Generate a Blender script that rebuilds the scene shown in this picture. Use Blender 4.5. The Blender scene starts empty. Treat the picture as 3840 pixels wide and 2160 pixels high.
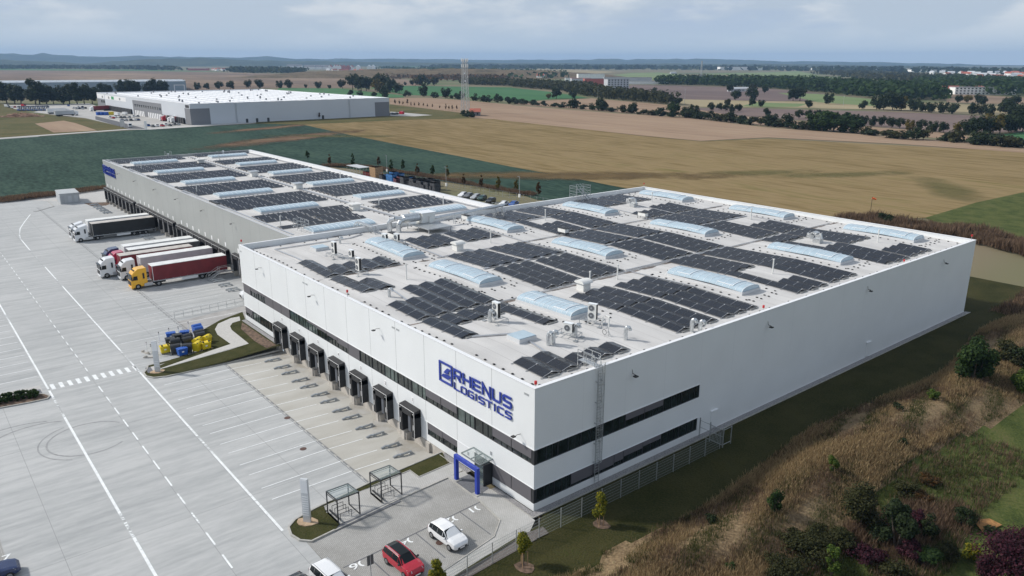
import bpy, bmesh, math, random
from mathutils import Vector, Matrix
R = math.radians
rnd = random.Random(7)
C = bpy.context.scene.collection
YZ = -0.8          # level of the truck yard, metres below the warehouse floor
CAM = Vector((46.242, -40.194, 39.09))

# ------------------------------------------------------------------ helpers
class MB:
    def __init__(s): s.v = []; s.f = []; s.m = []
    def quad(s, *p, mi=0):
        n = len(s.v); s.v += [tuple(q) for q in p]; s.f.append(tuple(range(n, n+len(p)))); s.m.append(mi); return s
    def box(s, x0, x1, y0, y1, z0, z1, mi=0):
        n = len(s.v)
        s.v += [(x0,y0,z0),(x1,y0,z0),(x1,y1,z0),(x0,y1,z0),(x0,y0,z1),(x1,y0,z1),(x1,y1,z1),(x0,y1,z1)]
        for q in ((0,3,2,1),(4,5,6,7),(0,1,5,4),(1,2,6,5),(2,3,7,6),(3,0,4,7)):
            s.f.append(tuple(n+i for i in q)); s.m.append(mi)
        return s
    def bar(s, a, b, w=.05, h=None, mi=0):
        a = Vector(a); b = Vector(b); d = (b-a); h = h or w
        if d.length < 1e-6: return s
        d.normalize(); up = Vector((0,0,1)) if abs(d.z) < .95 else Vector((0,1,0))
        r = d.cross(up).normalized()*w/2; u = r.cross(d).normalized()*h/2; n = len(s.v)
        for q in (a, b):
            for e in (-r-u, r-u, r+u, -r+u): s.v.append(tuple(q+e))
        for q in ((0,1,2,3),(7,6,5,4),(0,4,5,1),(1,5,6,2),(2,6,7,3),(3,7,4,0)):
            s.f.append(tuple(n+i for i in q)); s.m.append(mi)
        return s
    def cyl(s, a, b, r0, r1=None, n=10, mi=0, caps=True):
        a = Vector(a); b = Vector(b); r1 = r0 if r1 is None else r1
        d = (b-a).normalized(); up = Vector((0,0,1)) if abs(d.z) < .95 else Vector((0,1,0))
        x = d.cross(up).normalized(); y = x.cross(d); k = len(s.v)
        for q, rr in ((a, r0), (b, r1)):
            for i in range(n):
                t = 2*math.pi*i/n; s.v.append(tuple(q+x*rr*math.cos(t)+y*rr*math.sin(t)))
        for i in range(n):
            j = (i+1) % n; s.f.append((k+j, k+i, k+n+i, k+n+j)); s.m.append(mi)
        if caps:
            s.f.append(tuple(k+i for i in range(n))); s.m.append(mi)
            s.f.append(tuple(k+n+n-1-i for i in range(n))); s.m.append(mi)
        return s
    def path(s, pts, r, n=8, mi=0):
        for a, b in zip(pts[:-1], pts[1:]): s.cyl(a, b, r, r, n, mi)
        return s
    def prism(s, poly, z0, z1, mi=0, ms=None):
        """poly counter-clockwise (x,y); z0/z1 numbers or functions of (x,y)"""
        n = len(poly); k = len(s.v)
        g = lambda z, p: z(*p) if callable(z) else z
        s.v += [(p[0], p[1], g(z0, p)) for p in poly]+[(p[0], p[1], g(z1, p)) for p in poly]
        s.f.append(tuple(k+n-1-i for i in range(n))); s.m.append(mi)
        s.f.append(tuple(k+n+i for i in range(n))); s.m.append(mi)
        for i in range(n):
            j = (i+1) % n; s.f.append((k+i, k+j, k+n+j, k+n+i)); s.m.append(mi if ms is None else ms)
        return s
    def ribbon(s, pts, w, fr, d0, d1, mi=0):
        """mitred stroke in a plane: fr(u,v,d) -> xyz"""
        P = [Vector(p) for p in pts]; L = []; Rr = []
        for i, p in enumerate(P):
            a = (p-P[i-1]).normalized() if i else None
            b = (P[i+1]-p).normalized() if i < len(P)-1 else None
            a = a or b; b = b or a
            na = Vector((-a.y, a.x)); nb = Vector((-b.y, b.x)); m = (na+nb)
            m = m/max(.35, m.dot(na)); L.append(p+m*w/2); Rr.append(p-m*w/2)
        k = len(s.v); n = len(P)
        for d in (d0, d1):
            for i in range(n): s.v += [tuple(fr(L[i].x, L[i].y, d)), tuple(fr(Rr[i].x, Rr[i].y, d))]
        o = 2*n
        for i in range(n-1):
            a, b, c, e = k+2*i, k+2*i+1, k+2*i+3, k+2*i+2
            s.f += [(a, b, c, e), (a+o, e+o, c+o, b+o), (a, e, e+o, a+o), (b, b+o, c+o, c)]; s.m += [mi]*4
        s.f += [(k, k+o, k+o+1, k+1), (k+2*n-2, k+2*n-1, k+o+2*n-1, k+o+2*n-2)]; s.m += [mi]*2
        return s
    def build(s, name, mats, parent=None, smooth=False, loc=None, rz=0., fix=True):
        me = bpy.data.meshes.new(name); me.from_pydata(s.v, [], s.f)
        for m in (mats if isinstance(mats, (list, tuple)) else [mats]): me.materials.append(m)
        me.polygons.foreach_set('material_index', s.m)
        if smooth: me.polygons.foreach_set('use_smooth', [True]*len(s.f))
        if fix:
            bm = bmesh.new(); bm.from_mesh(me); bmesh.ops.recalc_face_normals(bm, faces=bm.faces); bm.to_mesh(me); bm.free()
        me.update()
        o = bpy.data.objects.new(name, me); C.objects.link(o)
        if parent: o.parent = parent
        if loc: o.location = loc
        o.rotation_euler.z = rz
        return o

def tag(o, label=None, cat=None, group=None, kind=None):
    if label: o['label'] = label
    if cat: o['category'] = cat
    if group: o['group'] = group
    if kind: o['kind'] = kind
    return o
def thing(name, label, cat, loc=(0,0,0), rz=0., group=None):
    o = bpy.data.objects.new(name, None); C.objects.link(o); o.empty_display_size = .3
    o.location = loc; o.rotation_euler.z = rz
    return tag(o, label, cat, group)
def dup(root, loc, rz=0., label=None, group=None, scale=None, swap=None):
    def cp(o, par):
        c = o.copy(); C.objects.link(c)
        if par: c.parent = par
        if swap and c.data and o.data.materials and o.data.materials[0] in swap:
            c.data = remat(o.data, swap)
        for ch in kids.get(o.name, ()): cp(ch, c)
        return c
    c = cp(root, None); c.location = loc; c.rotation_euler.z = rz
    if label: c['label'] = label
    if group: c['group'] = group
    if scale: c.scale = scale if isinstance(scale, (tuple, list)) else (scale,)*3
    return c
kids = {}
def register(root):
    for o in bpy.data.objects:
        if o.parent: kids.setdefault(o.parent.name, [])
        if o.parent and o not in kids[o.parent.name]: kids[o.parent.name].append(o)
_rm = {}
def remat(me, swap):
    key = (me.name, tuple(sorted((a.name, b.name) for a, b in swap.items())))
    if key not in _rm:
        m2 = me.copy()
        for i, m in enumerate(m2.materials):
            if m in swap: m2.materials[i] = swap[m]
        _rm[key] = m2
    return _rm[key]
ORD = ['first', 'second', 'third', 'fourth', 'fifth', 'sixth', 'seventh', 'eighth', 'ninth', 'tenth', 'eleventh', 'twelfth', 'thirteenth',
       'fourteenth', 'fifteenth', 'sixteenth', 'seventeenth', 'eighteenth', 'nineteenth', 'twentieth']
def onum(i, n, side='left'):
    other = 'right' if side == 'left' else 'left'
    if i == 0: return side+'most'
    if i == n-1 and n > 2: return other+'most'
    if i < len(ORD) and (i <= n//2 or n-1-i >= len(ORD)): return ORD[i]+' from the '+side
    return ORD[min(n-1-i, 19)]+' from the '+other
def scr(p):                                   # left-to-right order as seen across the site
    d = Vector((p[0], p[1]))-CAM.xy; return -math.atan2(d.y, d.x)
def order_labels(objs, fmt):
    objs = sorted(objs, key=lambda o: scr(o.location))
    for i, o in enumerate(objs): o['label'] = fmt % onum(i, len(objs))

# ------------------------------------------------------------------ materials
def mat(name, col, rough=.6, metal=0., var=0., scale=1., bump=0., bscale=None, col2=None, spec=.5, stretch=None, detail=4., island=None, coat=0., trans=0., alpha=1., thr=(.35, .65)):
    m = bpy.data.materials.new(name); m.use_nodes = True
    N = m.node_tree.nodes; L = m.node_tree.links; b = N['Principled BSDF']
    b.inputs['Roughness'].default_value = rough; b.inputs['Metallic'].default_value = metal
    b.inputs['Specular IOR Level'].default_value = spec
    b.inputs['Base Color'].default_value = (*col, 1); b.inputs['Coat Weight'].default_value = coat
    b.inputs['Transmission Weight'].default_value = trans; b.inputs['Alpha'].default_value = alpha
    if var or bump or col2:
        tc = N.new('ShaderNodeTexCoord'); mp = N.new('ShaderNodeMapping'); L.new(tc.outputs['Object'], mp.inputs[0])
        if stretch: mp.inputs['Scale'].default_value = stretch
        nz = N.new('ShaderNodeTexNoise'); nz.inputs['Scale'].default_value = scale; nz.inputs['Detail'].default_value = detail
        L.new(mp.outputs[0], nz.inputs['Vector'])
        rp = N.new('ShaderNodeValToRGB'); L.new(nz.outputs['Fac'], rp.inputs[0])
        rp.color_ramp.elements[0].position = thr[0]; rp.color_ramp.elements[1].position = thr[1]
        c2 = col2 or tuple(min(1, c*(1+var)) for c in col); c1 = col if col2 else tuple(c*(1-var) for c in col)
        rp.color_ramp.elements[0].color = (*c1, 1); rp.color_ramp.elements[1].color = (*c2, 1)
        L.new(rp.outputs[0], b.inputs['Base Color'])
        if bump:
            n2 = N.new('ShaderNodeTexNoise'); n2.inputs['Scale'].default_value = bscale or scale*6; n2.inputs['Detail'].default_value = 3
            L.new(mp.outputs[0], n2.inputs['Vector'])
            bp = N.new('ShaderNodeBump'); bp.inputs['Strength'].default_value = bump; bp.inputs['Distance'].default_value = .05
            L.new(n2.outputs['Fac'], bp.inputs['Height']); L.new(bp.outputs[0], b.inputs['Normal'])
    if island:                               # leaves / blades: each face island picks one tone
        g = N.new('ShaderNodeNewGeometry'); rp = N.new('ShaderNodeValToRGB'); rp.color_ramp.interpolation = 'LINEAR'
        L.new(g.outputs['Random Per Island'], rp.inputs[0]); cr = rp.color_ramp
        while len(cr.elements) < len(island): cr.elements.new(.5)
        for i, c in enumerate(island): cr.elements[i].position = i/(len(island)-1); cr.elements[i].color = (*c, 1)
        L.new(rp.outputs[0], b.inputs['Base Color'])
        tr = N.new('ShaderNodeBsdfTranslucent'); L.new(rp.outputs[0], tr.inputs['Color']); mx = N.new('ShaderNodeMixShader'); mx.inputs[0].default_value = .42
        L.new(b.outputs[0], mx.inputs[1]); L.new(tr.outputs[0], mx.inputs[2]); L.new(mx.outputs[0], N['Material Output'].inputs['Surface'])
    return m
def field_mat(name, stops, sc, stretch, rot, bump=.4, fine=30., mixf=.35, sc2=None):
    """soil and crops: broad patches plus drill lines along the rows"""
    m = bpy.data.materials.new(name); m.use_nodes = True
    N = m.node_tree.nodes; L = m.node_tree.links; b = N['Principled BSDF']; b.inputs['Roughness'].default_value = .95
    b.inputs['Specular IOR Level'].default_value = .1
    tc = N.new('ShaderNodeTexCoord'); mp = N.new('ShaderNodeMapping'); mp.inputs['Rotation'].default_value = (0, 0, R(rot)); mp.inputs['Scale'].default_value = (*stretch, 1)
    L.new(tc.outputs['Object'], mp.inputs[0])
    a = N.new('ShaderNodeTexNoise'); a.inputs['Scale'].default_value = sc; a.inputs['Detail'].default_value = 5; a.inputs['Roughness'].default_value = .6
    L.new(mp.outputs[0], a.inputs['Vector'])
    c = N.new('ShaderNodeTexNoise'); c.inputs['Scale'].default_value = sc2 or sc*fine; c.inputs['Detail'].default_value = 3; L.new(mp.outputs[0], c.inputs['Vector'])
    mx = N.new('ShaderNodeMix'); mx.inputs['Factor'].default_value = mixf; L.new(a.outputs['Fac'], mx.inputs['A']); L.new(c.outputs['Fac'], mx.inputs['B'])
    rp = N.new('ShaderNodeValToRGB'); L.new(mx.outputs['Result'], rp.inputs[0]); cr = rp.color_ramp
    while len(cr.elements) < len(stops): cr.elements.new(.5)
    for i, (p, col) in enumerate(stops): cr.elements[i].position = p; cr.elements[i].color = (*col, 1)
    L.new(rp.outputs[0], b.inputs['Base Color'])
    bp = N.new('ShaderNodeBump'); bp.inputs['Strength'].default_value = bump; bp.inputs['Distance'].default_value = .3
    L.new(mx.outputs['Result'], bp.inputs['Height']); L.new(bp.outputs[0], b.inputs['Normal'])
    return m
M = {}
M['white'] = mat('white_cladding', (.74,.76,.765), .45, var=.02, scale=.25)
M['trim'] = mat('white_trim', (.8,.81,.82), .4)
M['grey_clad'] = mat('grey_cladding', (.36,.372,.36), .5, var=.03, scale=.15)
M['joint'] = mat('panel_joint', (.3,.31,.31), .8)
M['sidejoint'] = mat('pale_panel_joint', (.62,.64,.65), .6)  # paler joint colour, so seams on the side wall stay faint
M['roof'] = mat('roof_membrane', (.56,.55,.535), .85, var=.09, scale=.35, detail=8, stretch=(.35,1.2,1))
M['stain'] = mat('roof_stain', (.2,.165,.145), .9, var=.3, scale=1.4)
M['lap'] = mat('roof_seam', (.44,.43,.42), .85)
M['plinth'] = mat('concrete_plinth', (.44,.41,.37), .8, var=.15, scale=.8)
M['glass'] = mat('dark_glass', (.015,.022,.022), .06, spec=.6, var=.5, scale=.9)
M['glass_green'] = mat('green_glass', (.06,.085,.08), .06, spec=.7, var=.4, scale=.7)  # paler, greener glass colour for some panes and the entrance
M['frame'] = mat('anthracite_frame', (.025,.028,.032), .45)
M['blind'] = mat('taupe_blind', (.115,.11,.12), .75)
M['steel'] = mat('galvanised_steel', (.46,.48,.49), .42, metal=.6, var=.12, scale=6)
M['duct'] = mat('bright_duct', (.62,.64,.65), .3, metal=.75, var=.12, scale=4)
M['darksteel'] = mat('black_steel', (.03,.032,.035), .45)
M['rubber'] = mat('black_rubber', (.018,.018,.02), .8, var=.3, scale=5)
M['shelter'] = mat('black_shelter_fabric', (.022,.022,.024), .7, var=.25, scale=2)
M['doorgrey'] = mat('dock_door_grey', (.13,.14,.155), .5)
M['blue'] = mat('sign_blue', (.012,.035,.29), .4, var=.06, scale=2)
M['portal'] = mat('portal_blue', (.016,.045,.36), .45, var=.05, scale=2)
M['plate'] = mat('white_plate', (.85,.85,.85), .5)
M['ink'] = mat('black_ink', (.02,.02,.02), .6)
M['skyl'] = mat('skylight_polycarbonate', (.42,.53,.6), .25, var=.06, scale=1.2, spec=.6)
M['curb'] = mat('skylight_curb', (.6,.61,.62), .5)
M['rib'] = mat('white_rib', (.82,.85,.87), .35)
M['pv'] = mat('solar_cells', (.014,.016,.022), .22, spec=.5, var=.2, scale=8)
M['pvf'] = mat('panel_frame', (.05,.053,.06), .4)
M['rail'] = mat('aluminium_rail', (.55,.56,.58), .35, metal=.7)
M['ballast'] = mat('grey_ballast', (.28,.28,.27), .9)
M['acwhite'] = mat('condenser_white', (.75,.75,.72), .45)
M['red'] = mat('red_lamp', (.55,.02,.02), .4)
M['orange'] = mat('orange_sock', (.8,.15,.03), .6)
M['concrete'] = None
M['apron'] = mat('apron_concrete', (.4,.385,.345), .85, col2=(.48,.47,.435), scale=.5, detail=7, stretch=(1,.3,1))
M['mark'] = mat('road_paint', (.78,.8,.8), .7, var=.09, scale=3)
M['kerb'] = mat('kerb_stone', (.4,.39,.36), .85, var=.12, scale=2)
M['darkpave'] = mat('dark_paving', (.13,.135,.15), .85, var=.15, scale=6)
M['path'] = mat('light_paving', (.47,.46,.44), .85, var=.06, scale=3)
M['gravel'] = mat('grey_gravel', (.16,.155,.16), .95, col2=(.42,.41,.41), scale=16, detail=6, bump=.8)
M['browngravel'] = mat('brown_gravel', (.1,.085,.078), .95, col2=(.24,.215,.2), scale=14, detail=6, bump=.8)
M['soil'] = mat('brown_soil', (.075,.05,.035), .95, col2=(.19,.125,.085), scale=2.2, detail=6, bump=.8)
M['sand'] = mat('sandy_soil', (.34,.24,.15), .95, col2=(.5,.37,.25), scale=2, bump=.5)
M['tyre_mark'] = mat('tyre_mark', (.3,.305,.305), .85, var=.12, scale=3)
M['iron'] = mat('manhole_iron', (.1,.055,.045), .7)
M['oil'] = mat('damp_stain', (.33,.305,.26), .8, col2=(.42,.41,.385), scale=.7)
M['bark'] = mat('bark', (.09,.07,.055), .9, var=.3, scale=6)
M['wood'] = mat('raw_wood', (.42,.27,.15), .8, var=.2, scale=3)
M['tyre'] = mat('tyre_rubber', (.018,.018,.019), .85)
M['rim'] = mat('wheel_rim', (.35,.36,.37), .35, metal=.8)
M['chassis'] = mat('chassis_black', (.025,.026,.028), .7)
M['tank'] = mat('aluminium_tank', (.6,.61,.62), .35, metal=.7)
def paint(n, c): return mat(n, c, .25, coat=.5)
M['pwhite'] = paint('white_paint', (.78,.79,.8)); M['pred'] = paint('red_paint', (.42,.012,.03)); M['pyellow'] = paint('yellow_paint', (.85,.44,.01))
M['pblack'] = paint('black_paint', (.012,.013,.015)); M['pblue'] = paint('blue_paint', (.03,.09,.3)); M['psilver'] = paint('silver_paint', (.4,.42,.44))
M['pgreen'] = paint('dark_green_paint', (.015,.05,.04)); M['pnavy'] = paint('navy_paint', (.015,.03,.1)); M['pgrey'] = paint('grey_paint', (.12,.125,.13)); M['ppink'] = paint('crimson_paint', (.5,.03,.08))
M['carglass'] = mat('car_glass', (.012,.016,.018), .12, spec=.22)
M['lamp'] = mat('headlamp', (.6,.62,.65), .15); M['tail'] = mat('tail_lamp', (.3,.01,.01), .25)
M['curtain_black'] = mat('black_tarpaulin', (.012,.014,.016), .55, var=.3, scale=.6)
M['curtain_red'] = mat('dark_red_tarpaulin', (.17,.014,.02), .55, var=.12, scale=.7)
M['curtain_grey'] = mat('pale_grey_tarpaulin', (.5,.48,.5), .55, var=.06, scale=.7)
M['curtain_dark'] = mat('dark_grey_tarpaulin', (.12,.12,.125), .55, var=.1, scale=.7)
M['troof'] = mat('trailer_roof_white', (.72,.73,.72), .6, var=.1, scale=.9)
M['troof2'] = mat('trailer_roof_dusty', (.5,.47,.44), .7, var=.15, scale=.9)
M['binblue'] = mat('blue_bin_plastic', (.02,.1,.42), .45, var=.08, scale=2)
M['binblack'] = mat('black_bin_plastic', (.03,.032,.036), .5, var=.2, scale=2)
M['binyellow'] = mat('yellow_bin_plastic', (.72,.55,.01), .45, var=.06, scale=2)
M['clear'] = mat('clear_glass', (.3,.38,.38), .05, spec=.5, alpha=.3)
M['crate'] = mat('dark_crate', (.05,.052,.06), .7, var=.4, scale=1.5)
M['crateblue'] = mat('blue_crate', (.04,.17,.42), .6, var=.2, scale=1)
M['cratered'] = mat('maroon_crate', (.11,.03,.045), .7, var=.3, scale=1)
M['redbox'] = mat('red_box', (.45,.07,.06), .6)
M['tile'] = mat('red_tiles', (.36,.1,.06), .8, var=.15, scale=.6)
M['render'] = mat('white_render', (.85,.85,.83), .8, var=.05, scale=.2)
M['rosewall'] = mat('red_wall', (.42,.13,.11), .8)
M['greywall'] = mat('pale_grey_wall', (.5,.52,.54), .7)
M['bluewall'] = mat('blue_grey_cladding', (.28,.36,.42), .6, var=.04, scale=.05)
M['midgrey'] = mat('mid_grey_cladding', (.2,.205,.22), .6)
M['paleroof'] = mat('white_membrane', (.88,.88,.88), .7, var=.03, scale=.1)
M['asphalt'] = mat('asphalt', (.09,.092,.1), .9, var=.1, scale=.2)
M['far_concrete'] = mat('far_concrete', (.4,.39,.37), .9, var=.08, scale=.05)
def leaf(n, *t): return mat(n, t[0], .7, island=t, spec=.2)
M['leaf_green'] = leaf('green_leaves', (.012,.028,.009), (.03,.06,.016), (.055,.095,.022))
M['leaf_dark'] = leaf('dark_leaves', (.014,.024,.01), (.028,.045,.017), (.048,.07,.026))
M['leaf_yellow'] = leaf('yellow_green_leaves', (.05,.08,.012), (.16,.17,.02), (.36,.3,.02))
M['leaf_gold'] = leaf('golden_leaves', (.05,.045,.012), (.12,.1,.02), (.2,.15,.025))
M['leaf_rust'] = leaf('rusty_leaves', (.03,.03,.012), (.09,.055,.022), (.16,.075,.025))
M['leaf_purple'] = leaf('purple_leaves', (.02,.01,.014), (.055,.016,.026), (.1,.028,.045))
M['leaf_bright'] = leaf('bright_green_leaves', (.03,.06,.012), (.08,.13,.022), (.15,.2,.035))
M['leaf_olive'] = leaf('olive_leaves', (.02,.025,.01), (.045,.05,.018), (.08,.078,.028))
M['weed_dry'] = leaf('dry_grass', (.12,.085,.045), (.32,.225,.12), (.5,.37,.21), (.33,.26,.13))
M['weed_brown'] = leaf('brown_stalks', (.07,.048,.034), (.18,.12,.08), (.28,.19,.12))
M['weed_green'] = leaf('green_weeds', (.025,.04,.012), (.07,.085,.025), (.13,.13,.045))

def worn(m, name):
    m = m.copy(); m.name = name; N = m.node_tree.nodes; L = m.node_tree.links
    tc = N.new('ShaderNodeTexCoord'); mp = N.new('ShaderNodeMapping'); mp.inputs['Scale'].default_value = (3.2, .5, 1); L.new(tc.outputs['Object'], mp.inputs[0])
    a = N.new('ShaderNodeTexNoise'); a.inputs['Scale'].default_value = 2.2; a.inputs['Detail'].default_value = 3; L.new(mp.outputs[0], a.inputs['Vector'])
    c = N.new('ShaderNodeTexNoise'); c.inputs['Scale'].default_value = .09; L.new(tc.outputs['Object'], c.inputs['Vector'])
    ad = N.new('ShaderNodeMath'); ad.operation = 'MULTIPLY_ADD'; ad.inputs[1].default_value = 1.6; L.new(c.outputs['Fac'], ad.inputs[0]); L.new(a.outputs['Fac'], ad.inputs[2])
    mr = N.new('ShaderNodeMapRange'); mr.inputs['From Min'].default_value = 1.08; mr.inputs['From Max'].default_value = 1.16; L.new(ad.outputs[0], mr.inputs['Value']); L.new(mr.outputs[0], N['Principled BSDF'].inputs['Alpha']); return m
M['mark_worn'] = worn(M['mark'], 'worn_road_paint')
def patch_mat(name, c1, c2, thr=.5):
    """ragged patch of other growth: noise-broken cover that thins out from its middle"""
    m = bpy.data.materials.new(name); m.use_nodes = True; N = m.node_tree.nodes; L = m.node_tree.links; b = N['Principled BSDF']; b.inputs['Roughness'].default_value = .95; b.inputs['Specular IOR Level'].default_value = .1
    tc = N.new('ShaderNodeTexCoord'); n = N.new('ShaderNodeTexNoise'); n.inputs['Scale'].default_value = .09; n.inputs['Detail'].default_value = 6; L.new(tc.outputs['Object'], n.inputs['Vector'])
    rp = N.new('ShaderNodeValToRGB'); rp.color_ramp.elements[0].color = (*c1, 1); rp.color_ramp.elements[1].color = (*c2, 1); rp.color_ramp.elements[0].position = .35; rp.color_ramp.elements[1].position = .65; L.new(n.outputs['Fac'], rp.inputs[0]); L.new(rp.outputs[0], b.inputs['Base Color'])
    v = N.new('ShaderNodeVectorMath'); v.operation = 'DISTANCE'; v.inputs[1].default_value = (.5, .5, 0); L.new(tc.outputs['Generated'], v.inputs[0])
    cz = N.new('ShaderNodeVectorMath'); cz.operation = 'MULTIPLY'; cz.inputs[1].default_value = (1, 1, 0); L.new(tc.outputs['Generated'], cz.inputs[0]); L.new(cz.outputs[0], v.inputs[0])
    s_ = N.new('ShaderNodeMath'); s_.operation = 'MULTIPLY_ADD'; s_.inputs[1].default_value = -1.6; L.new(v.outputs['Value'], s_.inputs[0])
    n2 = N.new('ShaderNodeTexNoise'); n2.inputs['Scale'].default_value = .06; n2.inputs['Detail'].default_value = 7; n2.inputs['Roughness'].default_value = .65; L.new(tc.outputs['Object'], n2.inputs['Vector']); L.new(n2.outputs['Fac'], s_.inputs[2])
    mr = N.new('ShaderNodeMapRange'); mr.inputs['From Min'].default_value = -.06; mr.inputs['From Max'].default_value = .3; L.new(s_.outputs[0], mr.inputs['Value']); mm = N.new('ShaderNodeMath'); mm.operation = 'MULTIPLY'; mm.inputs[1].default_value = thr*1.6; L.new(mr.outputs[0], mm.inputs[0]); L.new(mm.outputs[0], b.inputs['Alpha']); return m
def poly_clean(P):                            # make counter-clockwise
    a = sum(P[i][0]*P[(i+1) % len(P)][1]-P[(i+1) % len(P)][0]*P[i][1] for i in range(len(P)))
    return list(P) if a > 0 else list(P)[::-1]
def sheet(name, P, z, m, kind='structure', **kw):
    P = poly_clean(P); b = MB(); b.quad(*[(x, y, z(x, y) if callable(z) else z) for x, y in P])
    o = b.build(name, m); bm = bmesh.new(); bm.from_mesh(o.data); bmesh.ops.triangulate(bm, faces=bm.faces, ngon_method='EAR_CLIP'); bm.normal_update()
    for f in bm.faces:
        if f.normal.z < 0: f.normal_flip()
    bm.to_mesh(o.data); bm.free()
    return tag(o, kind=kind, **kw)
def strip(b, pts, w, z, mi=0, t=.004):
    """flat painted stroke along a polyline"""
    b.ribbon([p[:2] for p in pts], w, lambda u, v, d: (u, v, (z(u, v) if callable(z) else z)+d), 0, t, mi)
def text_obj(name, body, size, m, parent, loc, rot, depth=.01, sx=1.):
    cu = bpy.data.curves.new(name, 'FONT'); cu.body = body; cu.size = size; cu.extrude = depth; cu.align_x = 'CENTER'; cu.align_y = 'CENTER'
    cu.offset = size*.012
    t = bpy.data.objects.new(name, cu); C.objects.link(t); bpy.context.view_layer.update()
    me = bpy.data.meshes.new_from_object(t.evaluated_get(bpy.context.evaluated_depsgraph_get())); me.name = name
    bpy.data.objects.remove(t); bpy.data.curves.remove(cu)
    me.materials.clear(); me.materials.append(m)
    o = bpy.data.objects.new(name, me); C.objects.link(o); o.location = loc; o.rotation_euler = rot; o.scale = (sx, 1, 1)
    if parent: o.parent = parent
    return o
SUN_E = 3.7
SKY_VEIL = (5.2, 6.1, 7.3); SKY_CLOUD = (7.3, 7.7, 8.1); SKY_BASE = (4.3, 5.3, 6.9); SKY_LOW = (5.5, 6.5, 7.5)
HAZE = 7.5e-5
# ------------------------------------------------------------------ camera, sky, sun, air
sc = bpy.context.scene
cam = bpy.data.objects.new('camera', bpy.data.cameras.new('camera')); C.objects.link(cam)
yaw, pitch, roll = 2.45850719, -0.285761777, 0.00176819750
fw = Vector((math.cos(pitch)*math.cos(yaw), math.cos(pitch)*math.sin(yaw), math.sin(pitch)))
rt = Vector((math.sin(yaw), -math.cos(yaw), 0)); up = rt.cross(fw)
rt2 = rt*math.cos(roll)+up*math.sin(roll); up2 = up*math.cos(roll)-rt*math.sin(roll)
cam.matrix_world = Matrix(((rt2.x, up2.x, -fw.x, CAM.x), (rt2.y, up2.y, -fw.y, CAM.y), (rt2.z, up2.z, -fw.z, CAM.z), (0,0,0,1)))
cam.data.sensor_width = 36; cam.data.lens = 2888.02/3840*36; cam.data.clip_start = .5; cam.data.clip_end = 40000
sc.camera = cam
SUN = Vector((-.62, -.5, .6)).normalized()
sl = bpy.data.lights.new('sun', 'SUN'); sl.energy = SUN_E; sl.angle = R(5); sl.color = (1, .955, .89)
so = bpy.data.objects.new('sun', sl); C.objects.link(so); so.rotation_euler = SUN.to_track_quat('Z', 'Y').to_euler(); so.location = (-60, -60, 90)
w = bpy.data.worlds.new('World'); sc.world = w; w.use_nodes = True
N = w.node_tree.nodes; L = w.node_tree.links; bg = N['Background']; bg.inputs['Strength'].default_value = .1
sky = N.new('ShaderNodeTexSky'); sky.sky_type = 'NISHITA'; sky.sun_disc = False
sky.sun_elevation = math.asin(SUN.z); sky.sun_rotation = math.atan2(SUN.x, SUN.y); sky.dust_density = 2.; sky.altitude = 250
tc = N.new('ShaderNodeTexCoord')
def cloud(scale, sz, det, seed, lo, hi):
    mp = N.new('ShaderNodeMapping'); mp.inputs['Scale'].default_value = (1, 1, sz); mp.inputs['Location'].default_value = seed
    L.new(tc.outputs['Generated'], mp.inputs[0])
    nz = N.new('ShaderNodeTexNoise'); nz.inputs['Scale'].default_value = scale; nz.inputs['Detail'].default_value = det; nz.inputs['Roughness'].default_value = .55
    L.new(mp.outputs[0], nz.inputs['Vector'])
    mr = N.new('ShaderNodeMapRange'); mr.interpolation_type = 'SMOOTHSTEP'; mr.inputs['From Min'].default_value = lo; mr.inputs['From Max'].default_value = hi
    L.new(nz.outputs['Fac'], mr.inputs['Value']); return mr.outputs[0]
def mixc(f, a, b):
    m = N.new('ShaderNodeMix'); m.data_type = 'RGBA'
    for k, s in (('Factor', f), ('A', a), ('B', b)):
        i = [q for q in m.inputs if q.name == k and (q.type == 'RGBA') == (k != 'Factor')][0]
        if isinstance(s, tuple): i.default_value = (*s, 1)
        elif isinstance(s, float): i.default_value = s
        else: L.new(s, i)
    return [q for q in m.outputs if q.type == 'RGBA'][0]
sx = N.new('ShaderNodeSeparateXYZ'); L.new(tc.outputs['Generated'], sx.inputs[0])
vr_ = N.new('ShaderNodeMapRange'); vr_.inputs['From Min'].default_value = .12; vr_.inputs['From Max'].default_value = .6; vr_.inputs['To Min'].default_value = .88; vr_.inputs['To Max'].default_value = .22
L.new(sx.outputs['Z'], vr_.inputs['Value'])
base = mixc(vr_.outputs[0], sky.outputs[0], SKY_VEIL)                                 # thin high overcast over the blue
lumps = mixc(cloud(5.2, 3.6, 8, (3.1, 1.7, .4), .44, .60), base, SKY_CLOUD)      # broken cloud
darker = mixc(cloud(4.2, 4.2, 7, (7.7, 2.2, 1.9), .50, .68), lumps, SKY_BASE)       # grey-blue cloud bases
mr = N.new('ShaderNodeMapRange'); mr.inputs['From Min'].default_value = .0; mr.inputs['From Max'].default_value = .075; mr.interpolation_type = 'SMOOTHSTEP'
L.new(sx.outputs['Z'], mr.inputs['Value'])
low = mixc(mr.outputs[0], SKY_LOW, darker)
L.new(low, bg.inputs['Color'])
sc.view_settings.view_transform = 'Standard'; sc.view_settings.look = 'None'; sc.view_settings.exposure = 0; sc.view_settings.gamma = 1
sc.cycles.volume_bounces = 0; sc.cycles.max_bounces = 6; sc.cycles.transparent_max_bounces = 8
hb = MB(); hb.box(-13500, 9000, -9000, 13500, -3.2, 190)
hm = bpy.data.materials.new('haze_air'); hm.use_nodes = True; hn = hm.node_tree.nodes; hn.remove(hn['Principled BSDF'])
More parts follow.
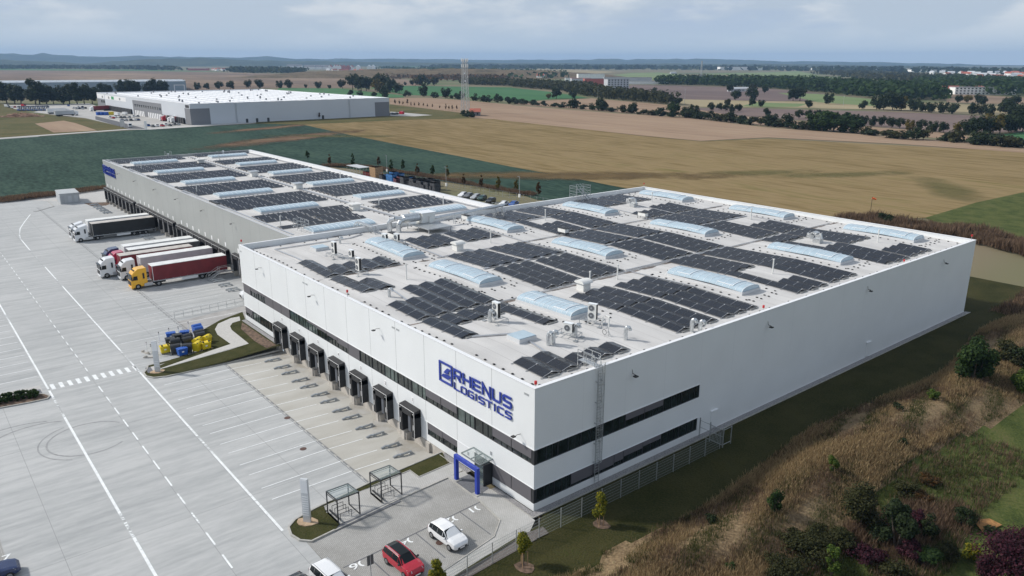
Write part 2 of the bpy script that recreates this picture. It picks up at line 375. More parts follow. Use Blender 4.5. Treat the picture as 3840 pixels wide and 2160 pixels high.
pv = hn.new('ShaderNodeVolumePrincipled'); pv.inputs['Density'].default_value = HAZE; pv.inputs['Color'].default_value = (.42, .66, 1., 1); pv.inputs['Anisotropy'].default_value = .0
hm.node_tree.links.new(pv.outputs[0], hn['Material Output'].inputs['Volume'])
if HAZE: tag(hb.build('haze', hm), kind='stuff')
# ------------------------------------------------------------------ ground
def concrete_mat():
    m = bpy.data.materials.new('yard_concrete'); m.use_nodes = True
    N = m.node_tree.nodes; L = m.node_tree.links; b = N['Principled BSDF']; b.inputs['Roughness'].default_value = .8; b.inputs['Specular IOR Level'].default_value = .3
    tc = N.new('ShaderNodeTexCoord')
    def noise(scale, stretch, det=4, rot=0):
        mp = N.new('ShaderNodeMapping'); mp.inputs['Scale'].default_value = (*stretch, 1); mp.inputs['Rotation'].default_value = (0, 0, R(rot)); L.new(tc.outputs['Object'], mp.inputs[0])
        n = N.new('ShaderNodeTexNoise'); n.inputs['Scale'].default_value = scale; n.inputs['Detail'].default_value = det; L.new(mp.outputs[0], n.inputs['Vector']); return n.outputs['Fac']
    def mix(a, b2, f):
        x = N.new('ShaderNodeMix'); x.inputs['Factor'].default_value = f; L.new(a, x.inputs['A']); L.new(b2, x.inputs['B']); return x.outputs['Result']
    pour = noise(1.1, (1, .07), 3, 4)          # power-float passes across each pour
    big = noise(.07, (1, 1), 6)
    fine = noise(3., (1, .25), 4, 4)
    v = mix(mix(pour, big, .42), fine, .25)
    rp = N.new('ShaderNodeValToRGB'); L.new(v, rp.inputs[0]); cr = rp.color_ramp
    cr.elements[0].position = .38; cr.elements[0].color = (.35, .36, .36, 1); cr.elements[1].position = .6; cr.elements[1].color = (.475, .48, .475, 1)
    L.new(rp.outputs[0], b.inputs['Base Color']); return m
M['concrete'] = concrete_mat()
def paving_mat(name, c1, c2, sz):
    m = bpy.data.materials.new(name); m.use_nodes = True; N = m.node_tree.nodes; L = m.node_tree.links; b = N['Principled BSDF']; b.inputs['Roughness'].default_value = .85
    tc = N.new('ShaderNodeTexCoord'); br = N.new('ShaderNodeTexBrick'); br.inputs['Scale'].default_value = 1/sz; L.new(tc.outputs['Object'], br.inputs['Vector'])
    br.inputs['Color1'].default_value = (*c1, 1); br.inputs['Color2'].default_value = (*c2, 1); br.inputs['Mortar'].default_value = (*[c*.62 for c in c1], 1); br.inputs['Mortar Size'].default_value = .03
    nz = N.new('ShaderNodeTexNoise'); nz.inputs['Scale'].default_value = .35; nz.inputs['Detail'].default_value = 6; L.new(tc.outputs['Object'], nz.inputs['Vector'])
    mx = N.new('ShaderNodeMix'); mx.data_type = 'RGBA'; mx.blend_type = 'MULTIPLY'; mx.inputs['Factor'].default_value = .7
    rp = N.new('ShaderNodeValToRGB'); rp.color_ramp.elements[0].color = (.78,.78,.76,1); rp.color_ramp.elements[0].position = .3; rp.color_ramp.elements[1].color = (1.1,1.1,1.1,1); rp.color_ramp.elements[1].position = .7
    L.new(nz.outputs['Fac'], rp.inputs[0]); L.new(br.outputs['Color'], mx.inputs[6]); L.new(rp.outputs[0], mx.inputs[7]); L.new(mx.outputs[2], b.inputs['Base Color']); return m
M['paving'] = paving_mat('grey_block_paving', (.34,.335,.32), (.39,.385,.37), .5)
M['paving2'] = paving_mat('pale_block_paving', (.46,.455,.44), (.5,.495,.48), .5)
G = -.8
F = field_mat
M['plain'] = F('far_plain', [(.3,(.055,.085,.045)),(.42,(.13,.15,.07)),(.5,(.2,.165,.11)),(.6,(.1,.13,.06)),(.72,(.04,.06,.04))], .0011, (1,.55), 35, .0, 9, .3)
M['crop'] = F('winter_rape', [(.36,(.012,.028,.02)),(.47,(.024,.052,.038)),(.57,(.043,.078,.056)),(.7,(.05,.085,.055))], .035, (.28,1.), 26, .7, 26, .5)
M['stubble'] = F('stubble', [(.32,(.105,.08,.026)),(.44,(.18,.13,.055)),(.55,(.26,.19,.095)),(.66,(.15,.125,.04))], .016, (.14,1.), 24, .4, 26, .45)
M['pink'] = F('harrowed_soil', [(.32,(.2,.135,.085)),(.5,(.3,.21,.145)),(.66,(.36,.265,.18))], .01, (.12,1.), 24, .2, 16, .35)
M['brown'] = F('ploughed_soil', [(.34,(.12,.09,.07)),(.5,(.2,.145,.105)),(.64,(.3,.22,.15))], .004, (.3,1.), -30, .1, 14, .25)
M['purple'] = F('dark_ploughed_soil', [(.35,(.11,.085,.08)),(.5,(.16,.12,.11)),(.65,(.22,.165,.14))], .006, (.3,1.), 20, .1, 14, .25)
M['tan'] = F('pale_straw', [(.35,(.22,.19,.11)),(.5,(.3,.25,.15)),(.65,(.36,.3,.19))], .006, (.2,1.), 20, .1, 14, .25)
M['greenf'] = F('green_crop', [(.35,(.04,.11,.05)),(.5,(.055,.145,.06)),(.65,(.08,.17,.075))], .006, (.2,1.), 30, .1, 14, .25)
M['palegreen'] = F('pale_green_crop', [(.35,(.13,.19,.08)),(.5,(.17,.22,.1)),(.65,(.21,.25,.12))], .005, (.2,1.), 30, .1, 14, .25)
M['rough'] = F('rough_grass', [(.3,(.045,.05,.018)),(.45,(.085,.085,.03)),(.58,(.13,.105,.045)),(.7,(.08,.1,.025))], .06, (1,.6), 10, .6, 18, .45)
M['lawn'] = F('mown_grass', [(.3,(.018,.021,.007)),(.45,(.033,.036,.011)),(.58,(.055,.05,.019)),(.72,(.04,.055,.011))], .22, (1,.7), 0, .8, 30, .5)
M['turf'] = F('island_grass', [(.3,(.035,.03,.014)),(.46,(.05,.055,.018)),(.6,(.075,.07,.03)),(.72,(.06,.08,.02))], .7, (1,1), 0, 1., 14, .5)
M['wild'] = F('weedy_soil', [(.3,(.08,.057,.034)),(.46,(.17,.12,.07)),(.58,(.26,.19,.11)),(.72,(.14,.13,.055))], .3, (1,1), 0, 1., 14, .5)
M['garden'] = F('garden_grass', [(.3,(.03,.04,.013)),(.45,(.06,.08,.022)),(.58,(.1,.11,.035)),(.72,(.12,.09,.05))], .25, (1,1), 0, .8, 20, .45)
BIG = 12500
ang = [i*math.pi*2/48 for i in range(48)]
def gplane(name, poly, z, m): return sheet(name, poly, z, m)
# the plain: one sheet to the horizon, with the sunk yard left open in it
YX0, YX1, YY0, YY1 = -236, -.15, -150, -.15
AX0, AX1, AY0, AY1 = -69.9, -14.05, -8.6, 0.
b = MB(); o_ = [(-BIG,-BIG),(BIG,-BIG),(BIG,BIG),(-BIG,BIG)]; i_ = [(AX0,AY0),(AX1,AY0),(AX1,AY1),(AX0,AY1)]
for k in range(4):
    j = (k+1) % 4; b.quad((*o_[k], G-.06), (*o_[j], G-.06), (*i_[j], G-.06), (*i_[k], G-.06))
tag(b.build('ground', M['plain']), kind='structure')
def fld(name, m, lift, *P): return sheet(name, P, G+lift, M[m])
fld('ploughed_field', 'brown', .02, (-3956.01, 111.90), (-4202.14, 444.00), (-3647.85, 849.60), (-2647.75, 1013.08), (-2509.61, 1061.07), (-2203.96, 1157.30), (-1542.43, 932.44), (-1086.16, 691.53), (-1067.88, 568.82), (-1140.32, 469.26), (-1144.93, 423.42), (-948.42, 262.86), (-1144.41, 0.15))
fld('green_field', 'greenf', .10, (-1146.62, 460.60), (-1071.31, 524.39), (-918.07, 492.70), (-798.64, 473.40), (-741.46, 439.85), (-754.59, 409.65), (-884.68, 398.12), (-1010.19, 398.63))
fld('green_field', 'greenf', .12, (-1076.99, 580.90), (-1144.27, 668.34), (-951.26, 770.82), (-935.95, 758.36), (-769.56, 693.80), (-597.32, 598.28), (-612.79, 557.40), (-588.48, 496.05), (-611.29, 494.44), (-717.98, 501.73), (-805.53, 479.04))
fld('harrowed_field', 'pink', .10, (-745.10, 422.29), (-720.64, 454.88), (-657.68, 458.91), (-545.22, 440.72), (-538.38, 435.16), (-388.58, 426.31), (-333.14, 432.19), (-237.31, 399.76), (-178.95, 400.67), (-120.06, 401.28), (-85.23, 392.26), (-81.90, 369.27), (-138.11, 362.72), (-198.76, 340.85), (-209.50, 295.77), (-250.00, 294.65), (-378.29, 305.01), (-402.50, 308.42), (-425.93, 303.32), (-470.05, 330.54), (-624.10, 351.82))
fld('stubble_field', 'stubble', .06, (-444.71, 178.94), (-440.37, 243.43), (-421.70, 300.24), (-404.09, 309.65), (-382.66, 308.57), (-248.77, 293.28), (-208.17, 294.06), (-195.46, 335.80), (-147.57, 350.68), (-84.12, 373.03), (-32.81, 320.43), (-27.24, 264.18), (-40.73, 240.87), (-42.42, 209.72), (-41.40, 173.39), (-49.38, 158.02), (-60.,112.), (-90.,122.), (-123.89, 147.57), (-154.45, 150.60), (-190.48, 152.34), (-227.97, 156.35), (-295.78, 162.01), (-346.31, 166.67))
fld('rape_field', 'crop', .04, (-419.31, -39.76), (-445.62, 10.31), (-462.64, 78.51), (-465.19, 156.72), (-444.71, 178.94), (-346.31, 166.67), (-295.78, 162.01), (-227.97, 156.35), (-190.48, 152.34), (-154.45, 150.60), (-123.89, 147.57), (-90.,122.), (-127.70, 110.96), (-143.86, 114.44), (-185.05, 108.12), (-236.49, 97.60), (-236.,96.), (-236.,60.), (-230.24, 13.88), (-226.80, -1.95), (-224.92, -15.17), (-240.,-150.), (-900.,-150.))
M['redpatch'] = patch_mat('reddish_bare_soil', (.13,.075,.05), (.17,.12,.07), .62)
M['greenpatch'] = patch_mat('green_regrowth', (.1,.105,.035), (.15,.14,.055), .3)
M['darkpatch'] = patch_mat('damp_brown_soil', (.11,.075,.035), (.16,.11,.05), .5)
for lift, nm, m_, (cx, cy), a_, w_, h_ in ((.075,'bare_soil_field','redpatch',(-356.98, 132.38),24,190,42),(.076,'bare_soil_field','redpatch',(-427.80, 149.00),24,130,26),(.1,'regrowth_field','greenpatch',(-98.40, 233.48),-24,95,22),(.101,'regrowth_field','greenpatch',(-58.47, 228.18),40,90,26),(.102,'regrowth_field','greenpatch',(-120.89, 213.65),-24,70,24),(.104,'damp_soil_field','darkpatch',(-160.37, 151.21),-38,210,34),(.078,'sparse_crop_field','greenpatch',(-352.08, 159.30),-40,120,24)):
    b = MB(); b.quad((-w_/2,-h_/2,0),(w_/2,-h_/2,0),(w_/2,h_/2,0),(-w_/2,h_/2,0)); o = b.build(nm, M[m_], loc=(cx, cy, G+lift)); o.rotation_euler.z = R(a_+90 if w_ > 0 else 0); tag(o, kind='structure')
fld('verge_field', 'rough', .09, (-616.31, 347.24), (-555.05, 358.37), (-471.02, 329.27), (-420.70, 318.80), (-420.03, 299.02), (-438.27, 243.00))
fld('grass_strip_field', 'rough', .085, (-471.58, 154.07), (-484.01, 164.10), (-475.89, 265.15), (-464.53, 289.06), (-433.18, 268.77), (-440.79, 177.17))
fld('dark_ploughed_field', 'purple', .05, (-687.56, 716.93), (-944.02, 1050.76), (-852.60, 1073.58), (-674.75, 1068.26), (-555.74, 983.31), (-385.34, 839.72), (-431.56, 696.60), (-458.27, 686.20), (-540.55, 653.44))
fld('straw_field', 'tan', .08, (-480.48, 604.55), (-517.87, 663.72), (-436.52, 704.19), (-412.32, 722.05), (-299.11, 810.97), (-220.31, 783.64), (-190.57, 693.96), (-260.27, 657.85), (-371.27, 604.47), (-369.39, 601.60), (-412.35, 558.69))
fld('green_field', 'palegreen', .12, (-429.83, 671.43), (-416.09, 672.97), (-380.55, 687.79), (-357.08, 631.16), (-369.39, 601.60), (-394.75, 595.47))
fld('grey_green_field', 'palegreen', .14, (-560.39, 916.90), (-509.45, 929.26), (-382.99, 834.98), (-317.77, 786.37), (-315.60, 699.32), (-390.44, 723.45))
fld('ploughed_field', 'purple', .10, (-410.48, 534.69), (-360.24, 587.62), (-355.81, 580.85), (-269.41, 623.45), (-170.62, 633.81), (-123.79, 492.62), (-145.92, 453.45), (-204.11, 461.62), (-292.76, 484.49), (-317.90, 479.23))
fld('harrowed_field', 'pink', .07, (-587.09, 515.63), (-596.64, 599.18), (-463.64, 562.98), (-392.47, 532.92), (-317.90, 479.23), (-286.59, 475.06), (-208.12, 456.46), (-144.51, 449.95), (-115.72, 415.32), (-182.24, 406.96), (-241.82, 406.65), (-340.26, 440.97), (-397.25, 435.57), (-559.39, 452.24))
fld('bright_green_field', 'greenf', .13, (-130.27, 440.78), (-123.28, 491.08), (-96.91, 527.04), (-76.19, 448.86), (-105.40, 437.20))
fld('ploughed_field', 'brown', .11, (-378.96, 1001.53), (-404.87, 1097.94), (-298.03, 1017.95), (-218.04, 951.10), (-187.57, 839.80), (-243.30, 852.95), (-307.94, 832.38))
fld('pale_green_field', 'palegreen', .05, (-1508.59, 1522.84), (-1994.98, 2194.79), (-2071.92, 2442.66), (-1423.79, 1839.63), (-1255.46, 1547.63), (-1173.40, 1376.97), (-1353.73, 1512.36))
fld('pale_green_field', 'palegreen', .06, (-1706.84, 2198.03), (-1831.05, 2835.35), (-2029.92, 3383.78), (-1188.65, 2136.35), (-897.63, 1775.30), (-976.12, 1754.21), (-1329.96, 2069.58))
fld('straw_field', 'tan', .05, (-3677.99, 3128.24), (-3065.34, 2972.73), (-2229.27, 2361.39), (-1771.02, 1720.07), (-2232.46, 2070.52), (-2664.03, 2306.62))
fld('green_field', 'greenf', .05, (-5947.00, 3379.03), (-5579.52, 3954.90), (-5564.83, 3975.51), (-4860.44, 2967.47))
fld('straw_field', 'tan', .055, (-5983.36, 3314.49), (-5569.47, 3969.02), (-5569.57, 3968.88), (-5921.95, 3422.57))
fld('straw_field', 'tan', .06, (-6567.44, 1926.83), (-6376.85, 2480.49), (-6348.41, 2551.80), (-6535.54, 2031.06))
fld('green_field', 'greenf', .045, (-4627.95, 138.60), (-4894.36, 523.91), (-4144.68, 1015.12), (-3173.12, 1106.19), (-3573.53, 831.60), (-4156.83, 438.76), (-3918.00, 110.39))
fld('meadow_field', 'rough', .05, (-893.91, -31.99), (-858.72, 58.00), (-678.65, 59.28), (-586.91, 78.19), (-471.33, 81.19), (-453.35, 11.20), (-427.35, -39.63))
sheet('bare_earth_ground', ((-555.97, 42.57), (-574.32, 62.68), (-544.39, 64.49), (-472.34, 62.69), (-473.14, 39.87)), G+.09, M['pink'])
sheet('farm_path', ((-424.64, -39.68), (-454.00, 11.27), (-474.02, 81.28), (-465.42, 88.77), (-479.58, 117.89), (-477.88, 161.70), (-471.03, 159.01), (-460.17, 88.53), (-467.13, 79.61), (-447.53, 10.53), (-418.78, -39.77)), G+.12, M['path'])
fld('meadow_field', 'garden', .09, (-41.40, 173.39), (-42.42, 209.72), (-40.73, 240.87), (-27.24, 264.18), (14.95, 110.10), (-1.13, 140.27), (-17.52, 155.34), (-28.81, 161.99))
# the white warehouse's lot in the middle distance
sheet('far_yard_pavement', ((-692.83, 61.35), (-731.75, 77.38), (-748.06, 56.07), (-824.81, 58.81), (-817.46, 127.70), (-728.33, 118.56), (-479.19, 118.39), (-465.42, 88.77), (-470.96, 81.67), (-592.04, 79.84), (-632.29, 71.49)), G+.14, M['far_concrete'])
sheet('access_road', ((-571.37, 82.10), (-610.81, 90.26), (-553.00, 90.21), (-465.42, 88.77), (-470.60, 82.14), (-473.99, 80.14)), G+.16, M['asphalt'])
sheet('far_yard_pavement', ((-523.14, 292.96), (-505.57, 294.63), (-465.59, 297.04), (-462.52, 278.86), (-477.83, 266.29)), G+.15, M['far_concrete'])
# hills on the horizon
def ridge(name, pts, dist, depth, m, seed):
    """low wooded ridge: crest heights along azimuths given as image columns"""
    r2 = random.Random(seed); b = MB(); n = len(pts); rows = 6
    for j in range(rows+1):
        t = j/rows; hgt = math.sin(min(1, t*1.15)*math.pi/2) if t < .85 else math.sin(.85*1.15*math.pi/2)*(1-t)/.15*1.
        for (ax, h) in pts:
            dd = dist+depth*(t-.5); wob = 1+.10*r2.uniform(-1, 1)*(0 < j < rows)
            b.v.append((CAM.x+math.cos(ax)*dd, CAM.y+math.sin(ax)*dd, G-1+max(0, h)*hgt*wob))
    for j in range(rows):
        for i in range(n-1): b.f.append((j*n+i, j*n+i+1, (j+1)*n+i+1, (j+1)*n+i)); b.m.append(0)
    return tag(b.build(name, m, smooth=True), kind='structure')
M['hill'] = F('wooded_hill', [(.35,(.02,.035,.018)),(.5,(.045,.06,.03)),(.62,(.09,.1,.05)),(.72,(.03,.045,.02))], .004, (1,1), 0, .3, 9, .4)
def az(px): return yaw-math.atan((px-1920)/2888.)
def crest(dist, prof, n=140):
    out = []
    for i in range(n+1):
        px = -500+4900*i/n
        for (x0, y0), (x1, y1) in zip(prof[:-1], prof[1:]):
            if x0 <= px <= x1:
                y = y0+(y1-y0)*(px-x0)/(x1-x0); y += rnd.uniform(-1.2, 1.2)
                eh = 228+6.8*(px/3840.)          # eye-level row
                out.append((az(px), max(-2, CAM.z+.8+(eh-y)/2888.*dist*math.cos(math.atan((px-1920)/2888.))**-1))); break
    return out
ridge('hills', crest(11500, [(-500,214),(0,211),(250,209),(330,214),(350,217),(560,214),(700,216),(960,217),(1030,215),(1065,213),(1100,219),(1250,222),(1420,221),(1600,222),(1920,224),(2200,224),(2290,220),(2340,226),(2400,221),(2700,224),(2880,230),(3300,234),(3840,243),(4400,246)]), 11500, 1500, M['hill'], 1)
ridge('hills', crest(7200, [(-500,224),(0,226),(120,224),(380,236),(600,222),(800,220),(960,226),(1300,231),(1900,236),(2200,238),(2600,238),(3000,240),(3840,248),(4400,250)]), 7200, 900, M['hill'], 2)

def mound(name, c, ang, L_, W_, h, m, seed, n=26):
    r2 = random.Random(seed); b = MB(); ca, sa = math.cos(ang), math.sin(ang)
    for j in range(n+1):
        for i in range(n+1):
            u, v = i/n*2-1, j/n*2-1; q = max(0, 1-u*u)*max(0, 1-v*v); x, y = u*L_, v*W_
            b.v.append((c[0]+x*ca-y*sa, c[1]+x*sa+y*ca, G-.2+h*q**.8*(.75+.5*r2.random()*(q > 0))))
    for j in range(n):
        for i in range(n): k = j*(n+1)+i; b.f.append((k, k+1, k+n+2, k+n+1)); b.m.append(0)
    return tag(b.build(name, m, smooth=True), kind='structure')
M['scrubhill'] = F('scrubby_hill', [(.34,(.05,.05,.025)),(.46,(.11,.085,.05)),(.56,(.17,.125,.075)),(.68,(.07,.075,.03))], .02, (1,1), 0, .5, 9, .4)
mound('hill', (-1807.12, 1207.49), yaw-math.pi/2, 520, 260, 19, M['scrubhill'], 5)
# ------------------------------------------------------------------ near ground: yard, car park, islands
def zc(x, y):                                # car park falls gently from the entrance to the road
    return G*min(1, max(0, (-.8-y)/16.75))
sheet('yard_pavement', [(-236,-150),(60,-150),(60,-17.6),(-4.6,-17.6),(-9.4,-17.55),(-12.6,-16.6),(-13.6,-14.5),(-14.05,-8.6),(-69.9,-8.6),(-69.9,9.45),(-203,9.45),(-230,9.45),(-232,-20)], G, M['concrete'])
apron = MB()
apron.quad((-69.9,-8.6,G), (-14.05,-8.6,G), (-14.05,-.02,-1.12), (-69.9,-.02,-1.12))
tag(apron.build('apron_pavement', M['apron']), kind='structure')
sheet('perimeter_road', [(-232,-20),(-203.3,9.45),(-203.3,20),(-203.3,62),(-240,75),(-560,6),(-560,-6),(-232,-4)], G+.004, M['path'])
sheet('rear_yard', [(-70,53.5),(-70,93),(-120,93),(-232,88),(-232,53.5)], G+.004, M['concrete'])
b = MB()
for y in (-13.2,-18.6,-23.9,-28.9,-34.2,-39.5,-45): b.box(-225, 60, y-.018, y+.018, G, G+.004)
for x in (-20,-44,-68,-92,-116,-140,-164,-188): b.box(x-.015, x+.015, -60, -8.8, G+.0005, G+.0045)
tag(b.build('slab_joint_lines', mat('slab_joint', (.25,.255,.255), .9)), kind='structure')
b = MB()
zs = G+.009
strip(b, [(-195.5,-11.6),(-185,-14.4),(-176,-16.6),(-167.9,-17.8),(-162.7,-18.3),(-150,-18.45),(-60.8,-18.45)], .24, zs)
strip(b, [(-60.6,-18.45),(-12.6,-18.45)], .25, zs)
strip(b, [(-230,-28.95),(-60.6,-28.95)], .24, zs); strip(b, [(-60,-28.95),(30,-28.95)], .25, zs)
x = -228.
while x < -64: strip(b, [(x,-23.8),(x+1.6,-23.8)], .14, zs); x += 3.25
x = -57.6
while x < -11: strip(b, [(x,-23.8),(x+2.3,-23.8)], .17, zs); x += 4.1
tag(b.build('lane_lines', M['mark_worn']), kind='structure')
b = MB()
for i in range(11): b.box(-62.1, -60.1, -28.6+i*.985, -28.15+i*.985, zs, zs+.004)
tag(b.build('zebra_markings', M['mark']), kind='structure')
b = MB(); bx = []
for k in range(7):
    for e in (-2.54, 0): bx.append(-18.1-5.77*k+e+.0)
for x in bx:
    strip(b, [(x,-17.15),(x,-8.75)], .11, zs)
    strip(b, [(x,-8.5),(x,-4.4)], .11, lambda u, v: G-.32*(v+8.6)/8.6*1+.009)
for k in range(14):
    x = -72.5-3.95*k
    strip(b, [(x,-17.6+ (0 if k<2 else 6.2)),(x,2.6)], .10, zs)
for k in range(16):
    x = -66.2-3.3*k; strip(b, [(x,-29.4),(x,-52)], .12, zs)
tag(b.build('parking_bay_lines', M['mark']), kind='structure')
b = MB()
for y in (-8.75,-8.45): b.box(-70, -14.5, y-.03, y+.03, G+.002, G+.012)
for y in (-8.4,-8.1): b.box(-206, -70.2, y-.035, y+.035, G+.002, G+.012)
x = -206.
while x < -14.6: b.box(x, x+.9, -8.62, -8.5, G+.003, G+.0095); x += 1.45
tag(b.build('drain_channel_line', mat('drain_grating', (.22,.225,.23), .7, metal=.3)), kind='structure')
def arc(cx, cy, r, a0, a1, n=26): return [(cx+r*math.cos(R(a0+(a1-a0)*i/n)), cy+r*math.sin(R(a0+(a1-a0)*i/n))) for i in range(n+1)]
b = MB()
for (c0, r_, a0, a1, w_) in (((-42.73, -27.84), 4.1, 120, 400, .2), ((-44.45, -32.17), 5.6, 150, 290, .26), ((-44.95, -33.86), 6.2, 150, 280, .22), ((-42.73, -27.84), 4.9, 200, 330, .16)):
    strip(b, arc(*c0, r_, a0, a1), w_, G+.006)
tag(b.build('tyre_markings', M['tyre_mark']), kind='structure')
b = MB()
for k in range(7):
    x = -20.0-5.77*k
    P = [(x-1.9+rnd.uniform(-.4,.4), -.1), (x+2.+rnd.uniform(-.4,.4), -.1), (x+2.3, -1.1), (x+1.2+rnd.uniform(-.3,.5), -2.2-rnd.random()), (x-.8, -1.5-rnd.random()), (x-1.9, -1.)]
    b.quad(*[(px, py, G-.32*(py+8.6)/8.6+.006) for px, py in P])
tag(b.build('pavement_stain_markings', M['oil']), kind='structure')
# steel wheel guides on the apron: each a bent tube with a flared nose, bolted down
def wheel_guide(x, y0, z):
    g = MB(); pts = [(0,0,.12),(0,.55,.24),(.16,.9,.24),(.16,2.1,.24)]
    g.path(pts, .13, 8); g.box(-.2,.36,1.85,2.35,0,.03); g.box(.02,.3,.8,1.1,0,.22); g.box(.02,.3,1.9,2.15,0,.22)
    return g
wg = None; guides = []
xs = []
for k in range(7): xs += [-18.1-5.77*k+.05, -20.64-5.77*k+.05]
for x in xs[:13]:
    zz = G-.32*(-3.9+8.6)/8.6
    if wg is None: wg = wheel_guide(0,0,0).build('wheel_guide', M['steel'])
    o = wg if not guides else wg.copy()
    if guides: C.objects.link(o)
    o.location = (x, -3.95, zz-.06); tag(o, 'bent galvanised wheel guide in front of the white loading docks', 'wheel guide', 'wheel guides in front of the white docks'); guides.append(o)
order_labels(guides, 'bent wheel guide before the white docks, %s')
far_g = []
for x0, n in ((-201.,5),(-152.5,3),(-98.2,3)):
    for k in range(n):
        for e in (0, 1.25):
            o = wg.copy(); C.objects.link(o); o.location = (x0+3.95*k+e, 4.0, G); far_g.append(o); tag(o, None, 'wheel guide', 'wheel guides in front of the grey docks')
order_labels(far_g, 'wheel guide before the grey loading wall, %s')

# islands ------------------------------------------------------------
def kerb_line(b, pts, w=.14, h=.12, z=None):
    b.ribbon(pts, w, lambda u, v, d: (u, v, (z(u, v) if z else G)+d), -.05, h)
def zi(x, y): return G+.1+max(0, .7*(y+12)/12)
isl = [(-59.4,-17.5),(-58.4,-18.15),(-57.0,-18.2),(-55.9,-17.6),(-55.3,-16.2),(-55.0,-8.6),(-55.2,-2.4),(-55.3,-.1),(-60.0,-.1),(-69.7,-.1),(-73.6,.9),(-72.4,-3.2),(-69.6,-7.2),(-68.3,-8.0),(-61.4,-7.9),(-61.0,-15.2),(-60.6,-17.)]
sheet('island_lawn', isl, lambda x, y: zi(x, y), M['turf'])
b = MB(); kerb_line(b, [(-61.0,-14.0)]+[(-60.75,-17.0)]+isl[0:7]+[(-55.25,-.6)], .16, .16)
tag(b.build('kerb', M['kerb']), kind='structure')
b = MB(); P = [(-60.2,-16.9),(-57.6,-16.9),(-57.6,-16.1),(-58.9,-15.9),(-59.6,-3.75),(-61.2,-5.6),(-66.3,-5.6)]
sheet('footpath', [(-60.0,-17.0),(-58.2,-17.25),(-58.5,-10),(-59.2,-3.6),(-66.6,-3.4),(-68.4,-3.0),(-69.6,-2.2),(-69.75,-.9),(-71.7,-.3),(-72.0,-1.6),(-70.9,-4.0),(-68.8,-5.2),(-66.2,-5.7),(-61.0,-5.6),(-60.4,-10)], lambda x, y: zi(x, y)+.02, M['path'])
sheet('tactile_pavement', [(-60.1,-17.55),(-57.9,-17.75),(-58.1,-17.0),(-60.0,-16.9)], lambda x, y: zi(x, y)+.026, M['darkpave'])
sheet('soil_ground', [(-68.7,-1.0),(-60.,-1.0),(-55.6,-.9),(-55.6,-2.4),(-59.5,-2.6),(-66,-2.2)], lambda x, y: zi(x, y)+.02, M['soil'])
sheet('gravel', [(-69.6,-.12),(-56.3,-.12),(-56.3,-.75),(-69.6,-.75)], lambda x, y: zi(x, y)+.03, M['gravel'], 'stuff', label='strip of loose gravel beside the white warehouse', cat='gravel')
sheet('ramp_pavement', [(-70.2,8.5),(-79.6,4.2),(-77.6,-8.2),(-71.5,-8.4),(-69.7,-7.3),(-72.4,-3.2),(-73.6,.9),(-70.2,1.5)], G+.012, mat('brushed_concrete', (.35,.34,.33), .9, var=.1, scale=.6))
isl3 = [(-58.9,-29.6),(-57.9,-29.2),(-57.2,-29.6),(-57.3,-31.5),(-58.0,-36),(-58.6,-52),(-61.6,-52),(-61.0,-36),(-60.0,-30.6)]
sheet('bed_ground', isl3, G+.1, M['soil']); b = MB(); kerb_line(b, isl3[-2:]+isl3[0:6], .16, .14); tag(b.build('kerb', M['kerb']), kind='structure')
sheet('footpath', [(-62.6,-29.6),(-60.4,-29.6),(-61.2,-36),(-61.8,-52),(-64.0,-52)], G+.006, M['path'])
sheet('tactile_pavement', [(-61.2,-29.75),(-59.5,-29.75),(-59.8,-30.9),(-61.4,-30.9)], G+.012, M['darkpave'])
# car park by the entrance
cp = [(-9.45,-17.55),(-4.6,-17.55),(8.,-17.55),(8.,-30),(3.3,-30),(3.3,-24),(2.6,-17.6),(1.6,-9),(.9,-1.9),(-1.6,-2.4),(-9.6,-2.5)]
sheet('car_park_pavement', [(-9.55,-17.55),(1.9,-17.55),(1.3,-10.),(.6,-5.0),(-.9,-3.15),(-4.6,-2.65),(-9.75,-2.6),(-9.9,-11.5)], lambda x, y: zc(x, y), M['paving'])
sheet('car_park_pavement', [(-9.5,-17.55),(-4.65,-17.55),(8.,-40),(3.2,-40),(1.9,-17.55)], G+.006, M['paving'])
sheet('footpath', [(-9.9,-2.5),(-4.6,-2.62),(-.9,-3.12),(.65,-5.0),(1.35,-10.),(1.95,-17.5),(3.25,-17.5),(2.6,-9.5),(2.1,-2.2),(1.2,-.85),(-.2,-.81),(-9.75,-.81)], lambda x, y: zc(x, y)+.05, M['paving2'])
sheet('footpath', [(1.95,-17.5),(3.25,-40),(5.8,-40),(3.25,-17.5)], G+.05, M['paving2'])
sheet('forecourt_pavement', [(-13.4,-14.6),(-10.0,-11.6),(-9.9,-2.5),(-9.9,-.75),(-11.85,-.75),(-11.9,-4.75),(-13.55,-4.75),(-13.5,-9)], lambda x, y: zc(x, y)+.05, M['paving2'])
sheet('forecourt_pavement', [(-12.6,-14.4),(-10.05,-14.2),(-10.0,-11.6),(-13.4,-9.)], lambda x, y: zc(x, y)+.056, M['paving2'])
sheet('tactile_pavement', [(-9.95,-14.9),(-9.35,-14.9),(-9.45,-8.2),(-10.05,-8.2)], lambda x, y: zc(x, y)+.06, M['darkpave'])
sheet('entrance_pavement', [(-9.0,-2.5),(-5.2,-2.55),(-5.6,-.75),(-8.9,-.72)], lambda x, y: zc(x, y)+.058, M['darkpave'])
tip = [(-9.55,-14.9),(-9.45,-17.2),(-10.2,-17.85),(-11.4,-18.1),(-12.6,-17.8),(-13.25,-16.9),(-13.7,-14.6),(-13.6,-14.0),(-12.6,-14.3),(-10.05,-14.2)]
sheet('island_lawn', tip, lambda x, y: zc(x, y)+.1, M['turf'])
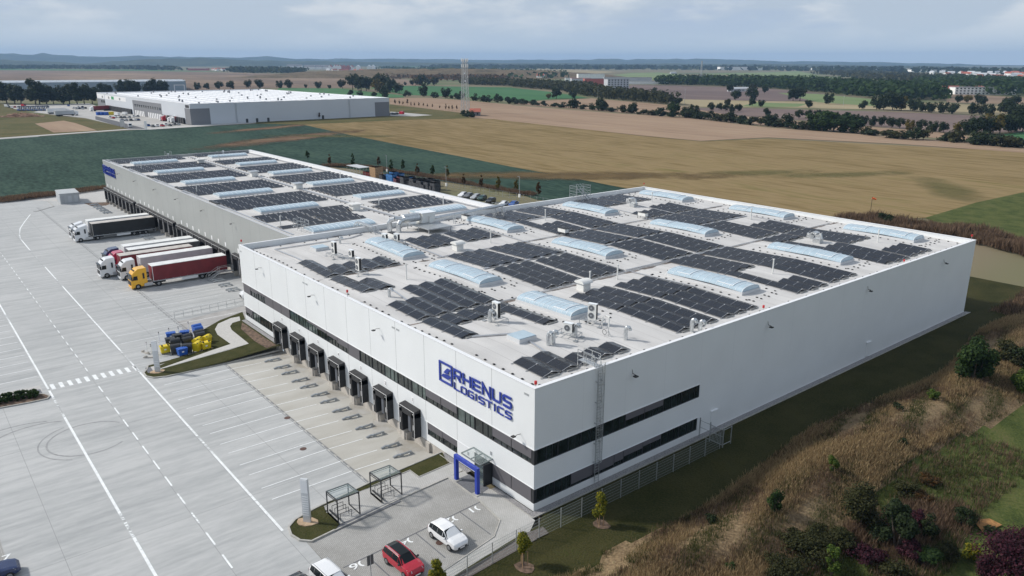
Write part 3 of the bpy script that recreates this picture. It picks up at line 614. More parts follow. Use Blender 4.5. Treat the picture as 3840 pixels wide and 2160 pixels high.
sheet('island_lawn', [(-13.62,-14.2),(-13.45,-9),(-13.55,-4.75),(-11.95,-4.75),(-11.9,-1.2),(-14.2,-.3),(-14.25,-8.6),(-13.95,-14.3)], lambda x, y: zc(x, y)+.09, M['turf'])
b = MB(); kerb_line(b, [(-9.5,-14.95),(-9.4,-17.2),(-10.2,-17.9),(-11.4,-18.15),(-12.65,-17.85),(-13.35,-16.95),(-13.8,-14.6),(-14.2,-8.6),(-14.25,-.4)], .16, .16, zc)
kerb_line(b, [(-9.5,-14.9),(-9.85,-8.2),(-9.85,-2.55)], .14, .1, zc)
kerb_line(b, [(-13.55,-9.),(-13.5,-4.7),(-11.85,-4.7),(-11.85,-.8)], .08, .11, zc)
kerb_line(b, [(-9.8,-2.6),(-4.6,-2.66),(-.9,-3.15),(.63,-5.0),(1.33,-10),(1.93,-17.55),(3.25,-40)], .1, .1, zc)
tag(b.build('kerb', M['kerb']), kind='structure')
b = MB()
for P in ([(-4.45, -16.72), (-4.40, -14.44), (-4.41, -9.74), (-4.42, -5.05), (-4.41, -2.63)], [(-4.42, -5.05), (0.12, -5.01)], [(-4.37, -9.76), (0.12, -9.74)], [(-4.31, -14.49), (-0.98, -14.40)], [(-3.76, -7.88), (0.13, -7.35)], [(-4.23, -11.95), (0.05, -12.09)]):
    strip(b, P, .1, lambda u, v: zc(u, v)+.01)
tag(b.build('bay_divider_lines', M['darkpave']), kind='structure')
for s_, q, rz in (('01', (-3.88, -3.76), 178), ('02', (-3.97, -6.19), 178), ('04', (-3.96, -10.93), 177), ('06', (-4.00, -15.61), 176)):
    o = text_obj('bay_number_markings', s_, 1.15, M['mark'], None, (q[0], q[1], zc(*q)+.014), (0, 0, R(90-87)), .003, 1.35); o.rotation_euler.z = R(-92)
    tag(o, kind='structure')
o = text_obj('bay_number_markings', '17', 1.1, M['mark'], None, (*(-23.48, -38.33), G+.014), (0,0,R(88)), .003, 1.3); tag(o, kind='structure')
sheet('car_park_pavement', [(-27.91, -53.84), (-47.23, -41.81), (-29.14, -38.08), (-20.36, -37.97), (-8.47, -37.83)], G+.007, M['paving'])
for q in ((-25.58, -10.59), (-33.78, -8.82)):
    b = MB(); b.cyl((*q, G+.002), (*q, G+.02), .36, n=16); tag(b.build('manhole', M['iron']), 'round rusty manhole cover set in the dock yard', 'manhole cover', 'manhole covers in the dock yard')
q = (-1.89, -8.95); b = MB(); b.cyl((*q, zc(*q)+.004), (*q, zc(*q)+.02), .34, n=16); tag(b.build('manhole', M['iron']), 'round rusty manhole cover beside the white hatchback', 'manhole cover')
q = (-11.65, -17.41); b = MB(); b.box(q[0]-.35, q[0]+.35, q[1]-.35, q[1]+.35, G+.002, G+.02); tag(b.build('drain_gully', M['iron']), 'square rusty drain cover at the tip of the grass island', 'drain cover')
# east side: lawn, gravel, bank of weeds -----------------------------------
sheet('lawn', [(-72,92.5),(-72,118),(-20,118),(2,118),(12,100),(.8,92.6)], -.3, M['lawn'])
sheet('gravel', [(.05,-.75),(.05,92.8),(.75,93.2),(.75,-.85)], .03, M['gravel'], 'stuff', label='strip of loose gravel beside the white warehouse', cat='gravel')
sheet('gravel', [(-5.4,-.12),(.05,-.12),(.05,-.75),(-5.4,-.75)], .045, M['gravel'], 'stuff', label='strip of loose gravel beside the white warehouse', cat='gravel')
sheet('gravel', [(-14.0,-.12),(-9.3,-.12),(-9.3,-.75),(-14.0,-.75)], .045, M['gravel'], 'stuff', label='strip of loose gravel beside the white warehouse', cat='gravel')
b = MB(); b.box(.75,.82,-.85,93.2,-.05,.07); b.box(-14.0,-9.3,-.82,-.75,-.05,.09); b.box(-5.4,.75,-.82,-.75,-.05,.09); tag(b.build('kerb', M['kerb']), kind='structure')
def zl(x, y):
    edge = 8.6+1.2*math.sin(y*.13)+(1.2 if y < 0 else 0)-max(0, (y-55)*.045)
    t = (x-edge)
    h = 1.5*math.exp(-((t-4.8)/3.4)**2) if t < 4.8 else 1.5*math.exp(-((t-4.8)/4.2)**2)
    fall = -.3*max(0, t-6)/6
    south = G*min(1, max(0, (-4-y)/16))
    if y > 92: h *= .6
    return max(-1.4, (h if t > -1.5 else h*.4)+fall+south*(1 if x < 9 else 1)+(.0))
b = MB(); nx, ny = 80, 150; X0, X1, Y0, Y1 = .82, 62, -44, 158
for j in range(ny+1):
    for i in range(nx+1):
        x = X0+(X1-X0)*(i/nx)**1.25; y = Y0+(Y1-Y0)*j/ny
        if y < -.9: x = max(x, 1.8+(-.9-y)*.075+ (x-X0)*.98)
        b.v.append((x, y, zl(x, y)-(.02 if i else .05)))
for j in range(ny):
    for i in range(nx):
        a = j*(nx+1)+i; cx = b.v[a][0]+.4; cy = b.v[a][1]+.6
        edge = 8.6+1.2*math.sin(cy*.13)+(1.2 if cy < 0 else 0)-max(0, (cy-55)*.045)
        b.f.append((a, a+1, a+nx+2, a+nx+1)); b.m.append(0 if cx < edge-.2 else (1 if cx < edge+10.2 else 2))
tag(b.build('lawn', [M['lawn'], M['wild'], M['garden']], smooth=True), kind='structure')
sheet('gravel', [(2.25,-2.2),(3.35,-2.6),(3.4,-1.2),(2.4,-.95)], .04, M['browngravel'], 'stuff', label='strip of loose gravel beside the white warehouse', cat='gravel')
sheet('gravel', [(2.7,-9.5),(3.3,-17),(5.8,-40),(6.4,-40),(3.6,-14),(3.45,-2.6),(2.2,-2.2)], lambda x, y: zl(x, y)+.05, M['browngravel'], 'stuff', label='strip of loose gravel beside the white warehouse', cat='gravel')
sheet('clay_ground', [(25.4,30.4),(26.2,31.9),(27.3,31.8),(26.8,29.)], lambda x, y: zl(x, y)+.12, mat('orange_clay', (.3,.15,.05), .95, var=.3, scale=3))
for q in ((5.31, 3.32), (5.50, -5.74)):
    sheet('bare_ground', [(q[0]+rr*math.cos(a), q[1]+rr*.8*math.sin(a)) for a, rr in [(i*math.pi/5, .75+.25*rnd.random()) for i in range(10)]], lambda x, y: zl(x, y)+.02, M['soil'])
# ------------------------------------------------------------------ the white warehouse
W, D, H, RZ = 69.75, 92.6, 12.0, 11.2
def zroof(x):                                # valleys at -69, -46, -23, 0; ridges between
    t = (-x % 23.1)/23.1; return RZ+.32*(1-abs(2*t-1))
wh = thing('white_warehouse', 'large white flat-roofed warehouse with seven black loading docks and ribbon windows', 'warehouse', (0,0,0))
b = MB(); TH = .3
b.box(-W, 0, 0, TH, 6.16, H); b.box(-W, 0, 0, TH, 2.28, 4.62)                    # front wall bands
b.box(-W, 0, 0, TH, 0, .76)
for x0, x1 in ((-58.0,-17.4),(-9.0-2.9,-8.95)): b.box(x0, x1, 0, TH, .76, 2.28)
b.box(-TH, 0, TH, D, 6.16, H); b.box(-TH, 0, TH, 23.35, 2.24, 4.6); b.box(-TH, 0, TH, D, 0, .72)
b.box(-TH, 0, 23.35, D, 4.6, 6.16); b.box(-TH, 0, 23.35, D, .72, 2.24); b.box(-TH, 0, 23.35, D, 2.24, 4.6)
b.box(-W, -W+TH, TH, D, 0, H); b.box(-W+TH, -TH, D-TH, D, 0, H)
b.box(-W, -W+TH, .0+TH, 1.2, 0, .5)
# vertical panel joints, a few millimetres proud of the sheet
j = MB()
for k in range(1, 12):
    x = -.35-5.757*k
    j.box(x-.022, x+.022, -.004, .02, 6.2, H-.02)
    if k not in (1,): j.box(x-.02, x+.02, -.004, .02, 2.3, 4.6)
for y in (5.9,11.6,17.4,23.2,28.9,34.7,40.5,46.2,52,57.7,63.5,69.2,75,80.8,86.5): j.box(-.02, .002, y-.012, y+.012, 6.2, H-.02)
k0 = len(b.v); b.v += j.v; b.f += [tuple(q+k0 for q in f_) for f_ in j.f]; b.m += [1 if abs(j.v[f_[0]][1]) < .1 else 2 for f_ in j.f]
wall = b.build('wall', [M['white'], M['joint'], M['sidejoint']], wh)
t = MB()
t.box(-W-.03, .03, -.035, -.002, 6.1, 6.2); t.box(-W-.03, .03, -.035, -.002, 2.26, 2.31)
t.box(.002, .04, 0, 23.4, 6.1, 6.2); t.box(.002, .04, 0, 23.4, 2.2, 2.27); t.box(.002, .03, 23.4, D, -.02, .1)
t.build('drip_trim', M['trim'], wall)
b = MB(); b.box(-W-.05, .05, -.05, .36, H, H+.06); b.box(-.36, .05, .36, D-.36, H, H+.06); b.box(-W-.05, -W+.36, .36, D-.36, H, H+.06); b.box(-W-.05, .05, D-.36, D+.05, H, H+.06)
b.build('parapet_coping', M['trim'], wh)
b = MB(); b.box(-55.3, -14.2, -.03, .0, -1.2, -.02); b.box(-.0, .02, 0, D, -.3, -.02); b.box(-W-.0, -W+.2, 0, D, -1.5, -.01)
b.build('plinth', M['plinth'], wh)
# roof: folded membrane, seams, dirty valleys
b = MB(); xs = [-W+TH]+[-11.55*k for k in range(5, 0, -1)]+[-TH]
for a, c in zip(xs[:-1], xs[1:]): b.quad((a, TH, zroof(a)), (c, TH, zroof(c)), (c, D-TH, zroof(c)), (a, D-TH, zroof(a)))
roof = b.build('roof', M['roof'], wh)
b = MB(); y = 1.5
while y < D-1:
    for a, c in zip(xs[:-1], xs[1:]): b.quad((a, y, zroof(a)+.005), (c, y, zroof(c)+.005), (c, y+.07, zroof(c)+.005), (a, y+.07, zroof(a)+.005))
    y += 2.0
b.build('roof_seams', M['lap'], roof)
b = MB(); r3 = random.Random(3)
for xv in (-.55,-23.1,-46.2,-W+.55):
    y = .5
    while y < D-1.5:
        L_ = r3.uniform(1.5, 4.5); w_ = r3.uniform(.12, .42)
        if r3.random() < .8:
            P = [(xv+r3.uniform(-.1,.1)-w_, y), (xv+r3.uniform(-.1,.1)+w_*r3.uniform(.3,1), y+.3), (xv+w_*r3.uniform(.6,1.3), y+L_*.6), (xv+r3.uniform(-.1,.2), y+L_), (xv-w_*.6, y+L_*.8)]
            b.quad(*[(min(-.31, max(-W+.31, q)), yy, zroof(q)+.009) for q, yy in P])
        y += L_*r3.uniform(.9, 1.5)
tag(b.build('roof_stains', M['stain'], roof), kind='stuff')
# windows: upper ribbon, lower ribbons
def window(x0, x1, z0, z1, side='front', blind=0., greenish=False, split=(.45, .74)):
    """one bay of ribbon glazing: frame with mullions, the pane, an outside blind"""
    n = MB(); f = .05; d0, d1 = .05, .17
    if side == 'front': bx = lambda m, a, c, e, g, u, v: m.box(a, c, u, v, e, g)
    else: bx = lambda m, a, c, e, g, u, v: m.box(-v, -u, a, c, e, g)
    bx(n, x0, x0+f, z0, z1, d0, d1); bx(n, x1-f, x1, z0, z1, d0, d1); bx(n, x0+f, x1-f, z0, z0+f, d0, d1); bx(n, x0+f, x1-f, z1-f, z1, d0, d1)
    for s_ in split:
        xx = x0+(x1-x0)*s_; bx(n, xx-f/2, xx+f/2, z0+f, z1-f, d0+.01, d1-.01)
    fr = n.build('window', M['frame'], wh)
    p = MB(); bx(p, x0+f, x1-f, z0+f, z1-f, .11, .13); p.build('pane', M['glass_green'] if greenish else M['glass'], fr)
    if blind:
        q = MB(); bx(q, x0+.03, x1-.03, z1-(z1-z0)*blind, z1, .015, .04); q.build('blind', M['blind'], fr)
BL = {0:.66, 1:.66, 2:0, 3:0, 4:.62, 5:.62, 6:0, 7:0, 8:0, 9:0, 10:0, 11:1, 12:.55, 13:.4, 14:.32, 15:.25, 16:0, 17:0, 18:.96, 19:.97, 20:.97, 21:.3, 22:.45, 23:.95}
GREENISH = {3, 15, 16, 17, 8, 6}
for k in range(24):
    x1 = -.36-2.878*k; x0 = max(-W+.06, x1-2.878)
    if x1-x0 > .4: window(x0+.02, x1-.02, 4.62, 6.16, 'front', BL.get(k, 0), k in GREENISH)
for k, bl in ((0, 1.), (1, 1.)): window(-3.24-2.86*k+.02, -.38-2.86*k-.0, .76, 2.28, 'front', bl*.97)
for x0, x1, bl in ((-17.4,-14.62,.55),(-14.6,-11.92,.5)): window(x0, x1, .76, 2.28, 'front', bl)
for k, bl in enumerate((.0,0,.1,.6)):
    x1 = -58.02-2.87*k; window(x1-2.85, x1, .76, 2.28, 'front', bl, k == 2)
SB = ((.36,2.9,0,0),(2.92,5.8,0,0),(5.82,8.7,0,0),(8.72,11.8,0,0),(11.82,14.6,.5,0),(14.62,17.45,.48,0),(17.47,20.35,0,0),(20.37,23.33,0,0))
for a, c, bl, _ in SB: window(a, c, 4.6, 6.16, 'side', bl)
SB = ((.36,2.5,0),(2.52,4.6,0),(4.62,7.5,.8),(7.52,10.4,.75),(10.42,11.75,.65),(11.77,14.6,.5),(14.62,17.4,.4),(17.42,20.3,0),(20.32,23.33,0))
for a, c, bl in SB: window(a, c, .72, 2.24, 'side', bl)
b = MB(); b.box(-.34, -.02, .02, .34, .76, 2.28); b.box(-.34, -.02, .02, .34, 4.62, 6.16); b.build('corner_post', M['frame'], wh)
b = MB(); b.box(-W+.31, -.4, .32, .36, .7, 6.2); b.box(-.4, -.36, .4, 23.4, .7, 6.2); b.build('window_backing', M['ink'], wh)
# entrance: recessed glazed lobby, canopy
e = MB(); e.box(-8.95, -8.75, -.02, .1, .02, 2.25); e.box(-7.55, -7.35, -.02, .1, .02, 2.25); e.box(-6.2, -6.08, -.02, .1, .02, 2.25); e.box(-8.75, -7.55, .02, .1, 2.15, 2.25)
dr = e.build('entrance', M['frame'], wh)
p = MB(); p.box(-8.72, -7.57, .03, .06, .05, 2.13); p.box(-7.33, -6.22, .03, .06, .05, 2.13); p.build('door_glass', M['glass_green'], dr)
p = MB(); p.box(-7.5, -7.42, -1.0, -.04, .03, 2.3); p.box(-6.25, -6.15, -1.0, -.04, .03, 2.3); p.box(-7.42, -6.25, -1.0, -.93, 2.2, 2.3); p.build('porch_frame', M['frame'], dr)
p = MB(); p.box(-7.42, -6.25, -.98, -.95, .05, 2.19); p.build('porch_glass', M['clear'], dr)
q = MB()
for a, c in (((-9.0,-1.55,2.62),(-6.0,-1.55,2.62)),((-9.0,-.05,2.72),(-6.0,-.05,2.72)),((-9.0,-1.55,2.62),(-9.0,-.05,2.72)),((-6.0,-1.55,2.62),(-6.0,-.05,2.72)),((-7.5,-1.55,2.62),(-7.5,-.05,2.72))): q.bar(a, c, .09, .11)
cn = q.build('canopy', mat('canopy_grey', (.2,.23,.23), .5), wh); p = MB(); p.quad((-8.95,-1.5,2.7),(-6.05,-1.5,2.7),(-6.05,-.08,2.79),(-8.95,-.08,2.79)); p.build('canopy_glass', M['clear'], cn)
for x, z in ((-10.0,1.45),(-6.25,3.05)):
    b = MB(); b.box(x-.14, x+.14, -.03, -.002, z, z+.36); b.build('wall_vent', M['steel'], wh)
for y in (26.2,60.6):
    b = MB(); b.box(.002, .03, y-.5, y+.5, .05, 2.1); dd = b.build('side_door', M['white'], wh); c_ = MB(); c_.box(.0, .22, y-.62, y+.55, 2.25, 2.3); c_.build('door_canopy', M['trim'], dd)
# loading docks, numbered
def dock(parent, x, yw, z0, z1, wdt, num, plate=.42, pz=None, depth=.85, lite=False, inner=True):
    s = MB(); a, c = x-wdt/2, x+wdt/2; yf = yw-depth
    s.box(a, a+.62, yf, yw-.01, z0, z1-.35); s.box(c-.62, c, yf, yw-.01, z0, z1-.35)
    s.prism([(a, yf), (c, yf), (c, yw-.01), (a, yw-.01)], z1-.9, lambda px, py: z1-.12 if py < yw-.3 else z1)
    sh = s.build('dock_shelter', M['shelter'], parent)
    f = MB(); e = .045
    for u, v, m, n in ((a, a+e, z0, z1-.13), (c-e, c, z0, z1-.13), (a+e, c-e, z1-.13-e, z1-.13)): f.box(u, v, yf-.02, yf-.003, m, n)
    if not lite:
        f.box(a+.2, a+.28, yf-.02, yf-.003, z0+.9, z0+1.5); f.box(c-.28, c-.2, yf-.02, yf-.003, z0+.9, z0+1.5)
        for sx in (a+.22, c-.34): f.box(sx, sx+.12, yf-.02, yf-.003, z1-.5, z1-.4)
    f.build('edge_strip', M['plate'], sh)
    dd = MB(); dd.box(a+.62, c-.62, yw-.06, yw-.015, z0-.02, z1-.92); dd.build('dock_door', M['doorgrey'], sh)
    if not lite:
        g = MB(); g.box(x-.28, x+.22, yw-.5, yw-.08, z0+.2, z1-.95); g.build('strip_curtain', mat('grey_strip_curtain', (.1,.11,.13), .5) if 'strip' not in M else M['strip'], sh)
    k = MB(); zb = z0-1.12 if not lite else G
    k.box(a+.15, a+.75, yw-.75, yw-.03, zb, z0+.05) if not lite else k.box(a+.1, a+.5, yw-.7, yw-.03, zb, z0+.25)
    k.box(a+.75, a+1.0, yw-.6, yw-.03, zb, z0-.25) if not lite else None
    k.build('buffer_block', M['plinth'], sh)
    pz = pz or z1+.32
    q = MB(); q.box(x-plate/2, x+plate/2, yw-.025, yw-.003, pz, pz+plate*1.35); pl = q.build('number_plate', M['plate'], parent)
    if num: text_obj('digit', num, plate*1.25, M['ink'], pl, (x, yw-.03, pz+plate*.67), (R(90), 0, 0), .003)
M['strip'] = mat('grey_strip_curtain', (.1,.11,.13), .5)
for k in range(7): dock(wh, -20.25-5.79*k, 0, .0, 3.2, 3.15, str(k+1))
for k in range(7): x = -17.2-5.77*k; b = MB(); b.box(x-.25, x+.4, -.3, -.04, -1.15, -.0); b.build('plinth_block', M['plinth'], wh)
# floodlights, overflow slots
def flood(parent, p, side='front'):
    b = MB(); x, y, z = p
    if side == 'front':
        b.bar((x, y-.0, z+.1), (x+.1, y-.5, z+.2), .04); b.bar((x+.1, y-.5, z+.2), (x-.05, y-.7, z+.0), .04); b.box(x-.38, x-.02, y-.85, y-.5, z-.07, z+.02)
    else:
        b.bar((x, y, z+.55), (x+.1, y, z+.1), .03); b.bar((x+.1, y, z+.15), (x+.5, y, z+.1), .05); b.box(x+.3, x+.7, y-.2, y+.2, z-.08, z+.02)
    b.build('floodlight', M['ink'], parent)
for x in (-61.,-43.5,-26.8,-1.9): flood(wh, (x, 0, 10.1 if x < -3 else 6.9))
for y in (12.4,35.2,58.2,81.3): flood(wh, (0, y, 10.1), 'side')
for x in (-69.0,-46.6,-45.7,-23.7,-22.8,-1.1): b = MB(); b.box(x-.32, x+.32, -.02, -.003, 11.05, 11.25); b.build('overflow_outlet', M['steel'], wh)
# skylights: polycarbonate barrel vaults on white curbs
def skylight(parent, x0, y0, lx, ly, along='x', zf=lambda x, y: RZ, hatches=True, rise=.62, curb=.36):
    """vault with its long axis along x or y"""
    T_ = (lambda u, v, z: (x0+u, y0+v, z)) if along == 'x' else (lambda u, v, z: (x0+v, y0+u, z))
    Lg, Wd = (lx, ly) if along == 'x' else (ly, lx)
    c = MB(); zb = zf(x0, y0)-.02
    pts = [T_(0,0,0), T_(Lg,0,0), T_(Lg,Wd,0), T_(0,Wd,0)]
    c.prism(poly_clean([(p[0], p[1]) for p in pts]), lambda px, py: zf(px, py)-.05, lambda px, py: zf(px, py)+curb)
    cb = c.build('skylight', M['curb'], parent)
    g = MB(); n = 12; m = 12; i0 = .12
    def pt(i, k, off=0):
        u = i0+(Lg-2*i0)*i/n; t = math.pi*k/m; v = Wd/2-(Wd/2-i0)*math.cos(t)*1.0
        x, y, _ = T_(u, v, 0); return (x, y, zf(x, y)+curb+.01+off+rise*(math.sin(t)**.8)*.98)
    for i in range(n):
        for k in range(m): g.quad(pt(i, k), pt(i+1, k), pt(i+1, k+1), pt(i, k+1))
    for i in (0, n): g.quad(*[pt(i, k) for k in range(m+1)])
    g.build('vault', M['skyl'], cb, smooth=False)
    r_ = MB()
    for i in range(n+1):
        wdt = .035 if i not in (0, n) else .06
        for k in range(m): r_.bar(pt(i, k, .012), pt(i, k+1, .012), wdt, .03)
    r_.bar(pt(0, 6, .012), pt(n, 6, .012), .03, .02); r_.bar(pt(0, 2, .012), pt(n, 2, .012), .03, .02)
    r_.build('glazing_ribs', M['rib'], cb)
    if hatches:
        for i1, i2 in ((1.5, 3.6), (8., 10.4)):
            r_ = MB()
            r_.bar(pt(i1, 2.2, .05), pt(i2, 2.2, .05), .12, .08)
            for kk in range(2, 9): r_.bar(pt(i2, kk, .05), pt(i2, kk+1, .05), .09, .08)
            r_.build('smoke_hatch', M['rib'], cb)
SKF = [(-59.9,16.2,11.6),(-41.8,16.2,12.1),(-22.4,16.2,9.7),(-64.9,39.4,12.0),(-42.0,39.4,12.1),(-18.6,39.4,12.1),(-65.,62.9,12.0),(-42.2,62.9,12.1),(-18.6,62.9,12.1),(-65.3,85.8,12.0),(-42.1,85.8,12.1),(-18.6,85.5,12.1)]
for x, y, l_ in SKF: skylight(wh, x, y, l_, 3.9, 'x', lambda px, py: zroof(px))
def low_hatch(p, sx, sy):
    b = MB(); x, y = p; z = zroof(x); b.box(x-sx/2, x+sx/2, y-sy/2, y+sy/2, z-.05, z+.42); c = b.build('roof_hatch', M['curb'], wh)
    g = MB(); g.box(x-sx/2+.07, x+sx/2-.07, y-sy/2+.07, y+sy/2-.07, z+.422, z+.5); g.build('hatch_glazing', M['skyl'], c)
low_hatch((-11.4, 8.0), 2.1, 2.3); low_hatch((-61.6, 9.5), 2.2, 2.2)
# vents and pipes rising through the roof
def vent_box(p, h=1.0, s=1.25):
    x, y = p; z = zroof(x); b = MB(); b.box(x-s/2, x+s/2, y-s/2, y+s/2, z-.05, z+h); v = b.build('roof_vent', M['acwhite'], wh)
    c = MB(); n = 8
    for i in range(n):
        a0, a1 = math.pi*i/n, math.pi*(i+1)/n; hw = s*.68
        q = lambda a, yy: (x-hw*math.cos(a), yy, z+h+.02+.42*math.sin(a))
        c.quad(q(a0, y-hw), q(a1, y-hw), q(a1, y+hw), q(a0, y+hw))
    for yy in (y-hw, y+hw): c.quad(*[(x-hw*math.cos(math.pi*i/n), yy, z+h+.02+.42*math.sin(math.pi*i/n)) for i in range(n+1)])
    c.build('vent_hood', M['acwhite'], v)
VB = [(-48.52, 26.17), (-20.85, 26.11)]
for p in VB: vent_box(p)
def cowl(p, h=1.1, r=.23, parent=None, zf=zroof, turn=0.):
    x, y = p; z = zf(x); b = MB(); b.cyl((x, y, z-.05), (x, y, z+h), r, n=12)
    c, s_ = math.cos(turn), math.sin(turn)
    pts = [(x, y, z+h-.02), (x+.06*c, y+.06*s_, z+h+.2), (x+.25*c, y+.25*s_, z+h+.33), (x+.45*c, y+.45*s_, z+h+.22), (x+.5*c, y+.5*s_, z+h-.0)]
    b.path(pts, r*.86, 12); b.build('vent_cowl', M['duct'], parent or wh, smooth=False)
for q in ((-8.44, 9.08), (-8.41, 9.73), (-8.49, 12.92), (-4.85, 16.64), (-2.23, 24.16), (-1.40, 24.52), (-18.18, 9.07)): cowl(q, turn=.3)
for q in ((-33.10, 5.02), (-63.53, 13.91)): cowl(q, .75, .2, turn=.5)
def pipe(p, h, r=.09, parent=None, zf=zroof):
    x, y = p; z = zf(x); b = MB(); b.cyl((x, y, z-.05), (x, y, z+h), r, n=8); b.cyl((x, y, z+h), (x, y, z+h+.18), r*1.4, n=8); b.build('vent_pipe', M['acwhite'], parent or wh)
for q in ((-38.68, 10.91), (-21.56, 33.08), (-49.11, 32.99), (-56.37, 51.05), (-57.26, 81.01), (-33.76, 81.19), (-9.82, 51.13), (-33.74, 81.07), (-10.14, 81.02), (-21.45, 27.82)): pipe(q, 1.9)
pipe((-9.17, 17.60), .9, .07)
for q in ((-56.02, 74.15), (-16.12, 73.55)):     # round metal hoods
    x, y = q; z = zroof(x); b = MB(); b.box(x-.6, x+.6, y-.55, y+.55, z-.05, z+.75); v = b.build('roof_vent', M['duct'], wh)
    c = MB(); pts = [(x-1.5, y, z+.55), (x-1.35, y, z+1.25), (x-.75, y, z+1.65), (x-.1, y, z+1.5), (x+.1, y, z+.7)]
    for a, d in zip(pts[:-1], pts[1:]): c.bar(a, d, 1.15, .25)
    c.build('vent_hood', M['duct'], v)
# small markers, tarred feet and cable trays over the membrane
b = MB(); r4_ = random.Random(11)
for (x0, y0, lx) in SKF:
    for yy in (y0-1.1, y0+5.0):
        x = x0-1.5
        while x < x0+lx+1.5: b.box(x-.11, x+.11, yy+r4_.uniform(-.08,.08)-.09, yy+.09, zroof(x), zroof(x)+.1); x += 1.25
    for xx in (x0-1.6, x0+lx+1.6, x0+lx+2.2):
        for q in range(4): yy = y0-.8+q*1.6; b.box(xx-.11, xx+.11, yy-.09, yy+.09, zroof(xx), zroof(xx)+.1)
for y in range(2, 92, 2):
    if r4_.random() < .8: b.box(-1.75, -1.53, y-.09, y+.09, zroof(-1.6), zroof(-1.6)+.1)
    if r4_.random() < .8: b.box(-68.2, -68.0, y-.09, y+.09, zroof(-68.1), zroof(-68.1)+.1)
x = -68.
while x < -2:
    if r4_.random() < .8: b.box(x-.11, x+.11, 1.5, 1.68, zroof(x), zroof(x)+.1); b.box(x-.11, x+.11, 91.2, 91.38, zroof(x), zroof(x)+.1)
    x += 1.4
tag(b.build('roof_markers', M['rubber'], roof), kind='stuff')
b = MB()
def tray(pts, w_=.22, h_=.1):
    for a, c in zip(pts[:-1], pts[1:]):
        n = max(1, int(abs(a[0]-c[0])/5)+1)
        for i in range(n):
            p = (a[0]+(c[0]-a[0])*i/n, a[1]+(c[1]-a[1])*i/n); q = (a[0]+(c[0]-a[0])*(i+1)/n, a[1]+(c[1]-a[1])*(i+1)/n)
            b.bar((*p, zroof(p[0])+.12), (*q, zroof(q[0])+.12), w_, h_)
tray([(-66,4.2),(-56,4.2)]); tray([(-66,4.2),(-66,17),(-67.5,20)]); tray([(-36,6.8),(-30.5,5.9)]); tray([(-15.2,4.4),(-12.9,8.6)]); tray([(-12.9,8.6),(-5.5,7.2)])
tray([(-51.5,21.8),(-46,21.8)]); tray([(-60,21.7),(-51.5,21.7)], .1); tray([(-60,37.8),(-46.5,37.8),(-36.3,37.6)], .16); tray([(-46.2,44.6),(-36.4,44.6)], .16); tray([(-46.2,67.4),(-36.4,67.3)], .16)
tray([(-36.2,21.8),(-36.2,37.4)], .3); tray([(-35.6,44.6),(-35.6,60.)], .3); tray([(-23.6,37.4),(-12,37.4)], .16); tray([(-24,37.4),(-23.6,60)], .2); tray([(-36,68),(-36,83)], .3); tray([(-58.4,75.6),(-47,75.6)], .16); tray([(-58,69),(-47,69)], .16)
tray([(-58.2,44.8),(-58.2,60)], .25); tray([(-68.5,44.4),(-58,44.4)], .12); tray([(-46.4,20.9),(-46.4,90)], .14); tray([(-23.4,12.5),(-23.4,90)], .14); tray([(-7.3,75.6),(-12,75.6)], .16); tray([(-35.,83.6),(-24,83.6)], .12)
b.build('cable_trays', M['rail'], roof)
# parapet lamps
def red_lamp(p):
    b = MB(); x, y, z = p; b.cyl((x, y, z), (x, y, z+.55), .03, n=6); b.cyl((x, y, z+.55), (x, y, z+.85), .13, n=8, mi=1); return b.build('obstruction_lamp', [M['steel'], M['red']], wh)
for p in ((-.7,.7,RZ+.3),(-34.6,.2,12.05),(-69.2,.3,12.05),(-1.,35.6,RZ+.2),(-.9,70,RZ+.2),(-.5,D-.6,12.05),(-W+.3,D-.3,12.05)): red_lamp(p)
# caged ladder on the shaded side
b = MB()
for y in (7.5, 8.05): b.bar((.22, y, .2), (.22, y, 12.1), .05, .05); b.bar((.22, y, 12.1), (-.3, y, 13.1), .05, .05)
z = .4
while z < 12: b.bar((.22, 7.5, z), (.22, 8.05, z), .03); z += .3
for z in (2.4,4.4,6.5,8.6,10.7): b.bar((.0, 7.45, z), (.25, 7.45, z), .08); b.bar((.0, 8.1, z), (.25, 8.1, z), .08)
ld = b.build('roof_ladder', M['steel'], wh)
b = MB(); ring = [(.22+.36*1.0*math.sin(a), 7.78-.4*math.cos(a), 0) for a in [math.pi*i/8 for i in range(9)]]
z = 2.5
while z < 12.6:
    for a, c in zip(ring[:-1], ring[1:]): b.bar((a[0]+.25*math.sin(math.pi*.5)*(1 if 0 else .3), a[1], z), (c[0]+.075, c[1], z), .05, .03)
    z += 1.15
for q in (1,2,4,6,7): b.bar((ring[q][0]+.075, ring[q][1], 2.5), (ring[q][0]+.075, ring[q][1], 12.6), .035)
b.build('safety_cage', M['steel'], ld)
b = MB()
b.box(-2.4, -.1, 7.45, 8.15, 12.1, 12.15)
for x in (-2.4,-1.3,-.2):
    for y in (7.4,8.2): b.bar((x, y, 11.3 if x < -2 else 12.1), (x, y, 13.2), .05)
for z in (12.65,13.2):
    for y in (7.4,8.2): b.bar((-2.4, y, z), (-.2, y, z), .05)
b.build('ladder_platform', M['steel'], ld)
register(wh)
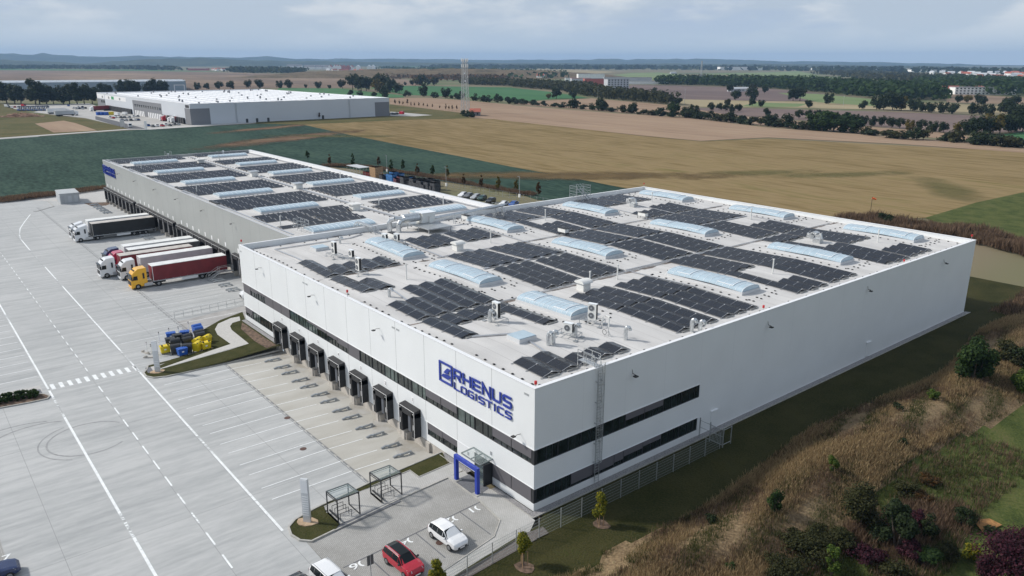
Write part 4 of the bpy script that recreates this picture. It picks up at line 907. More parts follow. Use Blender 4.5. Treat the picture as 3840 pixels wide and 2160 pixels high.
# scaffold stair at the far parapet, stairway over the parapet, duct run
def stile(p0, rz, lab, name='roof_stile'):
    t = thing(name, lab, 'access steps', p0, rz); b = MB()
    for x in (-.9,.9):
        for y in (-.45,.45): b.bar((x,y,0),(x,y,1.9),.05)
    for z in (1.2,1.55,1.9):
        for y in (-.45,.45): b.bar((-.9,y,z),(.9,y,z),.045)
    b.box(-.6,.6,-.42,.42,.92,.96); b.build('frame', M['steel'], t)
    b = MB()
    for s_ in (-1,1):
        for y in (-.42,.42): b.bar((s_*1.6,y,0),(s_*.6,y,.95),.06,.12)
        for q in (.25,.5,.75): b.box(min(s_*(1.6-q),s_*(1.4-q)), max(s_*(1.6-q),s_*(1.4-q)), -.4, .4, q*.95-.03, q*.95)
    b.build('steps', M['steel'], t); register(t); return t
stile((-W+1.0, 49.6, RZ+.1), 0, 'galvanised steps with handrails over the far parapet of the white roof')
t = thing('scaffold_tower', 'galvanised scaffold stair with rails rising above the far edge of the white roof', 'scaffold', (-W+.6, 72.2, RZ)); b = MB()
for x in (-1.3,.9):
    for y in (-1.9,0,1.9): b.bar((x,y,0),(x,y,3.2),.06)
for z in (.9,1.4,2.0,2.6,3.1):
    for x in (-1.3,.9): b.bar((x,-1.9,z),(x,1.9,z),.05)
    for y in (-1.9,1.9): b.bar((-1.3,y,z),(.9,y,z),.05)
b.build('frame', M['steel'], t); b = MB()
for y in (-.3,.5): b.bar((1.8,y+1.,0),(-.2,y-.6,2.6),.09,.16); b.bar((1.8,y+1.,1.),(-.2,y-.6,3.5),.06)
b.build('stair', M['steel'], t)
t = thing('roof_gangway', 'galvanised gangway crossing the parapet from the grey roof to the white roof', 'gangway', (-W+.5, 21.6, 0)); b = MB()
for y in (0,.8): b.bar((-3.4,y,12.35),(2.2,y,12.35),.1,.14); b.bar((2.2,y,12.35),(3.6,y,RZ+.1),.08,.12); b.bar((-3.4,y,12.35),(-4.4,y,11.3),.08,.12)
for x in (-3.2,.9,2.1):
    for y in (0,.8): b.bar((x,y,RZ),(x,y,12.3),.07)
b.box(-3.4,2.2,.05,.75,12.42,12.45); b.build('deck', M['steel'], t)
t = thing('scaffold_tower', 'small galvanised guard rail frame on the grey roof beside the parapet', 'guard rail', (-78.5, 14.2, 11.0)); b = MB()
for x in (-1.6,0,1.6):
    for y in (-.7,.7): b.bar((x,y,0),(x,y,1.9),.06)
for z in (.6,1.2,1.85):
    for y in (-.7,.7): b.bar((-1.6,y,z),(1.6,y,z),.05)
    for x in (-1.6,1.6): b.bar((x,-.7,z),(x,.7,z),.05)
b.build('frame', M['steel'], t)
# air handling duct
q0 = (-65.6, 24.6); t = thing('ventilation_duct', 'galvanised air duct with bends leading to a white fan box on a steel frame', 'duct', (q0[0], q0[1], RZ)); b = MB()
b.path([(-1.2,.3,0),(-1.2,.3,1.7),(-1.0,.5,2.1),(-.5,1.,2.3),(.2,2.2,2.3)], .42, 12); b.path([(.6,1.0,0),(.6,1.0,1.5),(.55,1.4,2.0),(.4,2.2,2.2)], .42, 12); b.cyl((.2,2.1,2.25),(.2,5.2,2.25),.75,n=14)
b.build('duct_bends', M['duct'], t); b = MB(); b.box(-.9,1.2,5.4,8.0,1.2,2.9); b.build('fan_box', M['acwhite'], t)
b = MB(); b.box(-1.05,1.35,5.25,8.15,2.9,2.98); b.build('fan_box_lid', M['rib'], t); b = MB(); b.box(1.22,1.7,6.6,7.4,1.2,2.3); b.build('control_box', M['acwhite'], t)
b = MB(); b.box(-1.2,5.8,3.6,8.4,.98,1.16)
for x in (-1.1,2.4,5.6):
    for y in (3.8,8.2): b.bar((x,y,0),(x,y,1.),.12)
b.build('steel_frame', M['steel'], t); b = MB(); b.cyl((.6,8.0,1.7),(.3,24.0,2.2),.3,n=12)
for y in (12.5,17,21.5,23.6): b.bar((.3,y,0),(.3,y,1.9),.1); b.bar((.8,y,0),(.8,y,1.9),.1)
b.build('long_duct', M['duct'], t)
# condensers on frames
def fanface(b, x, y, z, r, mi, ax=-1):
    b.cyl((x, y, z), (x, y-.03, z), r, n=16, mi=mi); b.cyl((x, y-.03, z), (x, y-.05, z), r*.28, n=10, mi=mi+1)
def condenser(p, rz, lab, dbl=True, zf=zroof, fans=True, grp=None):
    x, y = p; t = thing('air_conditioner', lab, 'air conditioner', (x, y, zf(x)), rz, grp)
    h = 1.75 if dbl else 1.0; b = MB(); b.box(-.5,.5,-.2,.22,.55,.55+h)
    c = b.build('casing', M['acwhite'], t); b = MB(); b.box(.5,.515,-.17,.19,.62,.5+h); b.box(-.46,.46,.22,.235,.62,.5+h); b.build('grille', M['ink'], c)
    for zz in ((.99,1.85) if dbl else (1.05,)):
        b = MB(); fanface(b, -.08, -.2, zz, .33, 0); b.build('fan', [M['doorgrey'], M['psilver']], c)
    b = MB(); b.box(-.52,.52,-.22,.24,.55+h,.6+h); b.build('lid', M['rib'], c)
    b = MB()
    for yy in (-.75,.75): b.bar((-1.2,yy,.5),(1.2,yy,.5),.06)
    for xx in (-1.2,1.2): b.bar((xx,-.75,.5),(xx,.75,.5),.06); 
    for xx in (-1.2,1.2):
        for yy in (-.75,.75): b.bar((xx,yy,0),(xx,yy,.5),.05); b.box(xx-.22,xx+.22,yy-.22,yy+.22,0,.05)
    b.bar((-.5,-.75,.53),(-.5,.75,.53),.06); b.bar((.5,-.75,.53),(.5,.75,.53),.06)
    b.build('stand', M['steel'], t); register(t); return t
g = 'condensers on the white roof'
condenser((-55.6, 9.0), 0, 'tall twin-fan condenser sharing a frame with a small one, white roof', grp=g)
condenser((-52.6, 10.2), 0, 'small single-fan condenser sharing a frame with a tall one', False, grp=g)
condenser((-45.6, 7.6), 0, 'twin-fan condenser standing in front of four short panel rows', grp=g)
condenser((-17.7, 9.6), 0, 'twin-fan condenser beside a bent cowl, between panels and a square roof hatch', grp=g)
condenser((-8.9, 12.3), R(20), 'small condenser with a dark grille beside two bent cowls near the front corner', False, grp=g)
condenser((-10.3, 17.2), R(20), 'tall white condenser with a black grille at the end of the nearest skylight', grp=g)
for q, l_ in (((-58.6,19.2),'left one of two small condensers with black grilles near the gangway'),((-57.3,20.6),'right one of two small condensers with black grilles near the gangway')): condenser(q, R(10), l_, False, grp=g)
for q, l_ in (((-46.6,46.4),'low dark-topped unit on a stand in the roof valley left of the middle skylight'),((-47.6,67.4),'low dark-topped unit on a stand in the roof valley near the far panels'),((-65.5,40.0),'low dark unit by the long duct near the far parapet'),((-60.2,21.6),'low dark unit lying by the gangway foot')):
    t = thing('air_conditioner', l_, 'air conditioner', (*q, zroof(q[0]))); b = MB(); b.box(-.9,.9,-.4,.4,.5,1.1); b.build('casing', M['acwhite'], t); b = MB(); b.box(-.95,.95,-.42,.42,1.1,1.18); b.build('lid', M['ink'], t)
    b = MB(); [b.bar((xx,yy,0),(xx,yy,.5),.06) for xx in (-.9,.9) for yy in (-.4,.4)]; b.build('stand', M['darksteel'], t)
t = thing('weather_mast', 'thin white weather mast with coiled cable on the roof right of the nearest skylight', 'mast', (-6.6, 15.9, zroof(-6.6))); b = MB()
b.cyl((0,0,0),(0,0,1.0),.03,n=6); [b.bar((0,0,.6),(math.cos(a)*.45,math.sin(a)*.45,0),.03) for a in (0,2.1,4.2)]; b.build('tripod', M['steel'], t); b = MB(); b.cyl((0,0,1.),(0,0,2.1),.08,n=8); b.box(-.5,.1,-.05,.05,2.1,2.2); b.build('sensor', M['acwhite'], t)
b = MB(); b.path([(-.5+.28*math.cos(a), -.1, .35+.28*math.sin(a)) for a in [i*math.pi/6 for i in range(13)]], .025, 6); b.build('cable_coil', M['ink'], t)
# ------------------------------------------------------------------ solar arrays
pw, ps = 1.075, 1.12
def panel_mesh(name, far):
    b = MB(); e = .03; s_ = 1 if not far else -1
    za, zb = .14, .40; y0, y1 = (.02, 1.10) if not far else (2.24, 1.16)
    zz = lambda y: za+(zb-za)*abs(y-y0)/abs(y1-y0)
    def q(x0, x1, ya, yb, off, mi): 
        P = [(x0, ya, zz(ya)+off), (x1, ya, zz(ya)+off), (x1, yb, zz(yb)+off), (x0, yb, zz(yb)+off)]
        b.quad(*P, mi=mi)
    q(.012, pw-.012, y0, y1, 0, 1); q(.045, pw-.045, y0+s_*.035, y1-s_*.035, .006, 0)
    q(.012, pw-.012, y1, y0, -.035, 1)
    b.quad((.012,y1,zb),(pw-.012,y1,zb),(pw-.012,y1,zb-.035),(.012,y1,zb-.035), mi=1); b.quad((.012,y0,za),(pw-.012,y0,za),(pw-.012,y0,za-.035),(.012,y0,za-.035), mi=1)
    o = b.build(name, [M['pv'], M['pvf']]); me = o.data; bpy.data.objects.remove(o); return me
PN, PF = panel_mesh('solar_panel', False), panel_mesh('solar_panel_back', True)
def array(strips, lab, zf, rz=0., grp=None):
    """strips: (x0, y, n) rows in array space along the row direction; one rack, one thing"""
    ox, oy = strips[0][0], strips[0][1]
    if rz: ox, oy = strips[0][3]
    t = thing('solar_array', lab, 'solar panels', (ox, oy, 0), rz, grp)
    for st in strips:
        x0, y, n = st[:3]
        lx, ly = (x0-strips[0][0], y-strips[0][1])
        wz = (lambda u: zf(ox+u)) if not rz else (lambda u: zf(ox, oy))
        for i in range(n):
            z = wz(lx+(i+.5)*pw) if not rz else zf(ox-(ly+1.1))
            sl = (wz(lx+(i+1)*pw)-wz(lx+i*pw))/pw if not rz else 0
            for me in (PN, PF):
                o = bpy.data.objects.new('solar_panel', me); C.objects.link(o); o.parent = t; o.location = (lx+i*pw, ly, z-sl*pw/2); o.rotation_euler = (0, -math.atan(sl), 0)
        rk = MB(); zq = [wz(lx+i*pw) if not rz else zf(ox-(ly+1.1)) for i in (0, n)]
        for yy in (ly+.06, ly+1.14, ly+2.2): rk.bar((lx, yy, zq[0]+.08), (lx+n*pw, yy, zq[1]+.08), .04)
        for i in range(0, n+1, 2):
            u = lx+i*pw; z = wz(u) if not rz else zf(ox-(ly+1.1))
            rk.box(u-.025, u+.025, ly-.28, ly+2.4, z+.03, z+.09); rk.bar((u, ly+.02, z+.15), (u, ly+1.12, z+.425), .035); rk.bar((u, ly+2.24, z+.15), (u, ly+1.14, z+.425), .03); rk.box(u-.06, u+.06, ly+1.08, ly+1.2, z+.40, z+.47)
        u = lx+n*pw; z = wz(u) if not rz else zf(ox-(ly+1.1)); bl = MB(); bl.box(u+.02, u+.3, ly+.5, ly+1.9, z, z+.13); bl.build('ballast', M['ballast'], t); rk.build('mounting_rail', M['rail'], t)
    return t
def blk(x0, ys, n, lab, extra=()):
    return array([(x0, y, n) for y in ys]+list(extra), lab, zroof, grp='solar arrays on the white roof')
r1 = [3.2+2.35*k for k in range(5)]; r2a = [22.5, 24.85, 27.2]; r2b = [30.2, 32.55, 34.9]; r3a = [45.7, 48.05, 50.4]; r3b = [53.5, 55.85, 58.2]; r4a = [68.6, 70.95, 73.3]; r4b = [76.1, 78.5, 80.9]
A_ = []
def add(*a, **k): A_.append(blk(*a, **k))
add(-55.3, r1[:1], 8, '', [(-51.05, y, 4) for y in r1[1:]])
add(-45.3, r1[:1], 8, '', [(-41.7, r1[1], 5)])
add(-30.3, r1[:2], 6, '', [(-34.75, y, 10) for y in r1[2:]])
add(-23.0, r1[:1], 7, '', [(-23.0, r1[1], 3), (-23.0, r1[2], 3), (-23.0, r1[3], 3), (-23.0, r1[4], 9)])
add(-6.9, r1[:2], 4, '', [(-4.85, y, 2) for y in r1[2:]])
add(-58.2, r2a, 6, ''); add(-58.2, r2b, 6, ''); add(-45.9, r2a, 9, ''); add(-45.9, r2b, 9, ''); add(-34.9, r2a, 10, ''); add(-34.9, r2b, 10, '')
add(-19.35, r2a, 7, '', [(-11.4, y, 8) for y in r2a]); add(-19.35, r2b, 7, '', [(-11.4, y, 8) for y in r2b])
add(-67.5, r3a, 8, '', [(-57.9, r3a[0], 10), (-53.9, r3a[1], 6), (-53.9, r3a[2], 6)]); add(-67.7, r3b, 8, '', [(-57.9, y, 10) for y in r3b])
add(-45.9, r3a, 9, ''); add(-46., r3b, 9, ''); add(-35.2, r3a, 10, ''); add(-35.3, r3b, 10, '')
add(-23.3, r3a, 9, '', [(-13.6, r3a[0], 10), (-7.0, r3a[1], 4), (-7.0, r3a[2], 4)]); add(-23.3, r3b, 9, '', [(-13.6, y, 10) for y in r3b])
add(-67.9, r4a, 8, ''); add(-67.8, r4b, 8, ''); add(-51.4, r4a, 4, ''); add(-53.7, r4b, 6, ''); add(-45.9, r4a, 9, ''); add(-46., r4b, 9, ''); add(-35.2, r4a, 10, ''); add(-30.5, r4b, 6, '')
add(-23.1, r4a, 3, '', [(-19.1, r4a[0], 15), (-13.4, r4a[1], 10), (-13.4, r4a[2], 10)]); add(-23.2, r4b, 10, ''); add(-7.1, r4b, 4, '')
rowname = {0:'along the dock wall', 1:'just past skylight row one', 2:'just before skylight row two', 3:'just past skylight row two', 4:'just before skylight row three', 5:'just past skylight row three', 6:'just before the last skylights'}
rows_ = {}
for a in A_:
    y = a.location.y; k = 0 if y < 10 else 1 if y < 28 else 2 if y < 40 else 3 if y < 51 else 4 if y < 62 else 5 if y < 74 else 6
    rows_.setdefault(k, []).append(a)
for k, L_ in rows_.items():
    L_.sort(key=lambda o: o.location.x)
    for i, o in enumerate(L_): o['label'] = 'solar panels on the white roof %s, %s' % (rowname[k], onum(i, len(L_)))
# ------------------------------------------------------------------ the grey warehouse behind
GX0, GX1, GY0, GY1, GH, GR = -203.4, -69.85, 9.5, 53.4, 11.5, 10.85
gw = thing('grey_warehouse', 'long grey warehouse with a row of black loading docks and a panel covered roof', 'warehouse')
b = MB(); b.box(GX0, GX1, GY0, GY0+.3, .0, GH); b.box(GX0, GX0+.3, GY0+.3, GY1, .0, GH); b.box(GX0+.3, GX1, GY1-.3, GY1, .0, GH)
x = GX0+2.2
while x < GX1-2: b.box(x-.035, x+.035, GY0-.004, GY0+.02, .2, GH-.02, mi=1); x += 4.62
gwall = b.build('wall', [M['grey_clad'], M['joint']], gw)
b = MB(); b.box(GX0-.02, GX1, GY0-.02, GY0+.2, G-.05, -.004); b.box(GX0-.02, GX0+.2, GY0+.2, GY1, G-.05, -.004); b.build('plinth', M['plinth'], gw)
b = MB(); b.box(GX0-.05, GX1, GY0-.05, GY0+.36, GH, GH+.06); b.box(GX0-.05, GX0+.36, GY0+.36, GY1-.36, GH, GH+.06); b.box(GX0-.05, GX1, GY1-.36, GY1+.05, GH, GH+.06); b.build('parapet_coping', mat('grey_coping', (.5,.51,.52), .4), gw)
b = MB(); b.box(GX0+.31, GX1, GY1-.9, GY1-.31, GR, GH+.02); b.build('parapet_inner_lining', M['trim'], gw)
b = MB(); b.bar((GX0+2, GY0+.8, GH+.15), (GX1-3, GY0+.8, GH+.15), .3, .12); b.bar((GX0+3, GY1-2.2, GR+.2), (GX1-3, GY1-2.2, GR+.2), .3, .1); b.build('cable_trays', M['rail'], gw)
b = MB()
for x in (-180,-157.,-134.,-111.): b = MB(); b.bar((x-2.6, GY0+.9, GH+.25), (x+2.2, GY0+.9, GH+.25), .55, .3); b.build('tray_crossing', M['darksteel'], gw)
zg = lambda x, y=0: GR
b = MB(); b.quad((GX0+.3,GY0+.3,GR),(GX1,GY0+.3,GR),(GX1,GY1-.3,GR),(GX0+.3,GY1-.3,GR)); groof = b.build('roof', M['roof'], gw)
b = MB(); y = 11.
while y < 53: b.box(GX0+.4, GX1-.1, y, y+.06, GR+.002, GR+.006); y += 2.0
b.build('roof_seams', M['lap'], groof)
b = MB()
for k in range(6):
    for yy in (14.6, 37.3): 
        for q in range(12):
            x = -194.5+23*k-1.3; b.box(x-.1, x+.1, yy+q, yy+q+.18, GR, GR+.1); x += 7.; b.box(x-.1, x+.1, yy+q, yy+q+.18, GR, GR+.1)
for x in range(-200, -72, 2):
    for yy in (32.5, 34.6): b.box(x-.12, x+.12, yy, yy+.2, GR, GR+.12)
tag(b.build('roof_markers', M['rubber'], groof), kind='stuff')
b = MB(); b.bar((GX0+4, 33.4, GR+.12), (GX1-3, 33.4, GR+.12), .35, .1); b.bar((GX0+4, 32.9, GR+.1), (GX1-3, 32.9, GR+.1), .1, .08); b.build('roof_trays', M['rail'], groof)
for k in range(6):
    skylight(gw, -194.2+23.05*k, 14.6, 4.3, 12.2, 'y', zg, False, .5, .3); skylight(gw, -197.4+23.3*k if k else -197.2, 37.4, 4.2, 11.0, 'y', zg, False, .5, .3)
nums = 0
for g0, n in ((-203.2,8),(-168.4,8),(-134.3,8),(-99.6,2)):
    for k in range(n): dock(gw, g0+2.05+3.98*k if g0 > -203 else g0+2.1+4.05*k, GY0, .25, 3.75, 3.75, '', .62, 4.0, .8, True)
for x in (-182,-165.3,-147.6,-130.6,-113.1,-96.1): flood(gw, (x-2, GY0, 9.6))
def vent_at(x, y, hood=True):
    b = MB(); b.box(x-.8, x+.8, y-.8, y+.8, GR-.05, GR+1.1); v = b.build('roof_vent', M['acwhite'], gw); c = MB(); c.prism([(x-1.15,y-1.1),(x+1.15,y-1.1),(x+1.15,y+1.1),(x-1.15,y+1.1)], GR+1.12, lambda px, py: GR+1.5-.12*abs(px-x)); c.build('vent_hood', M['acwhite'] if hood else M['duct'], v)
vent_at(*(-90.25, 30.75)); vent_at(*(-182.36, 30.68)); vent_at(*(-122.49, 33.34), False); vent_at(*(-148.37, 32.94), False)
for q in ((-203.09, 27.68), (-200.90, 43.60)): x, y = q; b = MB(); b.cyl((x,y,GR-.05),(x,y,GR+.8),.15,n=8); b.cyl((x,y,GR+.8),(x,y,GR+1.3),.35,n=10); b.build('vent_pipe', M['duct'], gw)
for q in ((-131.25, 13.28), (-179.47, 13.99), (-84.93, 13.13), (-90.24, 36.19), (-184.80, 36.82), (-84.40, 47.85), (-130.04, 47.92)): pipe(q, 1.6, .1, gw, lambda x: GR)
b = MB()
for x, y in ((-200.5,27),): [b.bar((x+dx,y+dy,GR),(x+dx,y+dy,13),.06) for dx in (-.8,.8) for dy in (-.8,.8)]; [b.bar((x-.8,y+dy,z),(x+.8,y+dy,z),.05) for dy in (-.8,.8) for z in (12.,12.5,13)]
b.build('ladder_cage', M['steel'], gw)
B_ = []
def rblk(xe, y0, rows, n, skip=()):
    """rows run along y; successive rows step in -x from xe"""
    st = [(y0, 0+2.35*k, n) for k in range(rows)]; st = [s_ for i, s_ in enumerate(st) if i not in skip]
    o = array([(s_[0], s_[1], s_[2], (xe, y0)) for s_ in st], '', lambda x, y=0: GR, R(90), 'solar arrays on the grey roof'); B_.append(o)
    return o
for k in range(5):
    xe = -104.0-23.05*k+(.4 if k else 0)
    rw = 6 if k < 4 else 4
    rblk(xe+ (0 if k < 4 else 0), 12.0, rw, 8); rblk(xe, 20.9, rw, 10 if k != 4 else 9)
    rblk(xe-3., 35.0, rw if k in (0,1,2) else 4, 8); rblk(xe-3., 43.8, rw if k != 3 else 4, 7)
rblk(-81.6, 12.0, 1, 8); rblk(-84.2, 16.0, 2, 4); rblk(-88.9, 12.0, 3, 8); rblk(-81.6, 20.9, 3, 7); rblk(-89.4, 20.9, 3, 9); rblk(-84.5, 35., 3, 7); rblk(-84.5, 43., 3, 7); rblk(-91.8, 37., 2, 6); rblk(-91.8, 43.8, 2, 7)
rws = {}
for o in B_: rws.setdefault(0 if o.location.y < 18 else 1 if o.location.y < 30 else 2 if o.location.y < 41 else 3, []).append(o)
RN = ['along the dock side', 'left of the middle walkway', 'right of the middle walkway', 'along the rear parapet']
for k, L_ in rws.items():
    L_.sort(key=lambda o: o.location.x)
    for i, o in enumerate(L_): o['label'] = 'solar panels %s of the grey roof, %s from the far end' % (RN[k], ORD[i])
register(gw)
# ------------------------------------------------------------------ lettering
GL = {  # wide techno capitals on a 10 x 10 grid; each stroke is a polyline
 'R': [[(.8,0),(.8,9.2),(8.2,9.2),(9.2,8.2),(9.2,5.2),(8.2,4.2),(1.7,4.2)],[(5.2,3.3),(9,0)]], 'H': [[(.8,0),(.8,10)],[(9.2,0),(9.2,10)],[(1.6,5),(8.4,5)]],
 'E': [[(9.6,9.2),(.8,9.2),(.8,.8),(9.6,.8)],[(1.7,5),(9.2,5)]], 'N': [[(.8,0),(.8,9.6),(9.2,.4),(9.2,10)]], 'U': [[(.8,10),(.8,1.8),(1.8,.8),(8.2,.8),(9.2,1.8),(9.2,10)]],
 'S': [[(9.4,9.2),(1.8,9.2),(.8,8.2),(.8,6),(1.8,5),(8.2,5),(9.2,4),(9.2,1.8),(8.2,.8),(.6,.8)]], 'L': [[(.8,10),(.8,.8),(9.6,.8)]],
 'O': [[(5,9.2),(1.8,9.2),(.8,8.2),(.8,1.8),(1.8,.8),(8.2,.8),(9.2,1.8),(9.2,8.2),(8.2,9.2),(4.99,9.2)]], 'G': [[(9.4,9.2),(1.8,9.2),(.8,8.2),(.8,1.8),(1.8,.8),(9.2,.8),(9.2,4.8),(5.4,4.8)]],
 'I': [[(5,0),(5,10)]], 'T': [[(0,9.2),(10,9.2)],[(5,8.3),(5,0)]], 'C': [[(9.4,9.2),(1.8,9.2),(.8,8.2),(.8,1.8),(1.8,.8),(9.4,.8)]] }
def big_sign(x0, x1, z0, z1, yw, lab, d=.22):
    t = thing('company_sign', lab, 'sign', (x0, yw, z0)); Wd = x1-x0; Hh = z1-z0; fr = lambda u, v, q: (u, -q, v)
    fw_ = Hh*1.04
    b = MB(); b.ribbon([(fw_/2,.1),(.1,.1),(.1,Hh-.1),(fw_-.1,Hh-.1),(fw_-.1,.1),(fw_/2-.001,.1)], .2, fr, .04, d)
    for P in ([(.46,.32),(.8,.5),(.98,.5),(.98,.9),(.66,.72)],): pass
    em = b.build('emblem_frame', M['blue'], t); b = MB()
    s_ = Hh/2.2
    def slab(P): 
        k = len(b.v); n = len(P)
        for q in (.04, d): b.v.extend([(u*s_, -q, v*s_) for u, v in P])
        b.f.append(tuple(range(k, k+n))); b.f.append(tuple(k+n+n-1-i for i in range(n))); b.m.extend([0,0])
        for i in range(n): j = (i+1) % n; b.f.append((k+i, k+n+i, k+n+j, k+j)); b.m.append(0)
    nn = lambda P: [(u*fw_/s_, v*Hh/s_) for u, v in P]
    slab(nn([(.15,.27),(.72,.25),(.92,.45),(.33,.43)])); slab(nn([(.35,.5),(.70,.5),(.72,.6),(.89,.77),(.62,.77)]))
    b.build('emblem_wedges', M['blue'], em)
    def word(txt, zb, h, st, xa, xb, narrow='I'):
        ws = [.42 if c in narrow else 1. for c in txt]; gp = .17; tot = sum(ws)+gp*(len(txt)-1); u = (xb-xa)/tot; x = xa
        for c, wd in zip(txt, ws):
            b = MB(); sx = u*wd/10; off = 0
            if c == 'I': sx = u/10; off = -u*.29
            for s2 in GL[c]: b.ribbon([(x+off+p[0]*sx, zb+p[1]*h/10) for p in s2], st, fr, .05, d)
            b.build('letter_'+c.lower(), M['blue'], t); x += u*(wd+gp)
    word('RHENUS', Hh*.43, Hh*.53, Hh*.1, fw_+.26*s_, Wd); word('LOGISTICS', -.05*Hh, Hh*.345, Hh*.056, fw_+.28*s_, Wd)
    return t
big_sign(-14.72, -3.05, 8.0, 10.2, 0, 'large blue company sign with a square emblem near the front corner of the white warehouse', .14)
big_sign(-203.0, -189.5, 7.9, 10.3, GY0, 'blue company sign with a square emblem at the far end of the grey warehouse', .3)
# ------------------------------------------------------------------ cars
def car(kind, pm, label, loc, rz, roofm=None, detail=True, group=None, cat='car', plate=True):
    """loft along x (nose at +x), centred on y; real glass panes, wheels and lamps as parts"""
    t = thing('parked_car', label, cat, loc, rz, group)
    if kind == 'hatch':   X = [-2.08,-2.0,-1.75,-1.25,-.5,.25,.98,1.45,1.9,2.1]; TP = [.72,.98,1.3,1.44,1.47,1.42,1.0,.93,.80,.62]; BL_ = [.72,.93,.95,.93,.91,.9,.92,.89,.79,.62]; HW = [.7,.8,.86,.89,.9,.9,.89,.87,.8,.62]; g0, g1 = 1, 6
    elif kind == 'suv':   X = [-2.1,-2.05,-1.9,-1.35,-.5,.3,1.0,1.5,1.95,2.12]; TP = [.8,1.08,1.42,1.54,1.55,1.5,1.08,1.02,.92,.7]; BL_ = [.8,1.03,1.03,1.02,1.0,.99,1.01,.98,.9,.7]; HW = [.74,.82,.87,.9,.9,.9,.89,.88,.82,.66]; g0, g1 = 1, 6
    elif kind == 'estate':X = [-2.35,-2.28,-2.05,-1.4,-.5,.3,1.08,1.6,2.1,2.33]; TP = [.72,1.0,1.36,1.47,1.49,1.44,1.0,.95,.82,.6]; BL_ = [.72,.95,.96,.94,.92,.91,.92,.9,.8,.6]; HW = [.72,.82,.88,.91,.91,.91,.9,.88,.82,.62]; g0, g1 = 1, 6
    else:                 X = [-2.35,-2.25,-1.8,-1.15,-.5,.25,1.0,1.6,2.1,2.33]; TP = [.75,.98,1.06,1.38,1.45,1.4,.98,.92,.8,.6]; BL_ = [.75,.95,.97,.95,.92,.9,.91,.88,.78,.6]; HW = [.7,.8,.87,.9,.9,.9,.89,.87,.8,.62]; g0, g1 = 2, 6
    n = len(X); b = MB(); m = 12
    def ring(i):
        w_, bl, tp = HW[i], BL_[i], TP[i]; rw = w_*(.74 if tp-bl > .2 else .86); zb = .24 if 0 < i < n-1 else .34
        half = [(w_*.86, zb), (w_*.985, zb+.12), (w_, .55 if bl > .6 else bl*.9), (w_*.975, bl), (rw, tp-.05 if tp-bl > .1 else bl+.01), (rw*.72, tp)]
        return [(X[i], y, z) for y, z in half]+[(X[i], -y, z) for y, z in half[::-1]]
    for i in range(n): b.v += ring(i)
    for i in range(n-1):
        for k in range(m): a = i*m+k; c = i*m+(k+1) % m; b.f.append((a, c, c+m, a+m)); b.m.append(1 if k == m-1 else (2 if roofm and k in (5,) and g0+1 <= i < g1 else 0))
    b.f.append(tuple(range(m))); b.m.append(0); b.f.append(tuple((n-1)*m+m-1-k for k in range(m))); b.m.append(0)
    body = b.build('body', [pm, M['chassis'], roofm or pm], t, smooth=False)
    bv = body.modifiers.new('b', 'BEVEL'); bv.width = .045; bv.segments = 3; bv.limit_method = 'ANGLE'; bv.angle_limit = R(22)
    def pane(name, q, off=.012, shr=.1, parent=t, mm=None):
        q = [Vector(p) for p in q]; c = sum(q, Vector())/len(q); nrm = (q[1]-q[0]).cross(q[-1]-q[0]).normalized()
        if nrm.dot(c-Vector((0,0,.6))) < 0: nrm = -nrm
        P = [p+(c-p)*shr+nrm*off for p in q]; g = MB(); g.quad(*P); g.quad(*[p-nrm*.01 for p in P])
        k = len(P); 
        for i in range(k): g.quad(P[i], P[(i+1) % k], P[(i+1) % k]-nrm*.01, P[i]-nrm*.01)
        return g.build(name, mm or M['carglass'], parent)
    A = [ring(i) for i in range(n)]
    pane('windscreen', [A[g1][4], A[g1-1][5], A[g1-1][6], A[g1][7]] if False else [A[g1][3], A[g1-1][4], A[g1-1][5], A[g1-1][6], A[g1-1][7], A[g1][8]], .02, .07)
    pane('rear_window', [A[g0][3], A[g0+1][4], A[g0+1][5], A[g0+1][6], A[g0+1][7], A[g0][8]], .02, .16)
    for s_, (lo, hi) in ((1, (3, 4)), (-1, (8, 7))):
        for i in range(g0+1, g1-1):
            pane('side_window', [A[i][lo], A[i+1][lo], A[i+1][hi], A[i][hi]], .012, .045)
        pane('quarter_light', [A[g1-1][lo], A[g1][lo], A[g1-1][hi]], .012, .15)
    ax = (X[-1]-.82, X[0]+.78)
    for x in ax:
        for s_ in (-1, 1):
            g = MB(); g.cyl((x, s_*(.9-.2), .31), (x, s_*(.91), .31), .31, n=18); wv = g.build('wheel', M['tyre'], t)
            g = MB(); g.cyl((x, s_*.905, .31), (x, s_*.922, .31), .2, .17, n=14); g.build('rim', M['rim'], wv)
    if detail:
        for s_ in (-1, 1):
            i = n-2; pane('headlight', [(X[i]+.03, s_*(HW[i]*.62), BL_[i]-.02), (X[i]-.3, s_*(HW[i-1]*.93), BL_[i]+.05), (X[i]-.12, s_*HW[i]*1.02, BL_[i]-.13), (X[i]+.16, s_*(HW[i]*.66), BL_[i]-.16)], .02, .02, t, M['lamp'])
            pane('tail_light', [(X[1]-.03, s_*HW[1]*.72, BL_[1]-.02), (X[1]+.06, s_*HW[1]*1.0, BL_[1]), (X[1]+.02, s_*HW[1]*1.0, BL_[1]-.22), (X[0]-.01, s_*HW[0]*.8, BL_[1]-.25)], .03, .02, t, M['tail'])
            g = MB(); x = X[g1]-.25; g.box(x-.06, x+.08, min(s_*.9, s_*1.06), max(s_*.9, s_*1.06), BL_[g1]+.0, BL_[g1]+.13); g.build('mirror', pm if kind != 'suv' else M['pblack'], t)
        g = MB(); g.box(X[-1]-.02, X[-1]+.015, -.5, .5, .33, .5); g.build('grille', M['chassis'], t)
        g = MB(); g.box(X[-1]+.016, X[-1]+.026, -.26, .26, .36, .47); g.build('number_plate', M['plate'], t)
